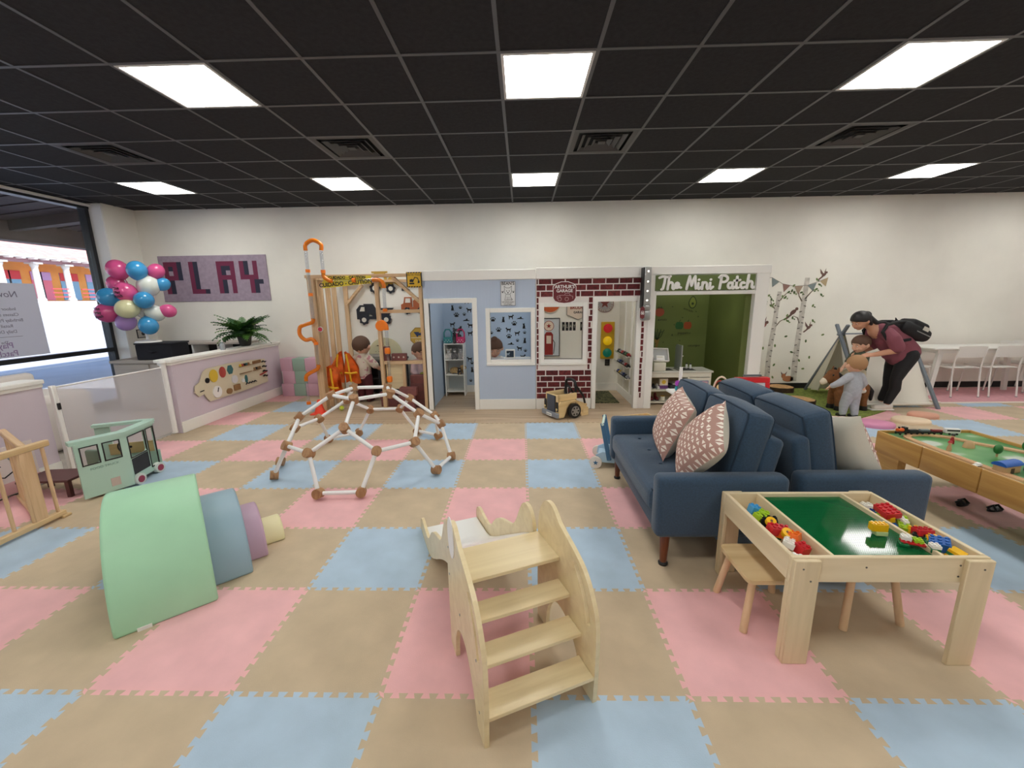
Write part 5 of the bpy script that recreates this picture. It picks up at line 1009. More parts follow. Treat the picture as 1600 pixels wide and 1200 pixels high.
bb_('wave_track', INK, lambda b: b.stroke([(.2+k*.03, -.14+.02*(k % 2)) for k in range(9)], .008, BX, BX+.014, 'x')); bb_('leaf_felt', TLl, lambda b: b.disc(.22, -.06, .025, BX, BX+.014, .06, 10, 'x')); bb_('dial', WHITE, lambda b: b.disc(.15, -.07, .03, BX, BX+.014, .03, 14, 'x')); bb_('red_stick', RDm, lambda b: b.stroke([(.55, -.06), (.72, -.03)], .016, BX, BX+.02, 'x')); bb_('mouth', INK, lambda b: b.stroke([(-.66, -.06), (-.6, -.055)], .01, BX, BX+.006, 'x'))
# mesh baby gate
gt = thing('mesh_gate', 'white retractable mesh safety gate between the half walls', 'gate', (-4.2, 3.47, 0)); VEIL = veil('gate_mesh', (232, 226, 224), .4)
B().add([(-.02, .02, .04), (.0, 1.14, .04), (.0, 1.14, .82), (-.02, .02, .82), (-.023, .02, .04), (-.003, 1.14, .04), (-.003, 1.14, .82), (-.023, .02, .82)], [[0, 1, 2, 3], [7, 6, 5, 4]]).obj('mesh', VEIL, gt)
B().cyl((0, 1.15, .02), (0, 1.15, .86), .03, n=16).obj('roller_post', WHITE, gt); B().lathe([(.035, .86), (.045, .875), (.03, .9)], (0, 1.15, 0), 16).obj('post_cap', WHITE, gt); B().box(-.04, -.005, .02, .0, .035, .84, .006).obj('latch_post', WHITE, gt); B().box(.0, .0, .62, .016, .025, .68, .003).obj('latch', BLACK, gt)
B().tube([(-.02, .02, .82), (0, 1.14, .82)], .008, 8).obj('top_cord', WHITE, gt)
o = thing('lobby_bench', 'rounded cream bench behind the mesh gate', 'bench', (-5.3, 4.2, 0)); CRB = mat('bench_cream', (222, 214, 206), .6); B().box(-.35, -.5, 0, .35, .3, .62, .09, 4).obj('seat', CRB, o); B().box(-.42, -.5, .0, -.3, .3, .8, .05, 3).obj('back', CRB, o)
# poster on the window, read from outside
ps = thing('window_poster', 'white opening poster on the shop window, seen from behind', 'poster', (-6.432, 4.93, 1.37)); B().box(0, -.46, -.46, .004, .46, .46).obj('paper', mat('poster_white', (206, 208, 224), .7), ps)
GR = mat('poster_grey', (120, 118, 138), .7); RO = (PI/2, 0, -PI/2)
for s, z, q in (('Now Open', .32, .11), ('Indoor Play Space', .14, .055), ('Classes and Camps', .07, .055), ('Birthday Party Rentals', .0, .055), ('Retail Shop', -.07, .055), ('Daily Drop In', -.14, .055), ('The', -.27, .05)): text(s, q, GR, ps, (.006, 0, z), RO, depth=.001, shear=.15 if s == 'Now Open' else 0)
text('Play\nPatch', .1, mat('poster_violet', (150, 130, 170), .7), ps, (.006, 0, -.36), RO, depth=.001, bold=.001); B().box(.004, -.2, -.205, .006, .2, -.2).obj('rule', GR, ps)
# ================================================================== DOLL FOOD TRUCK (opened out)
MT = mat('truck_mint', (176, 208, 192), .45); ft = thing('toy_food_truck', 'mint green doll sized food truck standing opened by the half wall', 'toy truck', (-3.5, 2.93, 0)); CHK = mat('chalkboard', (40, 42, 46), .7)
def slab(o, p0, p1, z0, z1, holes, m, nm, d=.016):
    """upright panel between floor points p0, p1 with holes (u0,v0,u1,v1) in metres"""
    p0, p1 = Vector(p0+(0,)), Vector(p1+(0,)); L = (p1-p0).length; a = math.atan2(p1.y-p0.y, p1.x-p0.x); b = B()
    b.holed([(0, z0), (L, z0), (L, z1), (0, z1)], [[(u0+.012, v0), (u1-.012, v0), (u1, v0+.012), (u1, v1-.012), (u1-.012, v1), (u0+.012, v1), (u0, v1-.012), (u0, v0+.012)] for u0, v0, u1, v1 in holes], 0, d)
    ob = b.obj(nm, m, o, smooth=False, fix=True); ob.location = p0; ob.rotation_euler = (0, 0, a); 
    for u0, v0, u1, v1 in holes:
        w_ = B()
        for q in ((u0-.004, v0-.004, u1+.004, v0+.004), (u0-.004, v1-.004, u1+.004, v1+.004), (u0-.004, v0, u0+.004, v1), (u1-.004, v0, u1+.004, v1)): w_.box(q[0], -.004, q[1], q[2], .004, q[3])
        w_.obj('window_seal', BLACK, ob, smooth=False)
    return ob
A_, B_, C_ = (0, 0), (.14, .28), (.07, .62)
w1 = slab(ft, A_, B_, .02, .47, [(.03, .29, .135, .44), (.165, .29, .27, .44)], MT, 'side_wall'); w2 = slab(ft, B_, C_, .04, .47, [(.02, .25, .22, .44), (.24, .08, .34, .44)], MT, 'side_wall')
B().box(.02, -.004, .1, .22, 0, .24).obj('chalkboard', CHK, w2); B().box(.17, -.003, .06, .23, 0, .13).obj('hatch', mat('hatch_beige', (196, 178, 168), .6), w1)
text('FOOD TRUCK', .028, mat('truck_print', (130, 160, 148), .6), w1, (.155, -.002, .25), depth=.001)
def strip(o, P, z, w, m, nm, t=.025):
    b = B(); n = len(P); b.prism(P, z, z+t, 'z'); return b.obj(nm, m, o)
strip(ft, [(-.02, -.01), (.15, .275), (.08, .63), (-.0, .63), (.06, .3), (-.09, .03)], .465, .1, MT, 'roof_rim', .03)
strip(ft, [(-.33, .45), (-.02, .6), (.06, .63), (.04, .68), (-.06, .66), (-.36, .5)], .47, .1, MT, 'roof_rim', .025)
slab(ft, (-.34, .48), (-.24, .52), .0, .47, [], MT, 'corner_post'); slab(ft, (-.3, .5), (.07, .64), .0, .2, [], MT, 'front_panel')
strip(ft, [(0, .02), (.13, .28), (.06, .6), (-.28, .47), (-.2, .2)], .03, .1, mat('truck_floor', (150, 128, 96), .6), 'floor_board', .012)
ds = slab(ft, (-.26, .5), (.05, .61), .2, .3, [], wood('dash_wood', (168, 148, 100), (190, 170, 120), 'x', 5), 'dashboard'); [B().disc(.1+k*.03, .25+(.012 if k != 1 else -.012), .011, -.004, 0, n=12).obj('knob', BLACK, ds) for k in range(3)]
B().box(-.16, .22, .04, -.02, .36, .16, .02, 2).box(-.16, .2, .16, -.02, .24, .36, .02, 2).obj('driver_seat', mat('seat_sage', (118, 136, 120), .6), ft); B().tube([(-.06+.05*math.cos(t), .44, .3+.05*math.sin(t)) for t in [k*PI/8 for k in range(16)]], .006, 6, True).obj('steering_wheel', BLACK, ft)
WPK = mat('wheel_plum', (150, 56, 80), .5)
for (x, y) in ((.135, .33), (.085, .58)):
    wl = B().cyl((x+.022, y, .048), (x-.02, y, .048), .048, n=20).obj('wheel', mat('tyre_cream', (206, 214, 206), .6), ft); B().cyl((x+.026, y, .048), (x+.02, y, .048), .03, n=18).obj('hub', WPK, wl)
o = thing('brown_play_table', 'low dark brown play table behind the food truck', 'table', (-3.92, 3.12, 0), .1); BRW = mat('dark_brown', (92, 56, 54), .5); B().box(-.2, -.13, .13, .2, .13, .15, .004).obj('top', BRW, o); [B().box(sx*.18-.015, sy*.11-.015, 0, sx*.18+.015, sy*.11+.015, .13).obj('leg', BRW, o) for sx in (-1, 1) for sy in (-1, 1)]
# wooden play pen panels and board at the left edge
GWY = wood('gate_pine', (196, 164, 116), (220, 190, 144), 'y', 5, .5); pp = thing('playpen_panel', 'pale wooden playpen panel with dowels at the left edge', 'playpen', (-3.43, 1.55, 0))
B().box(-.02, 0, .015, .02, 1.17, .055, .006).obj('bottom_rail', GWY, pp); B().box(-.02, 0, .555, .02, 1.17, .6, .006).obj('top_rail', GWY, pp)
for k in range(9): B().cyl((0, .06+k*.115, .05), (0, .06+k*.115, .56), .011, n=12).obj('dowel', PINE, pp)
B().box(-.015, .98, .05, .015, 1.06, .56, .004).obj('stile', PINE, pp); B().cyl((0, 1.13, .05), (0, 1.13, .56), .011, n=12).obj('dowel', PINE, pp); B().box(-.03, 1.13, .0, .03, 1.19, .02, .004).obj('foot', GWY, pp); B().box(-.03, .0, .0, .03, .06, .016, .004).obj('foot', GWY, pp)
pq = thing('playpen_panel', 'pale wooden playpen panel with dowels hinged behind the front one', 'playpen', (-3.47, 2.6, 0), 2.6)
B().box(0, -.02, .015, .72, .02, .05, .006).obj('bottom_rail', PINEX, pq); B().box(0, -.02, .555, .72, .02, .6, .006).obj('top_rail', PINEX, pq); [B().cyl((.06+k*.115, 0, .05), (.06+k*.115, 0, .56), .011, n=12).obj('dowel', PINE, pq) for k in range(6)]; B().box(0, -.014, .05, .07, .014, .56, .004).obj('stile', PINE, pq)
ab = thing('activity_panel', 'pink and cream activity panel with bird stickers behind the playpen', 'activity board', (-4.243, 2.75, 0)); B().box(0, -.55, .02, .014, .5, .42, .004).obj('board', mat('panel_cream', (228, 214, 210), .6), ab); B().box(.014, -.55, .02, .018, .5, .12).obj('pink_band', mat('panel_pink', (222, 172, 172), .6), ab)
for y in (.2, .34, .05): bd = B().disc(y, .32, .03, .014, .018, .028, 14, 'x').obj('bird_sticker', mat('bird_grey', (130, 146, 164), .6), ab); B().disc(y+.015, .335, .01, .018, .02, .01, 10, 'x').obj('eye', BLACK, bd)
B().stroke([(-.1+k*.06, .17+.03*(k % 2)) for k in range(10)], .008, .014, .017, 'x').obj('zigzag', INK, ab); B().stroke([(-.1+k*.05, .25+.02*((k//2) % 2)) for k in range(8)], .008, .014, .017, 'x').obj('meander', INK, ab); B().disc(.42, .25, .025, .014, .018, .045, 10, 'x').obj('leaf_sticker', TG, ab)
# ================================================================== TOYS NEAR THE PLAYHOUSES
# ride-on wooden truck
rt_ = thing('ride_on_truck', 'wooden ride on truck with black steering frame in front of the bricks', 'ride on toy', (.57, 5.36, 0), -1.03); RW = wood('truck_birch', (214, 180, 124), (232, 204, 152), 'y', 4, .4)
rt_.scale = (1.15, 1.12, 1.15)
# local: +y rear, -y front (grille), x across
sp = [(-.2, .02), (-.2, .17), (-.17, .2), (.05, .2), (.09, .17), (.2, .11), (.23, .09), (.23, .0), (.13, .0), (.1, .06)]+arc(0, .085, .1, .1, 0, 180, 10)+[(-.13, .02)]
for x in (-.15, .12): B().prism(sp, x, x+.03, 'x').obj('side_fender', RW, rt_, smooth=False)
B().box(-.12, -.2, .05, .12, -.17, .27, .004).obj('front_panel', RW, rt_); B().box(-.12, -.2, .2, -.1, .08, .28, .008, 2).box(.1, -.2, .2, .12, .08, .28, .008, 2).obj('bonnet_rail', RW, rt_); B().box(-.12, .08, .1, .12, .24, .13, .01, 2).obj('seat', RW, rt_); B().box(-.1, -.17, .17, .1, .08, .185).obj('bonnet_floor', BLACK, rt_)
gr_ = B().box(-.075, -.212, .07, .075, -.2, .26, .003).obj('grille', mat('grille_grey', (70, 76, 88), .5), rt_); B().box(-.082, -.207, .065, .082, -.2, .265).obj('grille_frame', BLACK, gr_)
B().box(-.155, -.235, .02, .155, -.2, .075, .006).obj('bumper', mat('bumper_grey', (140, 144, 150), .4), rt_); pl_ = B().box(-.05, -.238, .025, .05, -.235, .06).obj('number_plate', WHITE, rt_); text('BIG TRUCK', .016, INK, pl_, (0, -.2395, .042), depth=.001)
for s in (-1, 1): h = B().box(s*.115-.02, -.21, .09, s*.115+.02, -.2, .2, .003).obj('headlight_panel', BLACK, rt_); B().disc(s*.115, .115, .014, -.216, -.21, n=12).obj('headlight', mat('headlight', (226, 206, 150), .3), h)
for x in (-.19, .15):
    for y in (0,):
        wl = B().cyl((x, y, .085), (x+.04, y, .085), .085, n=24).obj('wheel', BLACK, rt_); B().cyl((x+(.04 if x > 0 else 0), y, .085), (x+(.046 if x > 0 else -.006), y, .085), .058, n=20).obj('hubcap', STEEL, wl)
        for k in range(6): a = k*PI/3; B().cyl((x+(.046 if x > 0 else -.006), y+.04*math.cos(a), .085+.04*math.sin(a)), (x+(.048 if x > 0 else -.008), y+.04*math.cos(a), .085+.04*math.sin(a)), .011, n=8).obj('rim_slot', BLACK, wl)
B().tube(pth([(-.09, .2), (-.09, .36), (-.05, .41), (.05, .41), (.09, .36), (.09, .2)], .08, 5), .016, 10).obj('roll_bar', BLACK, rt_); B().tube([(.09, .08, .36), (.09, .2, .22), (.09, .23, .12)], .013, 8).tube([(-.09, .08, .36), (-.09, .2, .22), (-.09, .23, .12)], .013, 8).obj('frame_strut', BLACK, rt_)
B().tube([(.05*math.cos(t), .03+.015*math.sin(t), .29+.045*math.sin(t)) for t in [k*PI/8 for k in range(16)]], .008, 6, True).obj('steering_wheel', BLACK, rt_); B().disc(.155, .06, .02, .15, .156, .02, 12, 'x').obj('step_peg', RW, rt_)
# push walker behind the sofa arm
wk = thing('push_walker', 'pale blue wooden push walker behind the far sofa arm', 'push toy', (.84, 3.68, 0), -.25); WBL = mat('walker_blue', (176, 204, 222), .5); WDB = mat('walker_navy', (66, 112, 146), .5)
B().box(-.13, -.12, .06, .2, .12, .1, .008, 2).obj('deck', WBL, wk)
for y in (-.125, .11): B().prism([(-.15, .05), (.2, .05), (.2, .11), (-.08, .15), (-.14, .12)], y, y+.015).obj('side', WBL, wk, smooth=False)
for y in (-.15, .13): B().bar((-.02, y+.01, .08), (-.09, y+.01, .43), .014, .04, .004, (1, 0, 0)).obj('arm', WDB, wk); 
B().cyl((-.088, -.15, .42), (-.088, .16, .42), .012, n=12).obj('handle', mat('handle_mint', (206, 226, 216), .5), wk)
for x in (-.14, .16):
    for y in (-.165, .135):
        wl = B().cyl((x, y, .055), (x, y+.03, .055), .055, n=24).obj('wheel', mat('wheel_cream', (232, 220, 206), .5), wk)
        if y < 0: b = star(x, .055, .025, y-.003, y); b.obj('star', WDB, wl, smooth=False)
# toys beyond the sofas
zt_ = thing('play_tray_table', 'low white play table behind the sofas', 'table', (2.11, 4.6, 0)); B().box(-.37, -.06, .42, .3, .3, .45, .006).obj('top', WHITE, zt_); [B().box(sx*.26-.02, .12+sy*.14-.02, 0, sx*.26+.02, .12+sy*.14+.02, .42).obj('leg', WHITE, zt_) for sx in (-1, 1) for sy in (-1, 1)]
o = thing('ring_stacker', 'spiral white toy post with purple and teal rings behind the sofa', 'stacking toy', (1.79, 4.6, .456))
B().lathe([(.05, 0), (.05, .02), (.03, .03)], n=20).obj('base', mat('ring_teal', (40, 160, 176), .3), o); B().lathe([(.03, .03), (.048, .035), (.055, .06), (.048, .085), (.03, .09)], n=20).obj('ring', mat('ring_teal', (40, 160, 176), .3), o); B().lathe([(.03, .09), (.05, .095), (.056, .12), (.05, .145), (.03, .15)], n=20).obj('ring', mat('ring_purple', (176, 70, 190), .3), o); B().lathe([(.016+.004*(k % 2), .15+k*.014) for k in range(12)], n=16).obj('post', WHITE, o)
o = thing('bead_arch_toy', 'wooden bead maze arch behind the sofa cushions', 'toy', (2.25, 4.6, .451)); o.scale = (1.2, 1.2, 1.3); B().box(-.09, -.05, 0, .09, .05, .02, .004).obj('base', RW, o); B().tube([(-.07+.07*(1-math.cos(t)), 0, .02+.13*math.sin(t)) for t in [k*PI/14 for k in range(15)]], .008, 8).obj('arch', mat('arch_cream', (228, 206, 182), .5), o); B().tube([(-.05+.05*(1-math.cos(t)), .03, .02+.09*math.sin(t)) for t in [k*PI/14 for k in range(15)]], .006, 8).obj('arch', TRd, o); B().lathe([(.006, -.014), (.02, -.014), (.03, 0), (.02, .014), (.006, .014)], n=16, M=Matrix.Translation((-.02, -.02, .06)) @ Matrix.Rotation(PI/2, 4, 'X')).obj('bead', RW, o)
o = thing('red_easel', 'bright red double sided toy easel behind the sofas', 'easel', (2.6, 4.62, 0)); RDE = mat('easel_red', (206, 30, 38), .4)
for s, n in ((-1, 'front'), (1, 'rear')):
    R_ = Matrix.Translation((0, s*.1, .02)) @ Matrix.Rotation(s*.14, 4, 'X'); b = B()
    for q in ((-.19, .56, .19, .62), (-.19, .3, .19, .35), (-.19, 0, -.14, .56), (.14, 0, .19, .56)): b.box(q[0], -.014, q[1], q[2], .014, q[3], .006)
    b.v = [tuple(R_ @ Vector(v)) for v in b.v]; fr = b.obj('frame', RDE, o); b = B().box(-.14, -.004, .35, .14, .004, .56); b.v = [tuple(R_ @ Vector(v)) for v in b.v]; b.obj('board', mat('easel_board', (196, 196, 204), .3), fr)
B().box(-.1, -.02, .645, .1, .02, .665, .006).obj('handle', mat('easel_grey', (90, 92, 96), .5), o); B().box(-.17, -.2, .32, .17, -.13, .34, .004).obj('tray', WHITE, o)
o = thing('wooden_crate', 'pale wooden toy crate beyond the nearer sofa', 'crate', (1.3, 4.45, 0), .3)
for q in ((-.2, -.14, .2, -.125), (-.2, .125, .2, .14), (-.2, -.125, -.185, .125), (.185, -.125, .2, .125)): B().box(q[0], q[1], 0, q[2], q[3], .22, .003).obj('side', RW, o)
B().box(-.185, -.125, .0, .185, .125, .012).obj('floor_board', RW, o)
# ---------------- clinic shelf and plush toys
vs_ = thing('clinic_shelf', 'narrow white three tier cube shelf inside the clinic', 'shelf', (-1.1, 6.5, 0))
for x in (-.16, .145): B().box(x, 0, 0, x+.015, .26, .86).obj('side', TRIM, vs_)
for z in (.07, .34, .59, .845): B().box(-.145, 0, z, .145, .26, z+.015).obj('shelf', TRIM, vs_)
B().box(-.145, .25, .07, .145, .258, .85).obj('back_panel', mat('shelf_back', (196, 204, 206), .6), vs_)
def plush(label, x, y, z, c, c2, s=1, rz=0, pose='sit'):
    o = thing('plush_animal', label, 'plush toy', (x, y, z), rz, 'plush animals in the clinic'); mm = mat('plush_%d_%d_%d' % c, c, .95, var=.15, scale=40, bump=.3, bscale=150); m2 = mat('plush_%d_%d_%d' % c2, c2, .95); b = B()
    if pose == 'sit':
        b.ell((0, 0, .06*s), (.05*s, .045*s, .06*s), 14, 10); b.ell((0, -.02*s, .14*s), (.042*s, .04*s, .038*s), 14, 10)
        for sx in (-1, 1): b.cone((sx*.03*s, -.02*s, .02*s), (sx*.035*s, -.075*s, .018*s), .022*s, .02*s, 10); b.cone((sx*.04*s, -.01*s, .09*s), (sx*.045*s, -.05*s, .05*s), .016*s, .015*s, 10); b.ell((sx*.035*s, -.005*s, .175*s), (.016*s, .008*s, .02*s), 10, 8)
    else:
        b.ell((0, 0, .05*s), (.045*s, .1*s, .045*s), 14, 10); b.ell((.02*s, -.11*s, .09*s), (.04*s, .045*s, .038*s), 14, 10)
        for sx in (-1, 1):
            for sy in (-.07, .06): b.cone((sx*.03*s, sy*s, .035*s), (sx*.04*s, sy*s-.03*s, .015*s), .02*s, .016*s, 10)
            b.ell((.02*s+sx*.035*s, -.1*s, .1*s), (.012*s, .014*s, .028*s), 8, 6)
    bo = organic(b, 'body', mm, o, .006*s, 2); hd = Vector((0, -.06*s, .135*s)) if pose == 'sit' else Vector((.02*s, -.155*s, .085*s))
    B().ell(hd, (.018*s, .014*s, .014*s), 10, 8).obj('muzzle', m2, o); B().ell(hd+Vector((0, -.012*s, .008*s)), .006*s, 8, 6).obj('nose', BLACK, o); [B().ell(hd+Vector((sx*.018*s, .002*s, .02*s)), .005*s, 8, 6).obj('eye', BLACK, o) for sx in (-1, 1)]
plush('tan plush dog lying on the middle clinic shelf', -1.1, 6.62, .355, (206, 172, 120), (226, 200, 156), 1.15, 1.1, 'lie'); plush('black and white plush dog at the front of the middle clinic shelf', -1.03, 6.54, .355, (60, 56, 54), (236, 232, 226), .6, .3)
plush('white plush kitten on the upper clinic shelf, left', -1.19, 6.6, .605, (226, 220, 214), (240, 236, 232), .9, -.2); plush('grey and white plush husky on the upper clinic shelf, middle', -1.1, 6.58, .605, (120, 118, 118), (236, 234, 230), .95, .1); plush('pale grey plush rabbit on the upper clinic shelf, right', -1.0, 6.6, .605, (196, 190, 186), (238, 234, 230), .9, .3)
plush('dark grey plush puppy on top of the clinic shelf', -1.06, 6.63, .86, (86, 82, 82), (236, 232, 230), 1.3, .2)
def carrier(label, x, c, z):
    o = thing('pet_carrier', label, 'toy carrier', (x, 6.56, z)); mm = mat('carrier_%d' % c[0], c, .6); B().box(-.075, -.05, 0, .075, .05, .1, .035, 3).obj('bag', mm, o); B().tube([(-.06, 0, .08), (-.06, 0, .17), (-.03, 0, .22), (.03, 0, .22), (.06, 0, .17), (.06, 0, .08)], .012, 8).obj('handle', mm, o)
    for k in range(5): B().disc(-.045+k*.022, .03+.025*(k % 2), .006, -.053, -.049, n=8).obj('dot', WHITE, o)
carrier('teal spotted toy pet carrier on top of the clinic shelf', -1.195, (70, 150, 152), .861); carrier('hot pink toy pet carrier on top of the clinic shelf', -.99, (214, 60, 112), .861)
o = thing('xray_lightbox', 'small white lightbox with dog x-ray on the clinic counter', 'toy', (-.19, 6.3, .63)); B().box(-.075, 0, 0, .075, .05, .15, .006).obj('case', TRIM, o); B().box(-.055, -.003, .03, .055, 0, .13).obj('film', mat('film_dark', (46, 58, 72), .3), o); B().prism([(-.03+a*.05, .08+c*.06) for a, c in DOG], -.005, -.003).obj('xray_drawing', mat('xray_pale', (190, 204, 214), .5), o, smooth=False)
o = thing('clinic_counter', 'white play counter behind the clinic window', 'counter', (-.2, 6.15, 0)); B().box(-.32, 0, .6, .33, .42, .63, .004).obj('top', TRIM, o); [B().box(x, .02, 0, x+.02, .4, .6).obj('side', TRIM, o) for x in (-.3, .29)]; B().box(-.3, .38, 0, .31, .4, .6).obj('back_panel', TRIM, o)
# ---------------- market counter
KC = mat('counter_cream', (226, 222, 204), .5); kc = thing('market_counter', 'cream play kitchen counter with open shelves in the market', 'play kitchen', (1.82, 5.82, 0))
B().box(-.02, -.02, .475, .9, .36, .5, .004).obj('worktop', mat('counter_top', (206, 204, 192), .4), kc)
for x in (0, .55, .86): B().box(x, 0, 0, x+.02, .34, .475).obj('side', KC, kc)
B().box(.02, -.004, .41, .86, .012, .475).obj('apron', KC, kc)
for z in (.03, .205): B().box(.02, 0, z, .55, .34, z+.02).obj('shelf', KC, kc)
B().box(.02, .33, .03, .86, .34, .47).obj('back_panel', wood('kitchen_back', (190, 170, 130), (206, 188, 150), 'x', 4), kc); dr = B().box(.57, -.01, .03, .86, .004, .4, .003).obj('door', KC, kc); B().box(.6, -.014, .28, .84, -.01, .36).obj('print_panel', mat('print_blue', (96, 120, 158), .5), dr); B().box(.74, -.016, .29, .83, -.014, .35).obj('print_label', mat('print_rose', (214, 170, 176), .5), dr); [B().box(.61+k*.04, -.016, .33, .64+k*.04, -.014, .345).obj('print_tile', WHITE, dr) for k in range(3)]
B().box(.2, .06, .4995, .36, .24, .5015).obj('hob', BLACK, kc); B().box(.42, .05, .4995, .68, .26, .5015).obj('sink_mat', BLACK, kc)
o = thing('toy_till', 'cream toy cash register with tilted grey tray screen', 'toy till', (1.96, 5.86, .502), .1); B().box(-.09, -.04, 0, .09, .12, .12, .008, 2).obj('drawer', KC, o); R_ = Matrix.Translation((.03, .05, .22)) @ Matrix.Rotation(-.5, 4, 'X') @ Matrix.Rotation(.06, 4, 'Y'); b = B()
for q in ((-.12, -.1, .12, -.09), (-.12, .09, .12, .1), (-.12, -.09, -.11, .09), (.11, -.09, .12, .09)): b.box(q[0], -.03, q[1], q[2], .02, q[3], .003)
b.v = [tuple(R_ @ Vector(v)) for v in b.v]; b.obj('tray_rim', WHITE, o); b = B().box(-.11, .01, -.09, .11, .018, .09); b.v = [tuple(R_ @ Vector(v)) for v in b.v]; b.obj('tray_back', mat('tray_grey', (176, 178, 176), .5), o); b = B().box(-.06, -.01, -.08, .06, .01, -.01); b.v = [tuple(R_ @ Vector(v)) for v in b.v]; b.obj('card', WHITE, o); B().box(-.02, .02, .12, .06, .07, .2, .004).obj('stem', KC, o)
o = thing('partition_panel', 'rounded grey green divider standing on the market counter', 'panel', (2.27, 5.98, .502)); B().prism([(-.14, 0), (.1, 0)]+arc(.04, .3, .06, .06, 0, 90, 6)+[(-.14, .36)], -.008, .008, 'x').obj('board', mat('divider_grey', (150, 156, 148), .4), o, smooth=False); B().box(-.01, -.12, -.0, .01, .08, .008).obj('foot', KC, o)
for k, x in enumerate((2.43, 2.47)): o = thing('toy_shaker', 'small white toy bottle with dark cap, %s of two on the counter' % ('left' if k == 0 else 'right'), 'toy bottle', (x, 6.05-k*.04, .502)); B().lathe([(.014, 0), (.016, .005), (.016, .05), (.01, .062)], n=14).obj('bottle', WHITE, o); B().cyl((0, 0, .062), (0, 0, .078), .011, n=12).obj('cap', BLACK, o)
o = thing('toy_jug', 'yellow toy bottle behind the divider', 'toy bottle', (2.34, 6.08, .502)); B().lathe([(.016, 0), (.017, .06), (.008, .09)], n=14).obj('bottle', TYL, o); B().cyl((0, 0, .09), (0, 0, .105), .009, n=10).obj('cap', TRd, o)
o = thing('toy_funnel', 'cream wooden toy scale pan behind the divider', 'toy', (2.35, 6.14, .502)); B().cyl((0, 0, 0), (0, 0, .12), .006, n=10).obj('post', RW, o); B().lathe([(.012, .12), (.055, .17), (.06, .175)], n=18).obj('pan', KC, o)
o = thing('storybook_box', 'cream and purple toy box on the upper market shelf', 'toy box', (2.06, 5.9, .2255)); B().box(-.06, 0, 0, .06, .05, .15, .002).obj('box', mat('box_cream', (232, 220, 196), .5), o); B().box(-.061, -.001, 0, .061, .051, .05).obj('purple_band', mat('box_purple', (110, 60, 120), .5), o); B().disc(0, .1, .03, -.002, 0).obj('picture', YL, o)
SHC = [('white toy shoe', (228, 226, 222)), ('black toy shoe', (30, 30, 32))]
for k in range(3):
    nm, c = SHC[k % 2]; o = thing('toy_shoe', '%s on the upper market shelf, %s from the left' % (nm, ordn[k]), 'shoe', (1.875+k*.055, 5.9, .2255)); b = B().cone((0, .07, .022), (0, 0, .02), .024, .02, 10).ell((0, .07, .04), (.02, .026, .03), 10, 8); organic(b, 'upper', mat('shoe_%d' % c[0], c, .5), o, .005, 1); B().box(-.02, -.02, 0, .02, .095, .008, .003).obj('sole', WHITE, o)
for k in range(2): o = thing('dress_up_shoe', 'dark red dress up shoe on the lower market shelf, %s' % ('left' if k == 0 else 'right'), 'shoe', (1.9+k*.075, 5.9, .0505)); b = B().cone((0, .09, .03), (0, 0, .022), .026, .022, 10).ell((0, .1, .06), (.022, .024, .04), 10, 8); organic(b, 'upper', mat('shoe_dark_red', (110, 30, 34), .4), o, .005, 1); B().box(-.022, -.024, 0, .022, .12, .01, .003).obj('sole', BLACK, o)
o = thing('grey_tray', 'dark grey toy tray on the upper market shelf', 'tray', (2.24, 5.9, .2255)); B().box(-.09, 0, 0, .09, .2, .05, .006).obj('tray', mat('tray_dark', (50, 50, 54), .5), o); B().box(-.04, .02, .05, .04, .18, .075, .006).obj('books', mat('book_pale', (200, 196, 186), .6), o)
o = thing('cream_tin', 'cream toy tins on the lower market shelf', 'toy tin', (2.06, 5.92, .0505)); B().cyl((0, 0, 0), (0, 0, .06), .03, n=18).obj('tin', KC, o); B().cyl((0, 0, .06), (0, 0, .066), .032, n=18).obj('lid', OCH, o)
# ================================================================== RIGHT SIDE
# --- birch trees, birds and bunting stuck on the back wall
WY0, WY1 = -.003, -.0005
BRC = mat('birch_bark', (206, 200, 190), .7, var=.12, scale=12); BMK = mat('bark_mark', (70, 62, 54), .7); TWG = mat('twig', (120, 108, 92), .7); LVM = [mat('decal_leaf_%d' % k, c, .7) for k, c in enumerate([(96, 122, 66), (120, 140, 86), (78, 100, 58)])]
def taper(P, w0, w1):
    L_, R_ = [], []
    for i, (x, z) in enumerate(P):
        a, c = P[max(i-1, 0)], P[min(i+1, len(P)-1)]; dx, dz = c[0]-a[0], c[1]-a[1]; l = math.hypot(dx, dz); w = w0+(w1-w0)*i/(len(P)-1); L_.append((x-dz/l*w/2, z+dx/l*w/2)); R_.append((x+dz/l*w/2, z-dx/l*w/2))
    return L_+R_[::-1]
LV = [(3.92, 1.47), (3.97, 1.54), (3.87, 1.47), (3.92, 1.43), (3.87, 1.37), (4.02, 1.48), (4.02, 1.38), (4.06, 1.4), (4.28, 1.59), (4.24, 1.51), (4.19, 1.52), (4.33, 1.61), (4.37, 1.58), (4.35, 1.69), (4.48, 1.58), (4.32, 1.13), (4.3, 1.22), (4.39, 1.18), (4.27, 1.16), (4.7, 1.78), (4.75, 1.7), (4.71, 1.63), (4.66, 1.62), (4.44, .62), (4.58, .48), (4.69, 1.37), (4.8, 1.54), (4.72, 1.13), (4.91, .9), (4.65, .8), (4.74, .53), (4.66, .34), (4.32, .88), (4.16, .73), (3.97, .69), (3.92, .55), (4.18, .41), (4.18, .2), (4.44, .35)]
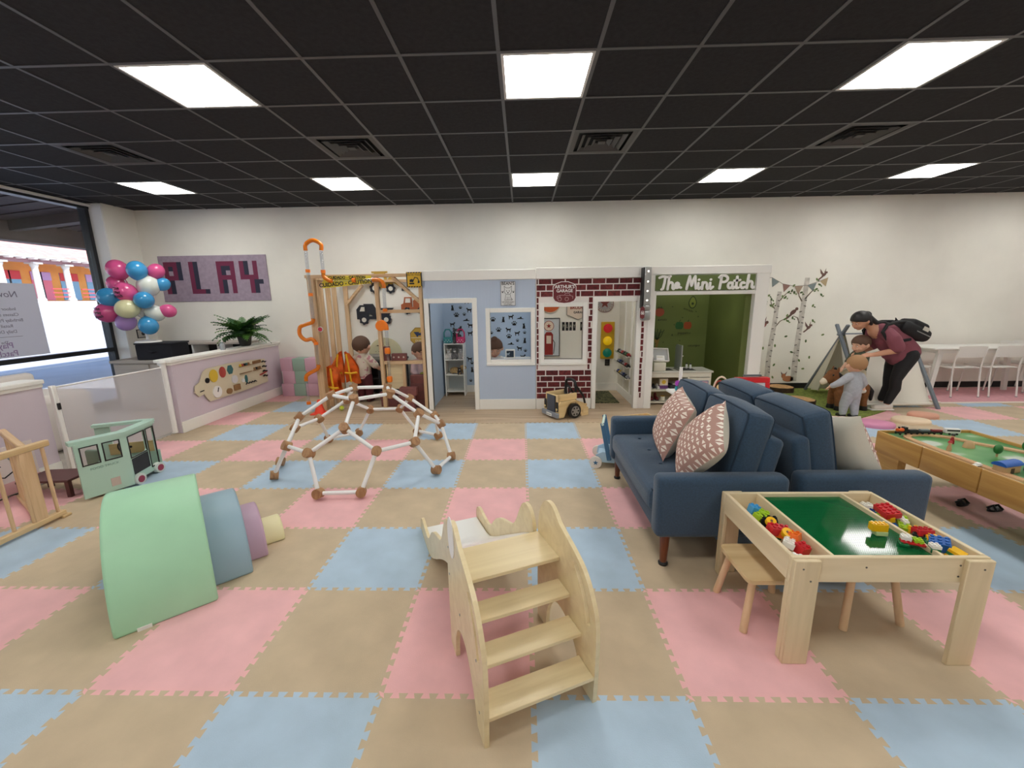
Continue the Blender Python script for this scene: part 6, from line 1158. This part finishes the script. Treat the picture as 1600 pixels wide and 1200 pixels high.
trees = [('shorter birch tree decal nearer the market on the back wall', [(4.14, 1.6), (4.12, 1.32), (4.11, 1.05), (4.09, .77), (4.08, .5), (4.09, .13)], [[(4.09, 1.33), (4.03, 1.4), (4.01, 1.47)], [(4.16, 1.46), (4.21, 1.53), (4.27, 1.59)], [(4.13, 1.04), (4.2, 1.13), (4.28, 1.17)]], .075, [k for k in range(len(LV)) if LV[k][0] < 4.34]),
         ('taller birch tree decal nearer the tent on the back wall', [(4.55, 1.81), (4.54, 1.46), (4.53, 1.14), (4.52, .8), (4.52, .46), (4.53, .13)], [[(4.51, 1.44), (4.45, 1.53), (4.44, 1.6)], [(4.55, 1.48), (4.64, 1.59), (4.68, 1.63)], [(4.51, 1.09), (4.47, 1.18), (4.4, 1.21)], [(4.5, .6), (4.45, .62)]], .085, [k for k in range(len(LV)) if LV[k][0] >= 4.34])]
for lb, tr, brs, w_, lv in trees:
    o = thing('birch_decal', lb, 'wall decal', (0, BY, 0)); tk_ = B().prism(taper(tr, w_*.85, w_*1.15), WY0, WY1).obj('trunk', BRC, o, smooth=False)
    for k in range(16): z = .2+k*.09; x = tr[0][0]+(tr[-1][0]-tr[0][0])*(1.6-z)/1.5; x = min(tr, key=lambda p: abs(p[1]-z))[0]; s = 1 if k % 3 else -1; B().prism([(x+s*w_*.5, z), (x+s*w_*.05, z+.006), (x+s*w_*.05, z-.004), (x+s*w_*.5, z-.014)], WY0-.0006, WY0).obj('bark_mark', BMK, tk_, smooth=False) if z < tr[0][1]-.04 else None
    for P in brs: B().prism(taper(P, .02, .008), WY0, WY1).obj('branch', TWG, o, smooth=False)
    for q in lv:
        x, z = LV[q]; rr_ = random.Random(q); B().disc(x, z, .026, WY0-.0012, WY0-.0006, .015, 10, rot=rr_.random()*3).obj('leaf', LVM[q % 3], o, smooth=False)
        if z > 1.1: B().disc(x+.03, z-.022, .018, WY0-.0012, WY0-.0006, .01, 8, rot=rr_.random()*3).obj('leaf', LVM[(q+1) % 3], o, smooth=False)
BRD = mat('bird_brown', (112, 84, 74), .7); BRP = mat('bird_rose', (150, 92, 86), .7)
for k, (x, z, lb) in enumerate(((3.94, 1.06, 'flying red breasted bird decal left of the birch trees'), (4.39, 1.27, 'perched brown bird decal between the birch trees'), (4.67, 1.02, 'small flying bird decal above the tent'), (4.8, 1.85, 'small bird decal above the bunting'))):
    o = thing('bird_decal', lb, 'wall decal', (x, BY, z)); s = 1.15 if k < 2 else .8
    B().disc(0, 0, .05*s, WY0, WY1, .028*s, 14, rot=.7).obj('body', BRP if k == 0 else BRD, o, smooth=False); B().disc(.045*s, .045*s, .022*s, WY0, WY1, n=12).obj('head', BRD, o, smooth=False); B().prism([(-.03*s, -.02*s), (-.11*s, -.09*s), (-.08*s, -.1*s), (-.01*s, -.04*s)], WY0, WY1).obj('tail', BRD, o, smooth=False)
    if k != 1: B().prism([(-.01*s, .02*s), (-.09*s, .12*s), (-.07*s, .03*s), (-.03*s, -.01*s)], WY0-.001, WY0).obj('wing', BRD, o, smooth=False); B().prism([(.02*s, .02*s), (.03*s, .13*s), (.0, .05*s)], WY0-.001, WY0).obj('wing', BRD, o, smooth=False)
bn = thing('bunting_decal', 'string of muted triangular bunting flags above the birch trees', 'wall decal', (0, BY, 0)); BS = [(3.86, 1.81), (3.99, 1.82), (4.17, 1.72), (4.36, 1.68), (4.56, 1.69), (4.73, 1.75), (4.86, 1.8)]
B().stroke(BS, .006, WY0-.002, WY0-.001).obj('string', TWG, bn, smooth=False)
for k, P in enumerate((((3.86, 1.8), (3.95, 1.8), (3.93, 1.67)), ((3.99, 1.82), (4.11, 1.75), (4.01, 1.67)), ((4.17, 1.72), (4.29, 1.69), (4.2, 1.59)), ((4.36, 1.68), (4.49, 1.68), (4.43, 1.55)), ((4.56, 1.69), (4.7, 1.73), (4.66, 1.6)), ((4.75, 1.75), (4.87, 1.81), (4.85, 1.67)))): B().prism(list(P), WY0-.004, WY0-.002).obj('flag', mat(*[('flag_sand', (190, 168, 132), .7), ('flag_slate', (128, 140, 140), .7), ('flag_rose', (146, 112, 102), .7), ('flag_taupe', (168, 146, 126), .7)][[0, 1, 2, 3, 1, 0][k]]), bn, smooth=False)
FX_ = mat('fox_rust', (190, 128, 90), .7)
for x, lb in ((4.42, 'seated fawn decal at the foot of the taller birch'), (3.98, 'rust brown bear cub decal at the foot of the shorter birch')):
    o = thing('animal_decal', lb, 'wall decal', (x, BY, .12)); B().disc(.02, .05, .09, WY0, WY1, .05, 16).obj('body', FX_, o, smooth=False); B().disc(-.06, .1, .035, WY0-.001, WY1, .04, 14).obj('head', FX_, o, smooth=False)
    for s in (-1, 1): B().prism([(-.06+s*.015, .13), (-.06+s*.05, .175), (-.06+s*.035, .12)], WY0-.001, WY1).obj('ear', BRD, o, smooth=False)
    B().disc(-.075, .105, .005, WY0-.002, WY0-.001, n=8).obj('eye', INK, o, smooth=False)
# --- grass rug, log slices, stepping pods, pink rug
def rugmesh(P, z, m, name, label, seed=1): return tag(B().prism(P, .0005, z, 'z').obj(name, m), label, 'rug')
GRS = mat('grass_rug', (126, 140, 62), .95, var=.25, scale=30, bump=.8, bscale=200)
rugmesh([(3.32, 6.8), (5.0, 6.8), (5.02, 5.6), (4.88, 5.42), (4.5, 5.2), (4.1, 5.0), (3.6, 4.98), (3.34, 5.3)], .012, GRS, 'grass_rug', 'shaggy green grass rug under the tent and horse')
PKR = mat('rug_pink', (214, 158, 164), .9, var=.06, scale=20); o = thing('pink_rug', 'dusty pink rug with cream edge under the white table', 'rug', (5.95, 5.78, 0)); B().box(0, 0, .0005, 3.3, 1.02, .008).obj('border', mat('rug_edge', (232, 218, 208), .9), o); B().box(.06, .06, .008, 3.24, .99, .01).obj('pile', PKR, o)
BK = mat('log_bark', (66, 48, 34), .9, var=.3, scale=18, bump=.8, bscale=40); HW = mat('log_wood', (214, 172, 118), .7, var=.12, scale=16)
for x, y, r, lb in ((4.2, 6.62, .185, 'wood slice step nearer the back wall'), (3.945, 5.78, .2, 'wood slice step nearer the sofa')):
    o = thing('log_slice', lb, 'wood slice', (x, y, .012)); P = [(r*(1+.04*math.sin(3*t+x)+.025*math.sin(11*t))*math.cos(t), r*.95*(1+.04*math.sin(3*t+x)+.025*math.sin(11*t))*math.sin(t)) for t in [k*PI/24 for k in range(48)]]
    B().prism(P, 0, .075, 'z').obj('bark', BK, o); B().prism([(a*.94, c*.94) for a, c in P], .075, .079, 'z').obj('wood_face', HW, o)
    for q in (.3, .55, .78): B().tube([(a*q, c*q, .079) for a, c in P], .0016, 4, True).obj('growth_ring', mat('ring_brown', (166, 116, 70), .7), o)
for x, y, c, lb in ((3.76, 4.83, (236, 204, 160), 'apricot'), (4.2, 4.78, (214, 140, 172), 'orchid pink'), (4.72, 4.9, (236, 212, 180), 'pale peach'), (5.08, 5.13, (222, 164, 138), 'salmon')):
    o = thing('stepping_stone', '%s rounded foam stepping stone on the mats' % lb, 'stepping stone', (x, y, 0), -.4); r = .17 if lb != 'salmon' else .14
    pr_ = [(r*.97, 0), (r, .012), (r*.99, .035), (r*.9, .05), (r*.6, .056), (.004, .058)]; b = B().lathe(pr_, n=28); b.v = [(v[0]*1.12*(1+.06*math.sin(2*math.atan2(v[1], v[0]))), v[1]*.86*(1+.08*math.cos(3*math.atan2(v[1], v[0]))), v[2]) for v in b.v]; b.obj('stone', mat('pod_'+lb.replace(' ', '_'), c, .55), o, ang=1.2); b = B().lathe([(r*1.0, .0), (r*1.01, .006), (r*.99, .01)], n=28); b.v = [(v[0]*1.12*(1+.06*math.sin(2*math.atan2(v[1], v[0]))), v[1]*.86*(1+.08*math.cos(3*math.atan2(v[1], v[0]))), v[2]) for v in b.v]; b.obj('base_rim', mat('pod_'+lb.replace(' ', '_'), c, .55), o)
# --- play tent
tn = thing('play_tent', 'white canvas play tent with grey A frame poles', 'tent', (4.65, 6.1, 0)); GPL = mat('pole_grey', (112, 120, 128), .6); CNV = mat('canvas_white', (232, 226, 212), .9, bump=.25, bscale=30)
Zr = 1.0
for x in (0, .98):
    for s in (-1, 1): B().bar((x+s*.015, s*.62, .0), (x+s*.015, -s*.09, Zr+.11), .032, .045, .004, (1, 0, 0)).obj('pole', GPL, tn)
B().cyl((-.05, 0, Zr-.03), (1.03, 0, Zr-.03), .018, n=12).obj('ridge_pole', GPL, tn)
def sheet(nm, s, x0, x1, m):
    n = 10; vs = []; fs = []
    for i in range(n+1):
        for j in range(n+1): u, v = i/n, j/n; x = x0+(x1-x0)*u; sag = .035*math.sin(PI*v)*math.sin(PI*u)+.008*math.sin(u*22+v*4); vs.append((x, s*(.03+.5*v-sag), (Zr-.03)*(1-v)+.05*v))
    for i in range(n):
        for j in range(n): a = i*(n+1)+j; fs.append([a, a+1, a+n+2, a+n+1])
    b = B().add(vs, fs); b.add([(p[0], p[1]-s*.006, p[2]) for p in vs], [f[::-1] for f in fs]); return b.obj(nm, m, tn, ang=1.2)
sheet('canvas_side', -1, .04, .94, CNV); sheet('canvas_side', 1, .04, .94, CNV); B().cyl((.02, -.535, .055), (.98, -.535, .055), .022, n=12).obj('rolled_hem', CNV, tn)
for s in (-1, 1):
    vs = []; fs = []; n = 8
    for i in range(n+1):
        for j in range(n+1): u, v = i/n, j/n; y = s*(.02+(.5*v)*(1-.35*u*1)); vs.append((.0-.02*math.sin(u*9)*v, y, (Zr-.05)*(1-v*1)+.05*v)) if False else vs.append((-.01+.03*math.sin(u*10)*(.3+v), s*(.5*v*u+.3*v*(1-u)), (Zr-.06)-(Zr-.12)*v))
    for i in range(n):
        for j in range(n): a = i*(n+1)+j; fs.append([a, a+1, a+n+2, a+n+1])
    b = B().add(vs, fs); b.add([(p[0]+.005, p[1], p[2]) for p in vs], [f[::-1] for f in fs]); b.obj('door_flap', CNV, tn, ang=1.2)
# --- white table and chairs
TWH = mat('table_white', (238, 236, 230), .4); wt = thing('white_table', 'long white table on the pink rug by the wall', 'table', (6.1, 6.17, .0))
B().box(0, 0, .715, 1.86, .52, .74, .012, 2).obj('top', TWH, wt); B().box(.1, .05, .66, 1.62, .47, .715).obj('apron', TWH, wt)
for x, dx in ((.16, 1), (1.52, -1)):
    for y in (.08, .4): B().add([(x-.03-dx*.06, y-.02, .01), (x+.03-dx*.06, y-.02, .01), (x+.03-dx*.06, y+.02, .01), (x-.03-dx*.06, y+.02, .01), (x-.035, y-.025, .7), (x+.035, y-.025, .7), (x+.035, y+.025, .7), (x-.035, y+.025, .7)], [[0, 3, 2, 1], [4, 5, 6, 7], [0, 1, 5, 4], [1, 2, 6, 5], [2, 3, 7, 6], [3, 0, 4, 7]]).obj('leg', TWH, wt, smooth=False)
def chair(label, x, y, rz):
    """backrest at -y, sitter faces +y"""
    o = thing('white_chair', label, 'chair', (x, y, .01), rz, 'white stacking chairs around the table'); b = B()
    B().box(-.2, -.19, .43, .2, .2, .445, .012, 2).obj('seat', TWH, o); n = 8; vs = []; fs = []
    for i in range(n+1):
        for j in range(3): u = -1+2*i/n; vs.append((u*.2, -.215-.035*(1-u*u)-.02*j/2, .6+.17*j/2-.012*u*u*(j == 2)))
    for i in range(n):
        for j in range(2): a = i*3+j; fs.append([a, a+1, a+4, a+3])
    bb = B().add(vs, [f[::-1] for f in fs]); bb.add([(p[0], p[1]+.012, p[2]) for p in vs], fs); bb.obj('backrest', TWH, o)
    for s in (-1, 1):
        B().tube([(s*.2, -.24, .0), (s*.2, -.2, .3), (s*.2, -.19, .44), (s*.2, -.205, .58), (s*.198, -.23, .72)], .011, 10).obj('rear_leg', TWH, o); B().tube([(s*.2, .21, .0), (s*.2, .18, .3), (s*.195, .15, .42), (s*.19, .05, .432), (s*.19, -.18, .43)], .011, 10).obj('front_leg', TWH, o)
        for yy in (-.24, .21): B().cyl((s*.2, yy, 0), (s*.2, yy, .012), .014, n=10).obj('foot_cap', mat('foot_grey', (150, 150, 150), .6), o)
chair('white chair with its back to the camera, nearer the tent', 6.58, 6.33, 0); chair('white chair with its back to the camera, at the right', 7.13, 6.33, 0); chair('white chair between the table and the wall', 7.94, 6.575, PI); chair('white chair at the left end of the table', 6.02, 6.48, -PI/2)
# ================================================================== PEOPLE
SKIN = mat('skin_light', (226, 178, 150), .55); SKT = mat('skin_tan', (206, 152, 122), .55)
def hand(b, p, d, up_, s=1, side=1):
    """palm and five curled fingers; d points along the fingers, up_ is the back of the hand"""
    p = Vector(p); d = Vector(d).normalized(); u = Vector(up_); u = (u-d*u.dot(d)).normalized(); r = d.cross(u)*side
    for k in range(4): q = p+r*(k-1.5)*.017*s; b.cone(p+r*(k-1.5)*.012*s, q+d*.05*s, .014*s, .012*s, 8)
    for k, L in enumerate((.055, .065, .06, .045)):
        q = p+r*(k-1.5)*.018*s+d*.055*s; m_ = q+d*L*.55*s-u*.008*s; b.cone(q, m_, .009*s, .008*s, 8); b.cone(m_, m_+d*L*.4*s-u*.022*s, .008*s, .007*s, 8)
    t = p-r*.026*s+d*.012*s; t2 = t-r*.018*s+d*.03*s-u*.01*s; b.cone(t, t2, .011*s, .0095*s, 8); b.cone(t2, t2+d*.026*s+r*.004*s-u*.012*s, .0095*s, .008*s, 8)
def chain(b, P):
    for (p, r), (q, s) in zip(P, P[1:]): b.cone(p, q, r, s, 14)
def head(b, c, f, R, s=1):
    """skull, jaw, nose, ears; f = facing direction"""
    c = Vector(c); f = Vector(f).normalized(); side = f.cross(Vector((0, 0, 1))).normalized(); upv = side.cross(f).normalized()
    b.ell(c+upv*R*.12-f*R*.1, (R, R, R*1.05), 20, 14); b.ell(c-upv*R*.4+f*R*.25, (R*.68, R*.68, R*.72), 16, 12); b.ell(c-upv*R*.85+f*R*.5, (R*.34, R*.34, R*.28), 12, 8)
    b.cone(c-upv*R*.02+f*R*.9, c-upv*R*.3+f*R*1.08, R*.1, R*.15, 8); b.ell(c-upv*R*.56+f*R*.86, (R*.2, R*.2, R*.1), 10, 8)
    for k in (-1, 1): b.ell(c+side*k*R*1.0-upv*R*.15-f*R*.05, (R*.2, R*.2, R*.28), 10, 8); b.ell(c+side*k*R*.4-upv*R*.38+f*R*.62, (R*.28,)*3, 10, 8)
    return c, f, side, upv
def face(o, c, f, side, upv, R):
    for k in (-1, 1):
        e = c+side*k*R*.36+f*R*.87+upv*R*.0; B().ell(e, (R*.085, R*.085, R*.05), 10, 8).obj('eye', mat('eye_white', (236, 232, 228), .3), o); B().ell(e+f*R*.045, (R*.06, R*.06, R*.045), 8, 6).obj('iris', mat('iris_dark', (40, 28, 22), .2), o)
        B().tube([tuple(e+side*k*R*-.14+upv*R*.2+f*R*.03), tuple(e+upv*R*.25+f*R*.05), tuple(e+side*k*R*.16+upv*R*.2-f*R*.02)], R*.03, 6).obj('eyebrow', mat('brow', (70, 48, 36), .7), o)
    B().tube([tuple(c-upv*R*.6+f*R*.9-side*R*.22), tuple(c-upv*R*.63+f*R*1.02), tuple(c-upv*R*.6+f*R*.9+side*R*.22)], R*.055, 6).obj('mouth', mat('lips', (186, 106, 98), .5), o)
def hair_cap(o, c, f, upv, side, R, m, cut=-.15, vox=.006, extra=None, thick=1.1):
    b = B(); bmv = B().ell(c+upv*R*.14-f*R*.12, R*thick, 24, 16); 
    keep = []
    for v in bmv.v:
        d = (Vector(v)-c); a = d.dot(f); h = d.dot(upv); lim = (cut-.12+(.52 if a > 0 else .6)*a/R)*R+.05*R*math.sin(9*math.atan2(d.dot(side), a))
        if h < lim: v = tuple(Vector(v)-(Vector(v)-c)*.2)
        keep.append(v)
    bmv.v = keep; b.add(bmv.v, bmv.f)
    if extra: extra(b)
    return organic(b, 'hair', m, o, vox, 2)
# --- woman bending over the horse (faces -x)
wm = thing('person', 'person in burgundy tee and black leggings bending over a child, wearing a backpack', 'person', (4.9, 5.52, 0)); Vw = lambda x, y, z: Vector((x-4.9, y-5.52, z))
b = B(); hip = Vw(5.04, 5.52, .79)
for s in (-1, 1):
    y = 5.52+s*.085; xo = .0 if s < 0 else .06
    chain(b, [(Vw(5.05, y, .76), .085), (Vw(4.94+xo, y, .43), .055), (Vw(4.95+xo, y, .3), .052), (Vw(4.88+xo, y, .09), .035)]); b.cone(Vw(4.9+xo, y, .05), Vw(4.74+xo, y, .04), .036, .03, 12)
chain(b, [(hip, .13), (Vw(4.95, 5.52, .9), .12), (Vw(4.78, 5.52, 1.01), .125), (Vw(4.66, 5.52, 1.07), .1)]); chain(b, [(Vw(4.64, 5.52, 1.08), .055), (Vw(4.52, 5.52, 1.15), .05)])
hc, hf, hs, hu = head(b, Vw(4.43, 5.52, 1.2), (-.85, -.08, -.45), .098)
for s in (-1, 1):
    y = 5.52+s*.17; chain(b, [(Vw(4.7, 5.52+s*.12, 1.05), .06), (Vw(4.72, y, 1.0), .052), (Vw(4.8, y+s*.02, .83), .042), (Vw(4.62, y-s*.03, .78), .034), (Vw(4.56, y-s*.05, .765), .027)]); hand(b, Vw(4.55, y-s*.05, .765), (-1, -s*.3, -.1), (0, s*.6, .8), 1.0, s)
organic(b, 'body', SKT, wm, .007, 2); face(wm, hc, hf, hs, hu, .098)
HB = mat('hair_black', (26, 20, 20), .5)
hair_cap(wm, hc, hf, hu, hs, .1, HB, .0, .007, lambda q: (q.ell(hc-hf*.1+hu*.03, (.055, .055, .05), 12, 8), chain(q, [(hc-hf*.1+hu*.02, .04), (Vw(4.62, 5.5, 1.17), .032), (Vw(4.72, 5.49, 1.17), .022), (Vw(4.8, 5.49, 1.15), .012)]), [q.cone(hc+hs*k*.085-hu*.02-hf*.03, hc+hs*k*.07-hu*.08-hf*.06, .03, .02, 8) for k in (-1, 1)]), 1.12)
b = B(); TEE = mat('tee_burgundy', (136, 76, 88), .85, bump=.2, bscale=40)
chain(b, [(Vw(5.08, 5.52, .78), .155), (Vw(4.97, 5.52, .9), .145), (Vw(4.78, 5.52, 1.02), .145), (Vw(4.68, 5.52, 1.07), .11)]); chain(b, [(Vw(5.08, 5.52, .76), .15), (Vw(4.98, 5.52, .74), .14), (Vw(4.86, 5.52, .76), .08)]); b.cone(Vw(4.9, 5.52, .8), Vw(4.75, 5.52, .95), .1, .1)
for s in (-1, 1): chain(b, [(Vw(4.7, 5.52+s*.12, 1.04), .08), (Vw(4.73, 5.52+s*.18, .98), .08), (Vw(4.79, 5.52+s*.19, .87), .082)])
organic(b, 'tee', TEE, wm, .008, 3)
b = B(); LGG = mat('leggings_black', (24, 24, 27), .75)
for s in (-1, 1):
    y = 5.52+s*.085; xo = 0 if s < 0 else .06; chain(b, [(Vw(5.06, y, .74), .105), (Vw(4.99+xo*.5, y, .58), .088), (Vw(4.94+xo, y, .43), .066), (Vw(4.95+xo, y, .3), .062), (Vw(4.885+xo, y, .12), .044)])
b.ell(Vw(5.06, 5.52, .74), (.13, .16, .12), 16, 12); organic(b, 'leggings', LGG, wm, .008, 3)
for s in (-1, 1):
    xo = 0 if s < 0 else .06; y = 5.52+s*.085; b = B(); b.cone(Vw(4.91+xo, y, .058), Vw(4.72+xo, y, .045), .046, .038, 12); b.cone(Vw(4.91+xo, y, .05), Vw(4.9+xo, y, .08), .044, .04, 12); organic(b, 'shoe', mat('shoe_white', (222, 216, 206), .6), wm, .006, 2); B().box(4.66+xo-4.9, y-.045-5.52, .012, 4.96+xo-4.9, y+.045-5.52, .03, .012, 2).obj('sole', WHITE, wm)
bk = thing('backpack', 'black backpack worn on the bending person', 'backpack', (5.07, 5.52, 1.06)); BPK = mat('backpack_black', (20, 20, 22), .7, bump=.3, bscale=60); b = B(); R_ = Matrix.Rotation(.42, 4, 'Y')
b.add(*rbev(.42, .3, .17, .07, 3), R_); b.add(*rbev(.26, .24, .12, .05, 3), Matrix.Translation((.05, 0, .07)) @ R_); organic(b, 'pack', BPK, bk, .009, 3)
for s in (-1, 1): B().tube([(-.14, s*.09, .12), (-.27, s*.11, .12), (-.4, s*.13, .09), (-.46, s*.15, .0), (-.4, s*.17, -.1), (-.25, s*.16, -.12), (-.08, s*.13, -.1)], .02, 8).obj('strap', BPK, bk)
B().add(*rbev(.08, .002, .05, 0), Matrix.Translation((.08, -.152, .03)) @ R_).obj('patch', mat('patch_cream', (214, 210, 196), .7), bk); B().tube([(-.17, 0, .14), (-.21, -.02, .17), (-.19, .0, .13)], .008, 6).obj('grab_loop', BPK, bk); b = B().add(*rbev(.2, .003, .012, 0), Matrix.Translation((.06, -.152, -.03)) @ R_); b.obj('zip', STEEL, bk)
# --- toddlers
def toddler(label, loc, rz, skin, hairc, tops, bottoms, shoes, Ht=.8, arms=((-.16, -.03, .33), (.16, -.03, .33)), legs=((-.055, .0), (.055, .0)), tilt=.0, sit=False, socks=None, show_face=True, bun=False):
    """faces local -y; tops/bottoms are materials"""
    o = thing('person', label, 'person', loc, rz); k = Ht/.8; S = lambda x, y, z: Vector((x*k, y*k, z*k)); b = B(); R = .098*k
    hz = .33
    chain(b, [(S(0, .0, hz), .075*k), (S(0, .01-.0, .44), .08*k), (S(0, .0, .53), .065*k), (S(0, -.005, .59), .035*k)])
    hc, hf, hs, hu = head(b, S(0, -.01-.02*tilt, .69), (0, -1, -tilt), R)
    AR = []
    for s, a in zip((-1, 1), arms):
        sh = S(s*.075, 0, .54); hd = S(*a); mid = (sh+hd)/2+S(s*.03, .02, -.015); AR.append((sh, mid, hd)); chain(b, [(sh, .035*k), (mid, .029*k), (hd, .022*k)]); hand(b, hd, (hd-mid), (0, -.2 if a[1] > -.1 else 0, 1), .62*k, s)
    LG = []
    for s, (lx, ly) in zip((-1, 1), legs):
        hp = S(s*.042, 0, hz-.02)
        if sit: kn = S(s*.12, -.06, hz-.06); an = S(s*.14, -.02, hz-.24)
        else: kn = S(lx*.9+s*.005, ly*.5-.012, .18); an = S(lx, ly, .045)
        LG.append((hp, kn, an)); chain(b, [(hp, .052*k), (kn, .04*k), (an, .028*k)]); b.cone(an-S(0, -.01, .018), an+S(0, -.06, -.022), .024*k, .02*k, 10)
    organic(b, 'body', skin, o, .0055*k, 2)
    if show_face: face(o, hc, hf, hs, hu, R)
    hair_cap(o, hc, hf, hu, hs, R*1.02, hairc, -.02, .006, (lambda q: q.ell(hc+hu*R*1.15, (R*.42, R*.42, R*.4), 12, 8)) if bun else None, 1.07)
    b = B(); chain(b, [(S(0, 0, hz+.01), .092*k), (S(0, .0, .44), .093*k), (S(0, 0, .54), .07*k)])
    for sh, mid, hd in AR: chain(b, [(sh, .05*k), (mid, .043*k)]+([((mid*.25+hd*.75), .034*k)] if tops[1] else []))
    organic(b, 'shirt', tops[0], o, .006, 3)
    b = B(); b.ell(S(0, 0, hz-.02), (.088*k, .082*k, .07*k), 14, 10)
    for hp, kn, an in LG: chain(b, [(hp, .066*k), (kn, .054*k)]+([(an*.85+kn*.15, .04*k)] if bottoms[1] else []))
    organic(b, 'trousers', bottoms[0], o, .006, 3)
    for hp, kn, an in LG: b = B(); b.cone(an-S(0, -.012, .01), an+S(0, -.065, -.018), .031*k, .026*k, 10); organic(b, 'shoe', shoes, o, .006, 2)
    return o
GSW = mat('sweat_grey', (176, 180, 186), .9, var=.05, scale=30, bump=.3, bscale=80); HBL = mat('hair_sandy', (170, 128, 88), .7); HBR = mat('hair_brown', (92, 66, 50), .7); OLV = mat('tee_olive', (76, 84, 66), .85)
toddler('toddler in a grey sweatsuit seen from behind beside the plush horse', (4.13, 5.1, .0), PI+.15, SKIN, HBL, (GSW, True), (GSW, True), BLACK, .8, ((-.15, -.04, .38), (.21, -.1, .4)), ((-.05, .03), (.06, -.03)), 0)
toddler('toddler in an olive top being lifted onto the plush horse', (4.52, 5.55, .2), -PI/2+.1, SKIN, HBR, (OLV, False), (mat('shorts_sand', (186, 176, 150), .85), False), mat('sock_white', (226, 222, 214), .8), .8, ((-.1, -.12, .36), (.1, -.12, .36)), tilt=.35, sit=True)
def spot_mat():
    M = bpy.data.materials.new('tee_print'); M.use_nodes = True; n = M.node_tree.nodes; l = M.node_tree.links; b = n['Principled BSDF']; b.inputs['Roughness'].default_value = .85; tc = n.new('ShaderNodeTexCoord'); no = n.new('ShaderNodeTexNoise'); no.inputs['Scale'].default_value = 13; no.inputs['Detail'].default_value = 1; l.new(tc.outputs['Object'], no.inputs[0]); rp = n.new('ShaderNodeValToRGB'); rp.color_ramp.elements[0].position = .57; rp.color_ramp.elements[0].color = lin((220, 208, 190)); rp.color_ramp.elements[1].position = .62; rp.color_ramp.elements[1].color = lin((196, 140, 146)); l.new(no.outputs['Fac'], rp.inputs[0]); l.new(rp.outputs[0], b.inputs['Base Color']); return M
toddler('small child in a cream printed tee and maroon trousers standing at the workbench', (-2.46, 6.18, 0), PI-.25, SKIN, HBR, (spot_mat(), False), (mat('trousers_maroon', (92, 36, 44), .85), True), mat('shoe_maroon', (84, 36, 40), .6), 1.02, ((-.16, -.1, .4), (.14, -.16, .44)), ((-.055, .0), (.06, .0)))
toddler('small child in a pale pink top standing behind the brick coloured blocks', (-1.56, 6.12, 0), .75, SKIN, HBR, (mat('top_pink', (226, 200, 206), .85), True), (mat('skirt_pink', (214, 178, 190), .85), True), WHITE, .92, ((-.1, -.12, .36), (.12, -.14, .36)), tilt=.35)
toddler('small child in a white top behind the clinic window', (-.42, 6.02, .0), .2, SKIN, HBR, (mat('top_white', (226, 224, 218), .85), True), (mat('skirt_grey', (150, 150, 158), .85), True), WHITE, .98, ((-.1, -.1, .36), (.12, -.12, .36)), tilt=.45, bun=True)
o = thing('green_ball', 'small green ball in the hands of the child in pale pink', 'ball', (-1.5, 5.98, .46)); B().ell((0, 0, 0), .035, 16, 10).obj('ball', mat('ball_olive', (160, 172, 70), .6), o); B().tube([(.0352*math.cos(t), .0352*math.sin(t), 0) for t in [k*PI/12 for k in range(24)]], .0012, 5, True).obj('seam', mat('ball_seam', (120, 130, 50), .6), o)
# --- plush horse (faces -x)
hr = thing('plush_horse', 'brown plush ride on horse with black mane and hooves', 'plush horse', (4.38, 5.5, .012)); HBm = mat('horse_brown', (128, 82, 46), .9, var=.12, scale=30, bump=.4, bscale=120); b = B()
chain(b, [(Vector((-.1, 0, .27)), .1), (Vector((.05, 0, .27)), .095), (Vector((.18, 0, .28)), .1)]); chain(b, [(Vector((-.13, 0, .3)), .085), (Vector((-.2, 0, .42)), .065), (Vector((-.22, 0, .48)), .07)]); chain(b, [(Vector((-.22, 0, .47)), .07), (Vector((-.3, 0, .4)), .05)])
for x in (-.14, .19):
    for s in (-1, 1): chain(b, [(Vector((x, s*.055, .24)), .055), (Vector((x-.01, s*.065, .12)), .042), (Vector((x, s*.07, .06)), .04)])
for s in (-1, 1): b.cone(Vector((-.19, s*.045, .53)), Vector((-.185, s*.05, .585)), .02, .008, 8)
organic(b, 'body', HBm, hr, .008, 2); b = B().cone(Vector((-.31, 0, .395)), Vector((-.335, 0, .375)), .048, .04, 12); organic(b, 'muzzle', mat('muzzle_cream', (226, 212, 190), .9), hr, .007, 2)
for x in (-.14, .19):
    for s in (-1, 1): B().lathe([(.046, 0), (.048, .012), (.042, .06)], (x, s*.07, 0), 14).obj('hoof', BLACK, hr)
b = B(); rr = random.Random(5)
for k in range(22): t = k/21; c = Vector((-.2, 0, .56)).lerp(Vector((-.06, 0, .36)), t); b.cone(c, c+Vector((.03, rr.uniform(-.05, .05), -.03)), .018, .01, 8)
organic(b, 'mane', BLACK, hr, .007, 1); b = B(); chain(b, [(Vector((.27, 0, .31)), .025), (Vector((.32, 0, .24)), .035), (Vector((.33, 0, .13)), .02)]); organic(b, 'tail', BLACK, hr, .008, 1); [B().ell((-.255, s*.062, .48), .012, 10, 8).obj('eye', BLACK, hr) for s in (-1, 1)]
B().box(-.06, -.105, .3, .1, .105, .375, .05, 3).obj('saddle', mat('saddle_dark', (70, 46, 32), .7), hr)
